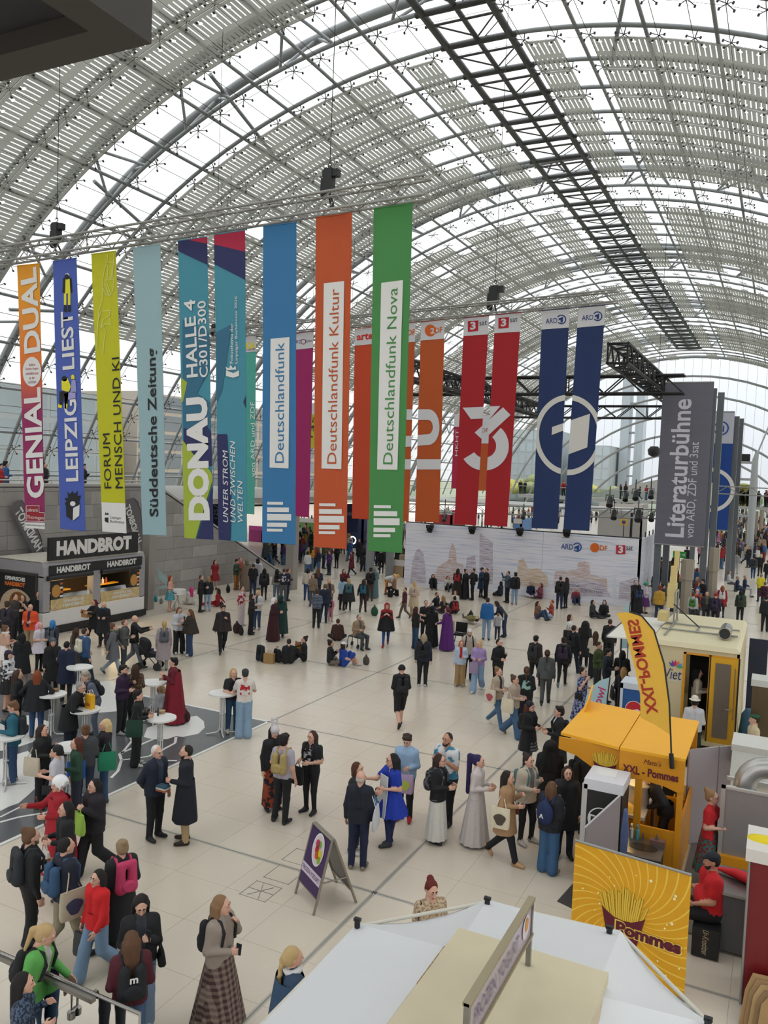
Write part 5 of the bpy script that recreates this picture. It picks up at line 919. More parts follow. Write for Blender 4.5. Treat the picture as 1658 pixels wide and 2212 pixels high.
for k, (a, b_) in enumerate((((-2.8, 23.6, 3.02), (-.85, 23.6, 3.02)), ((-2.8, 24.6, 3.02), (-.85, 24.6, 3.02)), ((-2.6, 22.6, 3.02), (-2.6, 25.6, 3.02)), ((-1.9, 23.6, 3.02), (-1.9, 24.6, 3.02)), ((-2.6, 24.6, 3.02), (-2.6, 24.6, 3.9)), ((-2.6, 25.4, 3.02), (-2.6, 25.4, 3.9)), ((-2.6, 24.6, 3.9), (-2.6, 25.4, 3.9)))): put('roof_rack', MB().tube(a, b_, .025, 6), ALU, TR)
put('gas_strut', MB().tube((-2.6, 24.4, 3.6), (-1.85, 23.9, 3.1), .018, 6), BLACK, TR)
tc_ = mat('#c9b47a', .6, noise=.1, scale=4, name='tan_moulding')
for c0, s0 in (((-2.75, 25.2, 3.75), (.22, .5, .7)), ((-2.74, 25.25, 4.3), (.16, .3, .6)), ((-2.7, 25.4, 4.75), (.12, .2, .6)), ((-2.9, 24.7, 3.2), (.25, .6, .25))): put('roof_figure_piece', MB().cbox(c0, s0), tc_, TR)
aw = put('awning', MB().prism([(tx0, 22.35, 2.86), (tx0 - 1.15, 22.35, 2.80), (tx0 - 1.15, 26.1, 2.80), (tx0, 26.1, 2.86)], (0, 0, .04)), mat('#d9d6cc', .5, name='awning_white'), TR); put('awning_edge', MB().box((tx0 - 1.17, 22.3, 2.78), (tx0 - 1.13, 26.1, 2.85)), STEEL_D, TR)
tag(put('parasol_stand', MB().disc((-3.75, 22.9), .25, 0, .03, 20).tube((-3.75, 22.9, 0), (-3.75, 22.9, 2.8), .02, 8), STEEL_D), 'thin dark pole on a square foot under the white awning', 'pole')
fb = lambda x, y: atY(x, y, 20.3)
flag('pale turquoise feather flag with pink script beside the chips stall', [(1317, 1463), (1295, 1470), (1278, 1483), (1266, 1502), (1260, 1530), (1262, 1560), (1305, 1560), (1311, 1510)], fb, 'Bowl', mat('#a9c6cb', .7, name='turquoise_flag'), flat('#c2286a'), ((1284, 1534), (1300, 1486)), .2, [(1305, 1600), (1311, 1510), (1317, 1463)], mirror=False, bold=.01)
fb2 = lambda x, y: atY(x, y, 27)
flag('pale turquoise feather flag rising behind the white awning', [(1360, 1300), (1350, 1310), (1343, 1325), (1340, 1345), (1338, 1400), (1356, 1400)], fb2, None, mat('#a9c6cb', .7, name='turquoise_flag'), WHT, ((1345, 1390), (1355, 1310)), .2, [(1355, 1420), (1358, 1330), (1361, 1300)])
P_ = thing('drinks_fridge', 'blue drinks fridge with a round red, white and blue emblem', 'fridge', (-2.9, 19.4, 0)); fx0 = atY(1340, 1480, 19.3).x; fz = atY(1345, 1475, 19.3).z
put('fridge_body', MB().box((fx0 + .05, 19.3, 0), (fx0 + .7, 19.9, fz - .1)), flat('#1d4f8a'), P_); put('fridge_top', MB().box((fx0, 19.28, fz - .12), (fx0 + .72, 19.95, fz + .02)), mat('#bcc3cc', .4), P_); put('fridge_edge', MB().box((fx0, 19.28, 0), (fx0 + .06, 19.3, fz)), mat('#bcc3cc', .4), P_)
ec = Vector((fx0 + .33, 19.29, fz - .58)); poly([(.2 * math.cos(t), .2 * math.sin(t)) for t in [i * math.pi / 16 for i in range(32)]], ec, X_, Z_, WHT, P_, 'emblem_disc'); poly([(.185 * math.cos(t), .185 * math.sin(t)) for t in [math.radians(q) for q in range(-10, 200, 10)]] + [(-.06, -.02), (.08, .02)], ec - Y_ * .003, X_, Z_, flat('#b3202e'), P_, 'emblem_red'); poly([(.185 * math.cos(t), .185 * math.sin(t)) for t in [math.radians(q) for q in range(215, 330, 10)]] + [(.0, -.07)], ec - Y_ * .003, X_, Z_, flat('#1d4f8a'), P_, 'emblem_blue')
# ================================================================ kitchen behind the stalls
o = thing('partition_wall', 'pale mauve partition panels behind the yellow stall', 'partition', (-1, 17, 0)); put('partition_panel', MB().prism([(-1.36, 16.75, 0), (-.86, 17.15, 0), (-.86, 17.15, 1.92), (-1.36, 16.75, 1.88)], (.03, -.03, 0)), mat('#a59ea2', .6), o); put('partition_panel', MB().prism([(-.84, 17.17, 0), (-.62, 17.3, 0), (-.62, 17.3, 1.94), (-.84, 17.17, 1.92)], (.03, -.03, 0)), mat('#a59ea2', .6), o)
H = thing('extractor_hood', 'stainless extractor hood with a fat bent duct', 'hood', (-.3, 17.4, 0)); put('hood_cone', MB().loft([[(-.58, 16.35, 1.62), (.5, 16.35, 1.62), (.5, 17.7, 1.62), (-.58, 17.7, 1.62)], [(-.58, 16.85, 1.98), (.5, 16.85, 1.98), (.5, 17.7, 1.98), (-.58, 17.7, 1.98)]], smooth=False), mat('#aaa9a3', .35, .4), H); put('hood_top', MB().box((-.6, 16.85, 1.98), (.5, 17.7, 2.1)), mat('#c2c1bb', .4), H); put('hood_rim', MB().box((-.62, 16.3, 1.58), (.52, 16.36, 1.64)), mat('#c9c8c4', .4), H)
put('duct', MB().path([(-.3, 15.7, 1.3), (-.3, 15.7, 1.75)] + [(-.3 + .34 * (1 - math.cos(t)), 15.7 + .06 * t, 1.75 + .34 * math.sin(t)) for t in (.3, .6, .9, 1.2, 1.57)] + [(.6, 15.8, 2.09)], .19, 20), mat('#a8a6a3', .3, .6), H); put('duct_band', MB().tube((-.3, 15.7, 1.7), (-.3, 15.7, 1.73), .197, 20), SS, H)
o = thing('kitchen_unit', 'steel kitchen unit with a yellow lower strip beside the red fridge', 'kitchen unit', (-.3, 15.3, 0)); put('steel_panel', MB().box((-.63, 15.0, .72), (.8, 15.05, 1.86)), mat('#8e8a89', .35, .3, noise=.06, scale=2, name='dull_steel'), o); put('unit_frame', MB().box((-.65, 14.98, .7), (-.58, 15.06, 1.9)).box((-.65, 14.98, 1.86), (.8, 15.06, 1.9)), mat('#c0bdb8', .35, .6), o); put('yellow_strip', MB().box((-.64, 14.9, .5), (.8, 15.0, .72)), YD, o); put('unit_base', MB().box((-.62, 15.0, 0), (.8, 15.6, .5)), STEEL_D, o); put('pan', MB().tube((-.5, 15.3, 1.5), (-.5, 15.3, 1.8), .1, 14), mat('#c5c2ba', .4, .3), o); put('unit_back', MB().box((-.62, 15.05, .5), (.8, 15.45, 1.5)), mat('#4a4643', .6), o)
o = thing('work_counter', 'low grey counter behind the seated man in red', 'counter', (-.1, 13.5, 0)); put('counter_body', MB().box((-.54, 13.1, .05), (.8, 13.95, .92)), mat('#58595c', .5, noise=.05), o); put('counter_top', MB().box((-.57, 13.05, .92), (.8, 14.0, .96)), SS, o)
ub = [Vector((-.62, 13.75, 1.0)), Vector((-.3, 13.6, 1.05)), Vector((0, 13.45, 1.04)), Vector((.3, 13.3, 1.02))]; tag(put('folded_umbrella', MB().path(ub, [.015, .08, .09, .06], 7), mat('#c01820', .7, noise=.15, scale=8)), 'folded red umbrella lying on the low grey counter', 'umbrella')
o = thing('tall_fridge', 'tall dark red fridge with a white top at the frame edge', 'fridge', (.5, 12.2, 0)); put('fridge_body', MB().box((-.1, 11.85, .05), (1.3, 12.6, 2.05)), mat('#6a0710', .4), o); put('fridge_top', MB().box((-.16, 11.8, 2.05), (1.35, 12.66, 2.22)), mat('#cfcac4', .5), o); put('edge_strip', MB().tube((-.11, 11.84, .05), (-.11, 11.84, 2.05), .018, 6), ALU, o)
tag(put('yellow_cloth', MB().loft([[(.05 + .22 * s * math.cos(t), 12.2 + .13 * s * math.sin(t), 2.22 + z) for t in [i * math.pi / 6 for i in range(12)]] for z, s in ((0, 1), (.03, .9), (.05, .4))]), mat('#d8c21c', .8)), 'yellow cloth lying on the tall red fridge', 'cloth')
for k in range(5): tag(put('flat_cardboard', MB().prism([(-.12 + .05 * k, 11.3 - .06 * k, 0), (.7, 11.3 - .06 * k, 0), (.7, 11.75 - .06 * k, .62), (.02 + .05 * k, 11.72 - .06 * k, .6 - .03 * k), (-.06 + .05 * k, 11.6 - .06 * k, .42)], (0, -.012, 0)), mat(('#96774f', '#8a6c48', '#a08258', '#7d6242', '#94764e')[k], .85, noise=.1)), 'flattened cardboard box by the red fridge, %s from the back' % ('first', 'second', 'third', 'fourth', 'fifth')[k], 'cardboard', 'flattened boxes by the red fridge')
o = thing('drinks_crate', 'black plastic crate with white script used as a stool', 'crate', (-.62, 12.98, 0)); put('crate_body', MB().box((-.83, 12.8, .02), (-.45, 13.12, .46)), BLACK, o); lettering('Ur-Krostitzer', (-.64, 12.795, .25), -Z_, X_, mat('#b9a98a', .6), o, width=.38, height=.09, shear=.3)
tag(put('chequer_plate', MB().box((-1.2, 13.4, 0), (-.62, 17.0, .02)), mat('#7d7b78', .45, .5, noise=.2, scale=40)), 'chequered metal walkway beside the yellow stall', 'walkway')
o = thing('storage_cabinet', 'steel cabinet with a pale top beside the cream truck', 'cabinet', (-.1, 21.4, 0)); cx0 = atY(1625, 1470, 21).x; put('cabinet_body', MB().box((cx0, 21, 0), (cx0 + 1, 21.6, 2.35)), mat('#6d5e48', .35, .7), o); put('cabinet_top', MB().box((cx0 - .03, 20.97, 2.35), (cx0 + 1, 21.65, 2.5)), mat('#b9b9b4', .5), o)
tag(put('dark_screen', MB().box((-.62, 26.0, 0), (-.12, 26.06, 2.6)), mat('#1c2436', .7)), 'dark blue folding screen behind the cream truck', 'screen'); tag(put('blue_sack', MB().loft([[(-.45 + .22 * s * math.cos(t), 23.5 + .2 * s * math.sin(t), z) for t in [i * math.pi / 6 for i in range(12)]] for z, s in ((0, 1), (.5, 1.1), (1.0, .9), (1.15, .4))]), mat('#2d5a78', .6, noise=.2)), 'blue plastic sack beside the cream truck', 'sack')
# ================================================================ frozen yogurt pavilion
V = thing('yogurt_pavilion', 'white canopy of the frozen yogurt stand in the near corner', 'canopy', (-1.77, 6.2, 0)); CAN = mat('#cfd0d2', .6, noise=.03, scale=1.5, name='canopy_fabric'); BOARD = mat('#c6bb9e', .7, noise=.12, scale=2.2, name='plywood_roof')
oc = [(-3.6, 4.4), (-3.6, 7.14), (-2.6, 8.26), (-1.22, 8.38), (-.25, 7.3), (.05, 6.6), (.05, 4.4)]; ic = [(-2.5, 4.4), (-2.5, 6.7), (-2.4, 6.98), (-1.15, 6.98), (-1.08, 6.7), (-1.05, 6.4), (-1.05, 4.4)]
for k in range(len(oc) - 1):
    a0, a1, b0, b1 = [Vector((*q, 2.5)) for q in oc[k:k + 2]] + [Vector((*q, 2.82)) for q in ic[k:k + 2]]; mb = MB(); n = 6; vs = []
    for j in range(n + 1):
        for i in range(n + 1):
            u, w_ = i / n, j / n; q = a0.lerp(a1, u).lerp(b0.lerp(b1, u), w_); sag = (.10 if k in (1, 3, 4) else .02) * math.sin(math.pi * u) * (1 - w_); q.z -= sag; vs.append(q)
    mb.add(vs, [(j * (n + 1) + i, j * (n + 1) + i + 1, (j + 1) * (n + 1) + i + 1, (j + 1) * (n + 1) + i) for j in range(n) for i in range(n)], 0, True); put('canopy_panel', mb, CAN, V)
    e0, e1 = a0, a1; mb = MB(); vs = []
    for i in range(13):
        q = e0.lerp(e1, i / 12); q = q - Z_ * ((.10 if k in (1, 3, 4) else .02) * math.sin(math.pi * i / 12)); vs += [q, q - Z_ * (.22 + .05 * math.cos(i * math.pi / 3))]
    mb.add(vs, [(2 * i, 2 * i + 2, 2 * i + 3, 2 * i + 1) for i in range(12)], 0, True); put('valance', mb, CAN, V); put('frame_tube', MB().tube(e0 - Z_ * .03, e1 - Z_ * .03, .02, 6), mat('#c7c3b6', .5), V)
put('roof_board', MB().box((-2.43, 4.4, 2.82), (-1.08, 6.9, 2.92)), BOARD, V)
for x, y in ((-3.55, 7.05), (-1.3, 8.2), (-2.55, 8.1), (-.3, 7.2)): put('leg_pole', MB().tube((x, y, 0), (x, y, 2.5), .025, 8), ALU, V); put('clamp', MB().tube((x, y, 2.52), (x, y, 2.6), .03, 8).cbox((x, y, 2.6), (.07, .04, .03)), BLACK, V)
sg = thing('roof_sign', 'framed FROZEN YOGURT sign standing on the plywood roof of the pavilion', 'sign', (-1.71, 5.9, 2.92)); SGF = mat('#9a8f74', .4, .5, name='sign_frame'); a, b_ = Vector((-1.71, 5.1, 3.2)), Vector((-1.71, 6.66, 3.2))
put('sign_panel', MB().box((-1.72, 5.12, 3.2), (-1.70, 6.64, 3.5)), mat('#a79aa4', .25, noise=.05), sg)
for z in (3.19, 3.5): put('sign_rail', MB().box((-1.74, 5.08, z - .012), (-1.68, 6.68, z + .012)), SGF, sg)
for y in (5.1, 6.66): put('sign_post', MB().box((-1.73, y - .02, 2.92), (-1.69, y + .02, 3.51)), SS, sg)
lettering('FROZEN YOGURT', (-1.692, 5.75, 3.33), Y_, Z_, flat('#7c6f86'), sg, width=1.05, height=.12); poly([(.1 * math.cos(t), .1 * math.sin(t)) for t in [i * math.pi / 10 for i in range(20)]], (-1.693, 6.47, 3.35), Y_, Z_, flat('#c9c0c6'), sg, 'printed_bowl'); poly([(.05 * math.cos(t), .06 * math.sin(t)) for t in [i * math.pi / 6 for i in range(12)]], (-1.69, 6.48, 3.37), Y_, Z_, flat('#c08a4a'), sg, 'printed_fruit')
# ================================================================ A-frame pavement sign
AF = thing('pavement_sign', 'purple FROZEN YOGURT A-frame sign standing on the floor', 'sign', (-6.3, 11.3, 0)); fr = mat('#8d867a', .4, .5, name='sign_aluminium')
bl, br_ = gp(638, 1930), gp(677, 1977); dx = (br_ - bl); L = dx.length; dx.normalize(); back = Vector((-dx.y, dx.x, 0)); back = back if back.x > 0 else -back
tilt = (back * .28 + Z_ * 1.15); bR = gp(769, 1950); top0, top1 = bl + tilt, br_ + tilt; sp = (bR - br_)
def leaf(o_, up, nm, face, outn):
    put('frame_rail', MB().tube(o_, o_ + up, .022, 6), fr, AF); put('frame_rail', MB().tube(o_ + dx * L, o_ + dx * L + up, .022, 6), fr, AF); put('frame_rail', MB().tube(o_ + up, o_ + dx * L + up, .022, 6), fr, AF); put('frame_rail', MB().tube(o_ + up * .2, o_ + dx * L + up * .2, .018, 6), fr, AF)
    return put(nm, MB().prism([o_ + up * .2, o_ + dx * L + up * .2, o_ + dx * L + up * .98, o_ + up * .98], outn * .015), face, AF)
bk = gp(769, 1950) - dx * L; leaf(bk, top0 + back * .04 - bk, 'back_panel', mat('#5c5a58', .35, .3), back); pn_ = leaf(bl, top0 - bl, 'front_panel', mat('#3a2152', .45, name='purple_print'), -back)
put('brace', MB().tube(bl.lerp(top0, .42) + dx * L, bk.lerp(top0, .42) + dx * L, .014, 6), fr, AF)
u_ = tilt.normalized(); nf = dx.cross(u_); nf = nf if nf.dot(-back) > 0 else -nf; TL_ = tilt.length
def on(u, v, k=1): return bl + dx * (L * u) + tilt * v + nf * (.018 + .003 * k)
poly([(.2 * math.cos(t), .26 * math.sin(t)) for t in [i * math.pi / 14 for i in range(28)]], on(.55, .76), dx, u_, WHT, pn_, 'printed_plate'); poly([(.175 * math.cos(t), .23 * math.sin(t)) for t in [i * math.pi / 14 for i in range(28)]], on(.55, .76, 2), dx, u_, flat('#c9b9c0'), pn_, 'printed_bowl')
for u, v, s, c_ in ((.5, .83, .07, '#a82a50'), (.6, .84, .06, '#6a9a2a'), (.52, .75, .07, '#b01c2a'), (.66, .72, .08, '#c9b81c'), (.55, .68, .06, '#c2501c'), (.68, .65, .06, '#7aa82a')): poly([(s * math.cos(t), s * math.sin(t)) for t in [i * math.pi / 5 for i in range(10)]], on(u, v, 3), dx, u_, flat(c_), pn_, 'printed_fruit')
poly([(-L * .48, -.075), (L * .48, -.075), (L * .48, .075), (-L * .48, .075)], on(.5, .42), dx, u_, flat('#c4b6c6'), pn_, 'label_strip'); lettering('FROZEN YOGURT', on(.5, .42, 2), dx, u_, flat('#4a2a5a'), pn_, width=L * .86, height=.07)
# ================================================================ figures: smooth-blended solids turned into one skin
BIG = 0.2
def sdf_grid(prims, res, k=0.03):
    """prims: ('c', a, b, r1, r2, mat) tapered capsule, ('e', c, radii, mat) ellipsoid -> vertices, quads, material per quad"""
    lo = np.array([1e9] * 3); hi = -lo
    for p in prims:
        if p[0] == 'c':
            r = max(p[3], p[4]); a, b = np.array(p[1]), np.array(p[2]); lo = np.minimum(lo, np.minimum(a, b) - r); hi = np.maximum(hi, np.maximum(a, b) + r)
        else: lo = np.minimum(lo, np.array(p[1]) - p[2]); hi = np.maximum(hi, np.array(p[1]) + p[2])
    lo -= res * 2.5 + .01; hi += res * 2.5 + .01; n = np.ceil((hi - lo) / res).astype(int) + 1
    D = np.full(n, BIG, np.float32); B = np.full(n, BIG, np.float32); Mi = np.zeros(n, np.int8)
    ax = [lo[i] + res * np.arange(n[i], dtype=np.float32) for i in range(3)]; mg = k + 2.5 * res
    for p in prims:
        if p[0] == 'c': a, b = np.array(p[1], np.float32), np.array(p[2], np.float32); r = max(p[3], p[4]); l, h = np.minimum(a, b) - r - mg, np.maximum(a, b) + r + mg; mi = p[5]
        else: c, rad = np.array(p[1], np.float32), np.array(p[2], np.float32); l, h = c - rad - mg, c + rad + mg; mi = p[3]
        i0 = np.maximum(0, np.floor((l - lo) / res).astype(int)); i1 = np.minimum(n, np.ceil((h - lo) / res).astype(int) + 1); s = tuple(slice(i0[i], i1[i]) for i in range(3))
        X, Y, Z = ax[0][s[0]][:, None, None], ax[1][s[1]][None, :, None], ax[2][s[2]][None, None, :]
        if p[0] == 'c':
            d = b - a; dd = float(d @ d) + 1e-9; t = np.clip(((X - a[0]) * d[0] + (Y - a[1]) * d[1] + (Z - a[2]) * d[2]) / dd, 0, 1)
            f = np.sqrt((X - a[0] - t * d[0]) ** 2 + (Y - a[1] - t * d[1]) ** 2 + (Z - a[2] - t * d[2]) ** 2) - (p[3] + (p[4] - p[3]) * t)
        else:
            x, y, z = (X - c[0]) / rad[0], (Y - c[1]) / rad[1], (Z - c[2]) / rad[2]; k0 = np.sqrt(x * x + y * y + z * z); k1 = np.sqrt((x / rad[0]) ** 2 + (y / rad[1]) ** 2 + (z / rad[2]) ** 2) + 1e-6; f = k0 * (k0 - 1) / k1
        o = D[s]; ob = B[s]; w = np.maximum(k - np.abs(o - f), 0) / k; D[s] = np.minimum(o, f) - w * w * k * .25
        u = f < ob; B[s] = np.where(u, f, ob); m = Mi[s]; Mi[s] = np.where(u, mi, m)
    # surface nets
    ins = D < 0; c8 = [(slice(i, n[0] - 1 + i), slice(j, n[1] - 1 + j), slice(q, n[2] - 1 + q)) for i in (0, 1) for j in (0, 1) for q in (0, 1)]
    cnt = sum(ins[c].astype(np.int8) for c in c8); act = (cnt > 0) & (cnt < 8); idx = np.full(act.shape, -1, np.int32); I = np.argwhere(act); idx[act] = np.arange(len(I))
    P = np.zeros((len(I), 3), np.float32); W = np.zeros(len(I), np.float32); off = [(i, j, q) for i in (0, 1) for j in (0, 1) for q in (0, 1)]; vals = [D[c][act] for c in c8]
    for u in range(8):
        for v in range(u + 1, 8):
            if sum(abs(off[u][t] - off[v][t]) for t in range(3)) != 1: continue
            a, b = vals[u], vals[v]; x = (a < 0) != (b < 0); t = np.where(x, a / (a - b + 1e-12), 0)
            for e in range(3): P[:, e] += np.where(x, off[u][e] + t * (off[v][e] - off[u][e]), 0)
            W += x
    V = (I + P / W[:, None]) * res + lo; Q = []; Qm = []
    for e in range(3):
        sl0 = [slice(None)] * 3; sl1 = [slice(None)] * 3; sl0[e] = slice(0, n[e] - 1); sl1[e] = slice(1, n[e]); a, b = ins[tuple(sl0)], ins[tuple(sl1)]; cr = np.argwhere(a != b)
        f1, f2 = [(1, 2), (2, 0), (0, 1)][e]; ok = (cr[:, f1] > 0) & (cr[:, f2] > 0) & (cr[:, f1] < n[f1] - 1) & (cr[:, f2] < n[f2] - 1); cr = cr[ok]
        c = [cr.copy() for _ in range(4)]; c[0][:, f1] -= 1; c[0][:, f2] -= 1; c[1][:, f2] -= 1; c[3][:, f1] -= 1
        q = np.stack([idx[tuple(w.T)] for w in c], 1); fl = ~ins[tuple(cr.T)]; q[fl] = q[fl][:, ::-1]; Q.append(q); Qm.append(Mi[tuple(cr.T)])
    return V, np.concatenate(Q), np.concatenate(Qm)
def np_mesh(name, V, Q, Mq, nm=9):
    me = bpy.data.meshes.new(name); me.vertices.add(len(V)); me.vertices.foreach_set('co', np.ascontiguousarray(V, np.float32).ravel()); nq = len(Q)
    me.loops.add(nq * 4); me.loops.foreach_set('vertex_index', np.ascontiguousarray(Q, np.int32).ravel()); me.polygons.add(nq); me.polygons.foreach_set('loop_start', np.arange(0, nq * 4, 4, dtype=np.int32))
    for i in range(nm): me.materials.append(None)
    me.polygons.foreach_set('material_index', np.ascontiguousarray(Mq, np.int32)); me.polygons.foreach_set('use_smooth', np.ones(nq, bool)); me.update(calc_edges=True); return me
# material slots: 0 skin 1 top 2 trousers 3 shoes 4 hair/brows 5 lips 6 eye 7 iris 8 second cloth
HEADS = {}
def head_geo(res):
    if res in HEADS: return HEADS[res]
    P = [('e', (0, .012, .032), (.076, .094, .09), 0), ('e', (0, -.018, -.02), (.064, .074, .096), 0), ('e', (0, -.066, -.088), (.03, .026, .026), 0), ('c', (0, -.09, .02), (0, -.110, -.026), .009, .014, 0), ('c', (-.04, -.078, .033), (.04, -.078, .033), .013, .013, 0),
         ('c', (-.042, -.0865, .039), (-.018, -.0905, .038), .0035, .0035, 4), ('c', (.042, -.0865, .039), (.018, -.0905, .038), .0035, .0035, 4), ('e', (-.031, -.083, .012), (.0115, .010, .006), 6), ('e', (.031, -.083, .012), (.0115, .010, .006), 6), ('e', (-.031, -.0905, .012), (.0045, .004, .0045), 7), ('e', (.031, -.0905, .012), (.0045, .004, .0045), 7),
         ('c', (-.018, -.091, -.058), (.018, -.091, -.058), .008, .008, 5), ('e', (-.076, .012, -.008), (.011, .02, .032), 0), ('e', (.076, .012, -.008), (.011, .02, .032), 0), ('c', (0, .02, -.06), (0, .03, -.15), .056, .058, 0)]
    HEADS[res] = sdf_grid(P, res, .018); return HEADS[res]
HANDS = {}
def hand_geo(kind, res):
    """wrist at the origin, fingers towards -Z, palm facing +X (towards the body of a right hand)"""
    if (kind, res) in HANDS: return HANDS[kind, res]
    P = [('c', (0, -.026, -.035), (0, -.022, -.085), .019, .017, 0), ('c', (0, .024, -.035), (0, .022, -.085), .019, .017, 0), ('c', (0, 0, .02), (0, 0, -.08), .026, .02, 0)]
    cu = {'r': .35, 'g': 1.15}[kind]
    for i, (y, L) in enumerate(((-.032, .074), (-.011, .082), (.011, .077), (.031, .06))):
        p = np.array((.0, y, -.09)); a = .15
        for sgm, rr in ((.45, .0095), (.32, .0085), (.23, .0075)):
            a += cu * (.55 if sgm == .45 else .8); q = p + L * sgm * np.array((math.sin(a), 0, -math.cos(a))); P.append(('c', tuple(p), tuple(q), rr, rr - .001, 0)); p = q
    P += [('c', (.0, -.03, -.03), (.025, -.052, -.062), .014, .011, 0), ('c', (.025, -.052, -.062), (.034, -.05, -.092), .011, .0085, 0)]
    HANDS[kind, res] = sdf_grid(P, res, .008); return HANDS[kind, res]
ARM = {'d': ((.05, -.02, -.29), (.07, .06, -.54)), 'h': ((.05, -.02, -.28), (-.05, .24, -.26)), 'p': ((.04, .03, -.28), (-.08, .25, -.12)), 'e': ((.06, .08, -.26), (-.10, .18, .0)), 'f': ((.06, .02, -.27), (-.22, .18, -.20)), 'k': ((.2, -.08, -.22), (.04, .06, -.42)),
       's': ((.13, .05, -.25), (-.02, .13, -.05)), 'o': ((.03, .2, -.18), (.0, .45, -.12)), 'u': ((.06, .2, -.1), (-.06, .32, .10)), 'b': ((.1, -.1, -.26), (-.06, -.17, -.44)), 't': ((.08, .12, -.25), (-.02, .33, -.26)), 'w': ((.05, .06, -.28), (.06, .22, -.46)), 'v': ((.06, -.12, -.26), (.08, -.15, -.5)),
       'l': ((.06, .05, -.28), (-.03, .27, -.36)), 'g': ((.1, -.15, -.25), (.14, -.3, -.44)), 'r': ((.16, .1, -.08), (.16, .2, .18)), 'q': ((.1, .05, -.27), (.06, .3, -.36))}
def rotx(a): c, s = math.cos(a), math.sin(a); return np.array([[1, 0, 0], [0, c, -s], [0, s, c]])
def rotz(a): c, s = math.cos(a), math.sin(a); return np.array([[c, -s, 0], [s, c, 0], [0, 0, 1]])
def align_down(d):
    """rotation taking -Z onto d, keeping local +X pointing sideways"""
    z = -np.array(d) / np.linalg.norm(d); x = np.array((1., 0, 0)); x = x - z * (x @ z); x /= np.linalg.norm(x) + 1e-9; y = np.cross(z, x); return np.stack([x, y, z], 1)
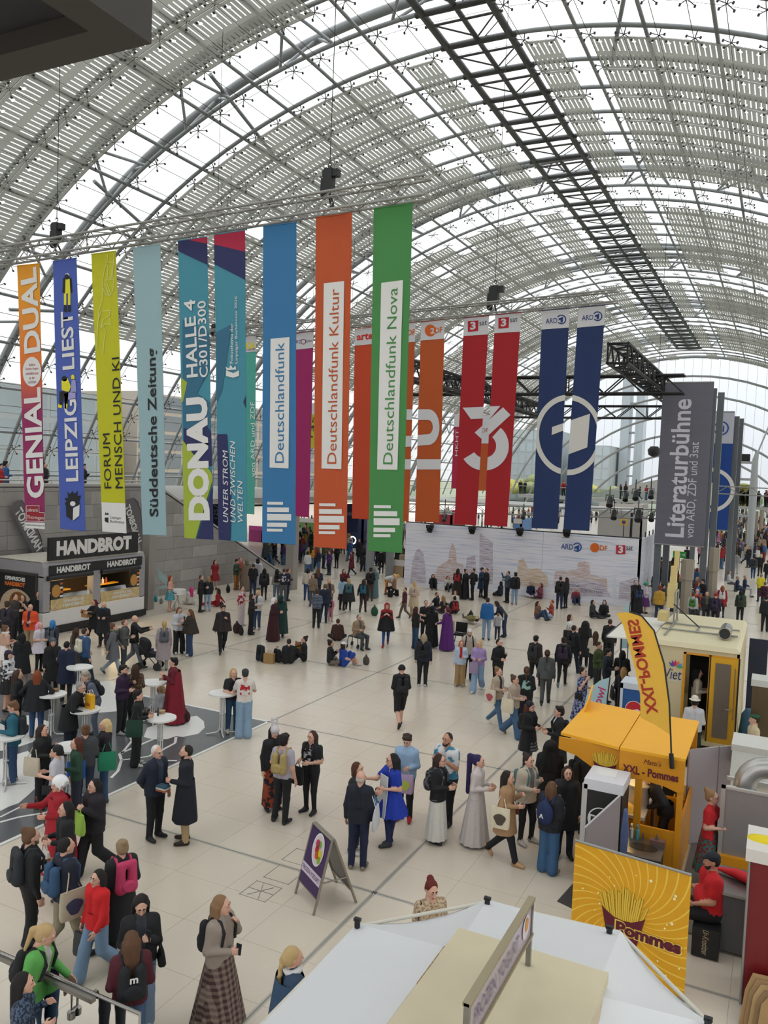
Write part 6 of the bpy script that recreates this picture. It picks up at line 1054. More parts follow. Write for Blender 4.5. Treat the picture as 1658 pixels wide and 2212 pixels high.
def body(S, res, hres, fres):
    """S: spec dict. Figure 1.72 m tall facing -Y. Returns mesh data and anchors."""
    g = S['fat']; top, bot = S['top'], S['bot']; legs = S['legs']; pr = []; A = {}
    pz = {'s': .93, 'w': .91, 'x': .93, 'c': .93, 't': .56, 'f': .13, 'o': .13, 'u': .13, 'b': .92, 'k': .48}[legs]; P = np.array((0, 0, pz)); lean = math.radians(S['lean']); R = rotx(lean)
    up = R @ np.array((0, 0, 1.)); fw = R @ np.array((0, -1., 0)); T = lambda x, f, u: P + np.array((x, 0, 0)) + fw * f + up * u
    th = {'T': 0, 'V': -.008, 'S': .008, 'J': .018, 'P': .045, 'C': .02, 'L': .022, 'D': .0, 'H': .022}[top]; t1 = 1
    # torso
    tw = .085 * g; rr = (.108 + th) * (g ** .8)
    for sx in (-1, 1):
        pr += [('c', T(sx * tw, 0, .02), T(sx * tw * 1.0, .0, .2), rr * 1.0, rr * .93, t1), ('c', T(sx * tw, 0, .2), T(sx * tw * 1.15, .005, .42), rr * .93, rr * .98, t1), ('c', T(sx * .04, 0, .5), T(sx * .155, -.005, .475), .06 + th * .5, .058 + th * .6, t1)]
    if g > 1.12: pr.append(('e', T(0, .06, .14), (.17 * g, .13 * g, .17), t1))
    if S.get('bust'): pr += [('e', T(sx * .07, .095, .36), (.062, .055, .06), t1) for sx in (-1, 1)]
    pr += [('c', T(0, .0, .5), T(0, .012, .60), .056, .052, 0)]
    if top in 'JPCLHS' or S.get('collar'): pr.append(('c', T(0, .0, .49), T(0, .005, .545), .075, .066, 8 if S.get('collar') else t1))
    if top == 'H': pr += [('c', T(-.08, -.085, .50), T(.08, -.085, .50), .05, .05, t1)]
    bm = 2 if not (bot in 'n') else 0; low = 2
    # legs
    K = {'s': [((-.10, -.01, .49), (-.105, .02, .085)), ((.10, -.01, .49), (.105, .02, .085))], 'c': [((-.09, -.01, .49), (-.09, .02, .085)), ((.13, -.08, .48), (.17, -.02, .085))], 'w': [((-.09, -.14, .50), (-.09, -.24, .095)), ((.09, .03, .47), (.09, .34, .16))], 'x': [((-.05, -.03, .49), (.07, -.06, .085)), ((.05, .02, .49), (-.07, .06, .085))],
         't': [((-.13, -.43, .52), (-.13, -.40, .085)), ((.13, -.43, .52), (.13, -.40, .085))], 'f': [((-.33, -.26, .17), (.06, -.38, .07)), ((.33, -.26, .17), (-.06, -.36, .07))], 'o': [((-.12, -.44, .2), (-.13, -.85, .08)), ((.12, -.44, .22), (.13, -.85, .08))], 'u': [((-.13, -.36, .46), (-.12, -.55, .085)), ((.13, -.36, .46), (.12, -.55, .085))], 'b': [((-.12, -.02, .49), (-.13, .03, .085)), ((.12, -.02, .49), (.13, .03, .085))], 'k': [((-.12, -.38, .42), (-.12, -.1, .085)), ((.12, -.2, .1), (.12, .2, .09))]}[legs]
    kr, ar = {'j': (.072, .058), 'w': (.095, .105), 's': (.062, .045), 'h': (.085, .05), 'k': (.062, .042), 'm': (.062, .042), 'n': (.06, .042)}[bot]; skl = 0 if bot in 'hk' and not S.get('tights') else 2
    for (kn, an), sx in zip(K, (-1, 1)):
        kn, an = np.array(kn), np.array(an); hp = P + np.array((sx * .095 * g, 0, -.03)); pr.append(('c', hp, kn, .098 * g + (.012 if bot == 'w' else 0), kr * g ** .5, 2 if bot != 'k' or S.get('tights') else 0))
        pr.append(('c', kn, an + np.array((0, 0, .0)), kr * g ** .5 if bot != 'h' else .058, ar, skl))
        fd = np.array((sx * .18, -1, 0)); fd /= np.linalg.norm(fd)
        if legs == 'w' and sx > 0: fd = np.array((0, -.55, -.83)); heel = an + np.array((0, .03, .02))
        elif legs == 'o': fd = np.array((sx * .3, -.2, .93)); heel = an + np.array((0, -.03, -.02))
        elif legs == 'k' and sx > 0: fd = np.array((0, -.2, -.97)); heel = an
        else: heel = np.array((an[0], an[1] + .035, .042))
        toe = heel + fd * .205; toe[2] = max(toe[2], .036); pr += [('c', heel, toe, .044, .036, 3), ('c', heel * .5 + toe * .5 + np.array((0, 0, .018)), an, .038, .04, 3)]
    # arms
    slv = top in 'TD'; A['hands'] = []
    for i, sx in ((0, -1), (1, 1)):
        eo, wo = ARM[S['arms'][i]]; sh = T(sx * .175 * (g ** .5), -.005, .475); el = sh + np.array((sx * eo[0], 0, 0)) + fw * eo[1] + up * eo[2]; wr = sh + np.array((sx * wo[0], 0, 0)) + fw * wo[1] + up * wo[2]
        ua, fa = (.052 + th * .6) * g ** .5, (.042 + th * .5) * g ** .4
        if top == 'V': pr += [('c', sh, el, .05, .042, 0), ('c', el, wr, .041, .029, 0)]
        elif slv: mid = sh + (el - sh) * .62; pr += [('c', sh, mid, ua + .008, ua + .006, 1), ('c', mid, el, .044, .041, 0), ('c', el, wr, .041, .029, 0)]
        else: pr += [('c', sh, el, ua, fa + .004, 1), ('c', el, wr, fa + .004, fa * .82, 1)]
        A['hands'].append((wr, el, sx))
    V, Q, Mq = sdf_grid([(p[0], tuple(p[1]), *p[2:]) if p[0] == 'e' else ('c', tuple(p[1]), tuple(p[2]), *p[3:]) for p in pr], res, .03)
    if S.get('inner') or S.get('print'):
        c = V[Q].mean(1); loc = np.stack([c[:, 0], (c - P) @ fw, (c - P) @ up], 1)
        if S.get('inner'): m = (Mq == 1) & (np.abs(loc[:, 0]) < .055) & (loc[:, 1] > .03) & (loc[:, 2] > .0); Mq[m] = 8
        if S.get('print'): sgn = 1 if S['print'] == 'f' else -1; m = (Mq == 1) & (np.abs(loc[:, 0]) < .12) & (loc[:, 1] * sgn > .06) & (loc[:, 2] > .14) & (loc[:, 2] < .43); Mq[m] = 8
    Vs, Qs, Ms = [V], [Q], [Mq]; n = len(V)
    # head
    hy, ht = math.radians(S['hy']), math.radians(S['ht']); Rh = rotz(hy) @ rotx(lean * .55 + ht); hc = T(0, .015, .672); v, q, m = head_geo(hres); Vs.append(v @ Rh.T + hc); Qs.append(q + n); Ms.append(m); n += len(v); A['head'] = (hc, Rh)
    for (wr, el, sx), kind in zip(A['hands'], S['grip']):
        if fres is None: continue
        v, q, m = hand_geo(kind, fres); d = wr - el; Rw = align_down(d); v2 = v.copy(); v2[:, 0] *= -sx; q2 = q if sx < 0 else q[:, ::-1]; Vs.append(v2 @ Rw.T + wr); Qs.append(q2 + n); Ms.append(m); n += len(v)
    A['P'], A['up'], A['fw'] = P, up, fw
    return np.concatenate(Vs), np.concatenate(Qs), np.concatenate(Ms), A
# ---- hair and hats, built once, head-centred
HAIR = {}
def hair_mesh(style, hi):
    key = (style, hi)
    if key in HAIR: return HAIR[key]
    res = .012 if hi else .019; cap = [('e', (0, .028, .042), (.086, .098, .092), 0), ('e', (0, .05, -.01), (.083, .075, .08), 0)]; P = list(cap)
    if style == 'crop': P = [('e', (0, .026, .042), (.081, .094, .086), 0), ('e', (0, .05, 0), (.078, .066, .07), 0)]
    elif style == 'messy': P += [('e', (x, y, z), (.04, .04, .035), 0) for x, y, z in ((-.05, -.03, .10), (.05, -.035, .10), (0, -.05, .115), (-.06, .05, .1), (.06, .05, .1), (0, .07, .11))]
    elif style == 'bald': P = [('e', (0, .065, -.02), (.08, .055, .05), 0)]
    elif style == 'bob': P += [('c', (sx * .075, .03, 0), (sx * .08, .02, -.12), .035, .03, 0) for sx in (-1, 1)] + [('c', (0, .075, 0), (0, .075, -.12), .06, .055, 0)]
    elif style == 'long': P += [('c', (sx * .075, .03, 0), (sx * .085, .045, -.3), .036, .03, 0) for sx in (-1, 1)] + [('c', (sx * .035, .085, 0), (sx * .045, .10, -.36), .06, .04, 0) for sx in (-1, 1)]
    elif style == 'verylong': P += [('c', (sx * .075, .03, 0), (sx * .10, .07, -.5), .04, .04, 0) for sx in (-1, 1)] + [('c', (sx * .04, .09, 0), (sx * .06, .13, -.65), .065, .05, 0) for sx in (-1, 1)]
    elif style == 'big': P = [('e', (0, .04, .03), (.13, .135, .12), 0)] + [('c', (sx * .07, .06, 0), (sx * .13, .09, -.45), .08, .08, 0) for sx in (-1, 0, 1)]
    elif style == 'bun': P += [('e', (0, .10, .11), (.05, .05, .048), 0)]
    elif style == 'pony': P += [('c', (0, .12, .06), (0, .16, .02), .03, .035, 0), ('c', (0, .16, .02), (0, .15, -.24), .038, .018, 0)]
    elif style == 'gpony': P += [('c', (0, .11, .09), (0, .18, .08), .035, .045, 0), ('c', (0, .18, .08), (0, .19, -.62), .055, .045, 0), ('c', (.05, -.02, .02), (.08, -.03, -.3), .03, .02, 0)]
    elif style == 'braid':
        P += [('e', (0, .10, .0), (.06, .05, .06), 0)]; q = np.array((.02, .13, -.03))
        for i in range(9): P.append(('e', tuple(q + np.array((.012 * (-1) ** i, .006 * i, -.05 * i))), (.032, .03, .034), 0))
    elif style == 'wig': P = [('e', (0, .03, .05), (.125, .13, .115), 0)] + [('c', (.09 * math.cos(t), .03 + .09 * math.sin(t), .06), (.16 * math.cos(t), .04 + .15 * math.sin(t), .02 + .08 * math.sin(3 * t)), .035, .008, 0) for t in [i * math.pi / 7 for i in range(14)] if not (math.sin(t) < -.55)]
    elif style == 'beanie': P = [('e', (0, .02, .06), (.092, .104, .092), 0), ('c', (-.06, .02, .035), (.06, .02, .035), .05, .05, 0)]
    elif style == 'hood': P = [('e', (0, .035, .02), (.11, .115, .135), 0), ('e', (0, .06, -.1), (.11, .09, .08), 0)]
    elif style == 'cap': P = [('e', (0, .02, .06), (.09, .102, .082), 0), ('c', (-.03, -.09, .055), (.03, -.09, .055), .02, .02, 0), ('c', (-.025, -.13, .048), (.025, -.13, .048), .016, .016, 0)]
    elif style == 'beret': P = [('e', (.02, .02, .095), (.12, .125, .04), 0), ('e', (0, .02, .07), (.09, .1, .05), 0)]
    elif style == 'panama': P = [('e', (0, .01, .115), (.082, .095, .075), 0), ('e', (0, .01, .07), (.155, .17, .016), 0)]
    elif style == 'scarf': P = [('e', (0, .025, .04), (.092, .105, .095), 0), ('e', (0, .10, -.03), (.05, .05, .06), 0)]
    elif style == 'bunny': P = [('e', (0, -.02, .05), (.09, .11, .09), 0)] + [('c', (sx * .045, 0, .13), (sx * .06, .01, .30), .03, .018, 0) for sx in (-1, 1)]
    V, Q, M_ = sdf_grid(P, res, .025)
    if style not in ('beanie', 'cap', 'beret', 'panama', 'bunny', 'crop', 'bald'):   # open the hair in front of the face
        c = V[Q].mean(1); keep = ~((c[:, 1] < -.055) & (c[:, 2] < .055) & (np.abs(c[:, 0]) < .066)); fringe = ~((c[:, 1] < -.02) & (c[:, 2] < .035)); Q = Q[keep & (fringe | (np.abs(c[:, 0]) > .062))]
        used = np.unique(Q); remap = -np.ones(len(V), int); remap[used] = np.arange(len(used)); V = V[used]; Q = remap[Q]; M_ = np.zeros(len(Q), int)
    HAIR[key] = np_mesh('hair_' + style, V, Q, M_, 1); return HAIR[key]
def setm(o, mats):
    for i, m in enumerate(mats):
        if i < len(o.material_slots): o.material_slots[i].link = 'OBJECT'; o.material_slots[i].material = m
def flare(z0, z1, r0, r1, n=40, pl=0, amp=0.0, y0=0.0, y1=0.0, open_=False, rows=10):
    mb = MB(); rings = []
    for j in range(rows + 1):
        t = j / rows; z = z0 + (z1 - z0) * t; e = t ** .9; rx, ry = r0[0] + (r1[0] - r0[0]) * e, r0[1] + (r1[1] - r0[1]) * e; R_ = []
        for i in range(n): a = 2 * math.pi * i / n; w = 1 + amp * t * math.sin(pl * a); R_.append((rx * w * math.cos(a), y0 + (y1 - y0) * t + ry * w * math.sin(a), z))
        rings.append(R_)
    mb.loft(rings, caps=False); inner = [[(x * .97, y * .97, z) for x, y, z in r] for r in rings[::-1]]; mb.loft(inner, caps=False); return mb
_FAB = {}
def fabric(c):
    """'#hex' plain cloth; 'stripe:a:b:scale'; 'plaid:a:b:c'; 'noise:a:b:scale'"""
    if not c.startswith(('stripe', 'plaid', 'noise', 'vstripe')): return mat('#' + c.lstrip('#'), .85, noise=.12, scale=14, name='cloth_' + c.lstrip('#'))
    if c in _FAB: return _FAB[c]
    k = c.split(':'); m = bpy.data.materials.new('cloth_' + k[0]); m.use_nodes = True; nt = m.node_tree; b = nt.nodes['Principled BSDF']; b.inputs['Roughness'].default_value = .85; tc = nt.nodes.new('ShaderNodeTexCoord'); L = nt.links.new
    def wave(d, sc):
        w = nt.nodes.new('ShaderNodeTexWave'); w.bands_direction = d; w.inputs['Scale'].default_value = sc; w.wave_profile = 'SIN'; L(tc.outputs['Object'], w.inputs['Vector']); r = nt.nodes.new('ShaderNodeValToRGB'); r.color_ramp.interpolation = 'CONSTANT'; r.color_ramp.elements[1].position = .5; L(w.outputs['Fac'], r.inputs[0]); return r
    if k[0] in ('stripe', 'vstripe'): r = wave('Z' if k[0] == 'stripe' else 'X', float(k[3])); r.color_ramp.elements[0].color = (*lin(k[1]), 1); r.color_ramp.elements[1].color = (*lin(k[2]), 1); L(r.outputs[0], b.inputs['Base Color'])
    elif k[0] == 'noise':
        n = nt.nodes.new('ShaderNodeTexNoise'); n.inputs['Scale'].default_value = float(k[3]); L(tc.outputs['Object'], n.inputs['Vector']); r = nt.nodes.new('ShaderNodeValToRGB'); r.color_ramp.elements[0].position = .47; r.color_ramp.elements[1].position = .53; r.color_ramp.elements[0].color = (*lin(k[1]), 1); r.color_ramp.elements[1].color = (*lin(k[2]), 1); L(n.outputs['Fac'], r.inputs[0]); L(r.outputs[0], b.inputs['Base Color'])
    else:
        r1, r2 = wave('X', 4.2), wave('Z', 4.2); r1.color_ramp.elements[0].color = (*lin(k[1]), 1); r1.color_ramp.elements[1].color = (*lin(k[2]), 1); r2.color_ramp.elements[0].color = (*lin(k[3]), 1); r2.color_ramp.elements[1].color = (*lin(k[2]), 1); mx = nt.nodes.new('ShaderNodeMixRGB'); mx.inputs[0].default_value = .5; L(r1.outputs[0], mx.inputs[1]); L(r2.outputs[0], mx.inputs[2]); L(mx.outputs[0], b.inputs['Base Color'])
    _FAB[c] = m; return m
SKIN = {'a': mat('#c79b86', .55, noise=.06, scale=20, name='skin_light'), 'b': mat('#b4846c', .55, noise=.06, scale=20, name='skin_medium'), 'c': mat('#5c3d2e', .55, noise=.06, scale=20, name='skin_dark')}
LIP = mat('#a5685c', .5, name='lips'); EYE = mat('#a08c80', .3, name='eye_white'); IRIS = mat('#4a382c', .3, name='iris')
_BC = {}
def xform(o, local):
    return o.matrix_basis @ Vector(local)
def put_local(name, mb, m, par): return link(name, mb.mesh(name, m), par, loc=Vector((0, 0, 0)))
BPK = {}
def backpack_mesh(kind):
    if kind in BPK: return BPK[kind]
    P = [('c', (sx * .09, 0, .07), (sx * .085, 0, .34), .075, .066, 0) for sx in (-1, 1)] + [('c', (-.07, .03, .1), (.07, .03, .1), .07, .07, 0)]
    if kind == 'roll': P += [('c', (-.1, .0, .42), (.1, 0, .42), .05, .05, 0)]
    if kind == 'sack': P = [('e', (0, .01, .18), (.17, .1, .22), 0), ('c', (0, 0, .36), (0, -.02, .46), .05, .02, 0)]
    V, Q, M_ = sdf_grid(P, .02, .05); BPK[kind] = np_mesh('backpack_shell', V, Q, M_, 1); return BPK[kind]
def add_backpack(per, A, c, label, kind='day', text=None):
    o = thing('backpack', label, 'backpack'); P, up, fw = A['P'], A['up'], A['fw']; th = A['th']; org = P + up * .08 - fw * (.155 + th)
    R = Matrix(((1, 0, 0), tuple([0, up[2], -fw[2] * 0 + up[1]]), (0, 0, 1))).to_3x3() if False else None
    L = Matrix.Identity(4)
    for i in range(3): L[i][0] = (1, 0, 0)[i]; L[i][1] = float(-fw[i]); L[i][2] = float(up[i]); L[i][3] = float(org[i])
    o.matrix_basis = per.matrix_basis @ L; m = fabric(c); sh = link('backpack_shell', backpack_mesh(kind), o, loc=Vector((0, 0, 0))); setm(sh, [m])
    if kind != 'sack': pk = put_local('front_pocket', MB().loft([[(.11 * s * math.cos(t) * 1.0, .07 + d, .13 + .085 * s * math.sin(t)) for t in [i * math.pi / 8 for i in range(16)]] for d, s in ((0, 1), (.035, .95), (.045, .7))]), m, o)
    th += .03
    for sx in (-1, 1): put_local('strap', MB().path([(sx * .1, -.05, .36), (sx * .105, -.12, .47), (sx * .105, -.2 - th, .45), (sx * .12, -.27 - th, .33), (sx * .14, -.25 - th, .16), (sx * .15, -.1, .08)], .021, 6), m, o)
    if text:
        me = text_mesh(text[0], width=text[2], bold=.03); n = len(me.vertices); a = np.empty(n * 3, np.float32); me.vertices.foreach_get('co', a); a = a.reshape(-1, 3); b_ = np.stack([-a[:, 0], np.full(n, text[4] if len(text) > 4 else .118), a[:, 1] + text[3]], 1); me.vertices.foreach_set('co', b_.astype(np.float32).ravel()); me.materials.append(fabric(text[1])); link('lettering', me, o, loc=Vector((0, 0, 0)))
    return o
def bag_shape(w, h, d, n=4):
    R_ = []
    for z, kx, ky in ((0, .92, 1), (h * .15, 1, 1.25), (h * .6, 1, 1), (h, .97, .3)): R_.append([(w / 2 * kx * cx_, d / 2 * ky * cy_, z) for cx_, cy_ in ((-1, -.6), (-.8, -1), (.8, -1), (1, -.6), (1, .6), (.8, 1), (-.8, 1), (-1, .6))])
    return MB().loft(R_)
def add_tote(per, A, c, label, side, kind='tote', pr=None):
    """tote on the shoulder (side L/R of the wearer), hand = carried in the hand, purse = small on a strap, cross"""
    sx = -1 if side == 'R' else 1; o = thing('tote_bag' if kind == 'tote' else 'carrier_bag' if kind == 'hand' else 'shoulder_bag', label, 'bag'); m = fabric(c); P, up = A['P'], A['up']
    if kind == 'hand': wr = A['hands'][0 if sx < 0 else 1][0]; el = A['hands'][0 if sx < 0 else 1][1]; d = wr - el; gr = wr + d / np.linalg.norm(d) * .09; w, h, dd, z0 = .3, .36, .1, gr[2] - .46; org = np.array((gr[0], gr[1], z0)); top = (0, 0, .46)
    elif kind == 'tote': w, h, dd = .36, .38, .07; org = np.array((sx * .30, .02, P[2] - .17)); top = (-sx * .13, -.0, P[2] + .53 - org[2])
    else: w, h, dd = .24, .17, .08; org = np.array((sx * .26, -.06, P[2] - .08)); top = (-sx * (.1 if kind == 'purse' else .42), .03, P[2] + .54 - org[2])
    o.matrix_basis = per.matrix_basis @ Matrix.Translation(Vector(org.tolist())) @ Matrix.Rotation(0 if kind == 'hand' else math.pi / 2, 4, 'Z')
    put_local('bag_body', bag_shape(w, h, dd), m, o); t = Vector(top)
    if kind != 'hand': t = Vector((t.y, -t.x, t.z))
    for s in (-1, 1): put_local('strap', MB().path([(s * w * .28, (.02 if kind != 'hand' else 0) * s, h - .02), Vector((s * w * .2, 0, h)).lerp(t, .5), t + Vector((s * .015, 0, 0))], .009, 5), m, o)
    if pr: put_local('printed_motif', MB().prism([(w * .3 * math.cos(q) * (1 + .2 * math.sin(3 * q)), (-sx if kind != 'hand' else -1) * dd * .66, h * .45 + h * .28 * math.sin(q)) for q in [i * math.pi / 8 for i in range(16)]], (0, .002, 0)), fabric(pr), o)
    return o
PLACED = []
def person(spec):
    a, ex, label = [s.strip() for s in spec.split('|')]; f = a.split(); E = {}
    for t in ex.split():
        k, _, v = t.partition('='); E[k] = v or '1'
    x, y, H, face = float(f[0]), float(f[1]), float(f[2]), float(f[3])
    S = dict(legs=f[4], arms=f[5], top=f[6], bot=f[8], fat=float(E.get('fat', 1)), lean=float(E.get('lean', 0)), hy=float(E.get('hy', 0)), ht=float(E.get('ht', 0)), grip=E.get('grip', 'rr'), inner='in' in E, print=E.get('pr', ':').split(':')[0] if 'pr' in E else None, bust='bust' in E, collar='col' in E, tights='tights' in E)
    s = H / 1.72
    if 'hd' in E: pos = gp(x, y, float(E['z'] if 'z' in E else 0) + H * .99 - (S['legs'] == 't') * .37 * s - (S['legs'] in 'fou') * .8 * s); pos.z = float(E.get('z', 0))
    elif 'z' in E: pos = gp(x, y, float(E['z']))
    elif 'at' in E: pos = Vector([float(q) for q in E['at'].split(',')])
    else: pos = gp(x, y)
    if 'at' in E: pos = Vector([float(q) for q in E['at'].split(',')])
    if 'at' not in E:                                     # nobody stands inside anybody else: step back along the line of sight
        for _ in range(6):
            cl_ = [q for q in PLACED if (q - pos).length < .40]
            if not cl_: break
            r_ = Vector((pos.x, pos.y, 0)).normalized(); pos = pos + r_ * .22
    PLACED.append(pos.copy())
    dist = (Vector((0, 0, CAMZ)) - pos).length; hi = dist < 13.5
    res, hres, fres = (.018, .0095, .0075) if hi else (.023, .0125, .0105) if dist < 24 else (.030, .0165, .014) if dist < 40 else (.04, .022, None)
    key = (tuple(sorted((k, str(v)) for k, v in S.items())), res)
    if key not in _BC:
        V, Q, Mq, A = body(S, res, hres, fres); A['th'] = {'T': 0, 'V': -.008, 'S': .008, 'J': .018, 'P': .045, 'C': .02, 'L': .022, 'D': 0, 'H': .022}[S['top']] + .05 * (S['fat'] - 1); _BC[key] = (np_mesh('person', V, Q, Mq), A)
    me, A = _BC[key]; o = link('person', me); base = math.atan2(-pos.x, pos.y); o.rotation_euler = (0, 0, base + math.radians(face)); o.location = pos; o.scale = (s, s, s)
    if 'lie' in E: o.rotation_euler = (math.radians(-84), 0, base + math.radians(face)); o.location = pos + Z_ * .13
    o.matrix_basis = Matrix.LocRotScale(o.location, o.rotation_euler, o.scale)
    hc = f[11]; tm, bm = fabric(f[7]), fabric(f[9]); sec = fabric(E['in']) if 'in' in E else fabric(E['col']) if 'col' in E else fabric(E['pr'].split(':', 1)[1].replace(';', ':')) if 'pr' in E else tm
    setm(o, [SKIN[f[12]], tm, bm, mat('#' + E.get('sh', f[10]), .6, name='shoe_' + f[10]), fabric(hc), LIP, EYE, IRIS, sec]); tag(o, label, 'person')
    if 'grp' in E: o['group'] = E['grp'].replace('_', ' ')
    hp, Rh = A['head']; HM = Matrix.Identity(4)
    for i in range(3):
        for j in range(3): HM[i][j] = float(Rh[i][j])
        HM[i][3] = float(hp[i])
    def on_head(name, me_, m):
        c = link(name, me_, o, loc=Vector((0, 0, 0))); c.matrix_basis = HM.copy(); setm(c, [m]); return c
    st = f[10 + 0] if False else E.get('hs', 'short')
    if st != 'none': on_head('hair', hair_mesh(st, hi), fabric(hc))
    if 'hat' in E: hk, hcol = E['hat'].split(':'); on_head('hat' if hk not in ('hood', 'scarf', 'bunny') else {'hood': 'hood', 'scarf': 'headscarf', 'bunny': 'rabbit_mask'}[hk], hair_mesh(hk, hi), fabric(hcol))
    if 'beard' in E:
        V, Q, M_ = HAIR.setdefault(('b', hi), sdf_grid([('e', (0, -.055, -.085), (.05, .04, .035), 0), ('c', (-.055, -.03, -.05), (-.03, -.07, -.085), .016, .018, 0), ('c', (.055, -.03, -.05), (.03, -.07, -.085), .016, .018, 0)], .011, .02)); bme = HAIR.get(('bm', hi)) or np_mesh('beard', V, Q, M_, 1); HAIR[('bm', hi)] = bme; on_head('beard', bme, fabric(hc))
    if 'glasses' in E:
        gb = HAIR.get('gl')
        if gb is None:
            mb = MB()
            for sx in (-1, 1): mb.path([(sx * .032 + .021 * math.cos(t), -.099, .012 + .016 * math.sin(t)) for t in [i * math.pi / 6 for i in range(12)]], .0022, 4, closed=True); mb.tube((sx * .053, -.098, .014), (sx * .078, .0, .012), .002, 4)
            gb = HAIR['gl'] = mb.mesh('glasses', [None])
        on_head('glasses', gb, BLACK)
    # garments that hang free of the legs
    P = A['P']; pz = float(P[2]); bt, tp = S['bot'], S['top']; g = S['fat']
    if S['legs'] in 'swxcb' and S['lean'] < 40:
        if bt == 'k': put_local('skirt', flare(pz + .13, float(E.get('hem', .52)), (.165 * g, .125 * g), (.25 * g, .24 * g), 44, 11, .06), bm, o)
        if bt == 'm': put_local('skirt', flare(pz + .14, float(E.get('hem', .06)), (.165 * g, .125 * g), (float(E.get('flare', .27)), float(E.get('flare', .27)) * .9), 48, 12, .06), bm, o)
        if tp == 'J': put_local('jacket_hem', flare(pz + .16, pz - .08, (.185 * g, .14 * g), (.2 * g, .155 * g), 32, rows=4), tm, o)
        if tp == 'P': put_local('jacket_hem', flare(pz + .16, pz - .10, (.215 * g, .17 * g), (.22 * g, .175 * g), 32, rows=4), tm, o)
        if tp == 'C': put_local('coat_tail', flare(pz + .2, float(E.get('hem', .5)), (.188 * g, .145 * g), (.27 * g, .22 * g), 40, 7, .03), tm, o)
        if tp == 'L': put_local('robe', flare(pz + .34, float(E.get('hem', .05)), (.2 * g, .15 * g), (.30 * g, .27 * g), 40, 8, .06), tm, o)
        if tp == 'D': put_local('dress_skirt', flare(pz + .2, float(E.get('hem', .5)), (.15 * g, .115 * g), (float(E.get('flare', .3)), float(E.get('flare', .3)) * .92), 48, 12, .07), tm, o)
        if 'cape' in E: put_local('cape', flare(pz + .46, float(E.get('hem', .25)), (.22, .16), (.34, .30), 44, 9, .06, .02, .05), fabric(E['cape']), o)
        if 'apron' in E: put_local('apron', MB().prism([(-.12, -.16, pz + .42), (.12, -.16, pz + .42), (.13, -.17, pz + .1), (.2, -.26, pz - .3), (-.2, -.26, pz - .3), (-.13, -.17, pz + .1)], (0, -.012, 0)), fabric(E['apron']), o)
    if 'scarf' in E: put_local('scarf', MB().path([(.085 * math.cos(t), -.01 + .085 * math.sin(t), pz + .545 + .01 * math.sin(2 * t)) for t in [i * math.pi / 6 for i in range(12)]], .036, 7, closed=True), fabric(E['scarf']), o)
    short = ' '.join(label.split()[:7])
    if 'bp' in E: v = E['bp'].split(':'); add_backpack(o, A, v[0].replace(';', ':'), E['bpl'].replace('_', ' '), v[1] if len(v) > 1 else 'day', BPTXT.get(E.get('bpt')))
    for kk, kd in (('tote', 'tote'), ('hand', 'hand'), ('purse', 'purse'), ('cross', 'cross')):
        if kk in E: v = E[kk].split(':'); add_tote(o, A, v[0], E[kk + 'l'].replace('_', ' '), v[1], kd, v[2] if len(v) > 2 else None)
    if 'phone' in E:
        h = A['hands'][1 if S['arms'][1] in 'ph' else 0]; d = h[0] - h[1]; c = h[0] + d / np.linalg.norm(d) * .1; w = o.matrix_basis @ Vector((float(c[0]), float(c[1]), float(c[2]) + .02)); ph = thing('mobile_phone', E['phone'].replace('_', ' '), 'phone', w[:]); put('phone_body', MB().prism([w + Vector((-.037, 0, -.06)), w + Vector((.037, 0, -.06)), w + Vector((.037, .02, .07)), w + Vector((-.037, .02, .07))], (0, .009, 0)), BLACK, ph); put('phone_screen', MB().prism([w + Vector((-.033, -.001, -.055)), w + Vector((.033, -.001, -.055)), w + Vector((.033, .019, .065)), w + Vector((-.033, .019, .065))], (0, -.001, 0)), mat('#22262c', .15), ph)
    return o, A
BPTXT = {'m': ('m', 'd0d0d0', .09, .30, .13), 'leaf': ('^', 'd0d0d0', .09, .16, .13)}
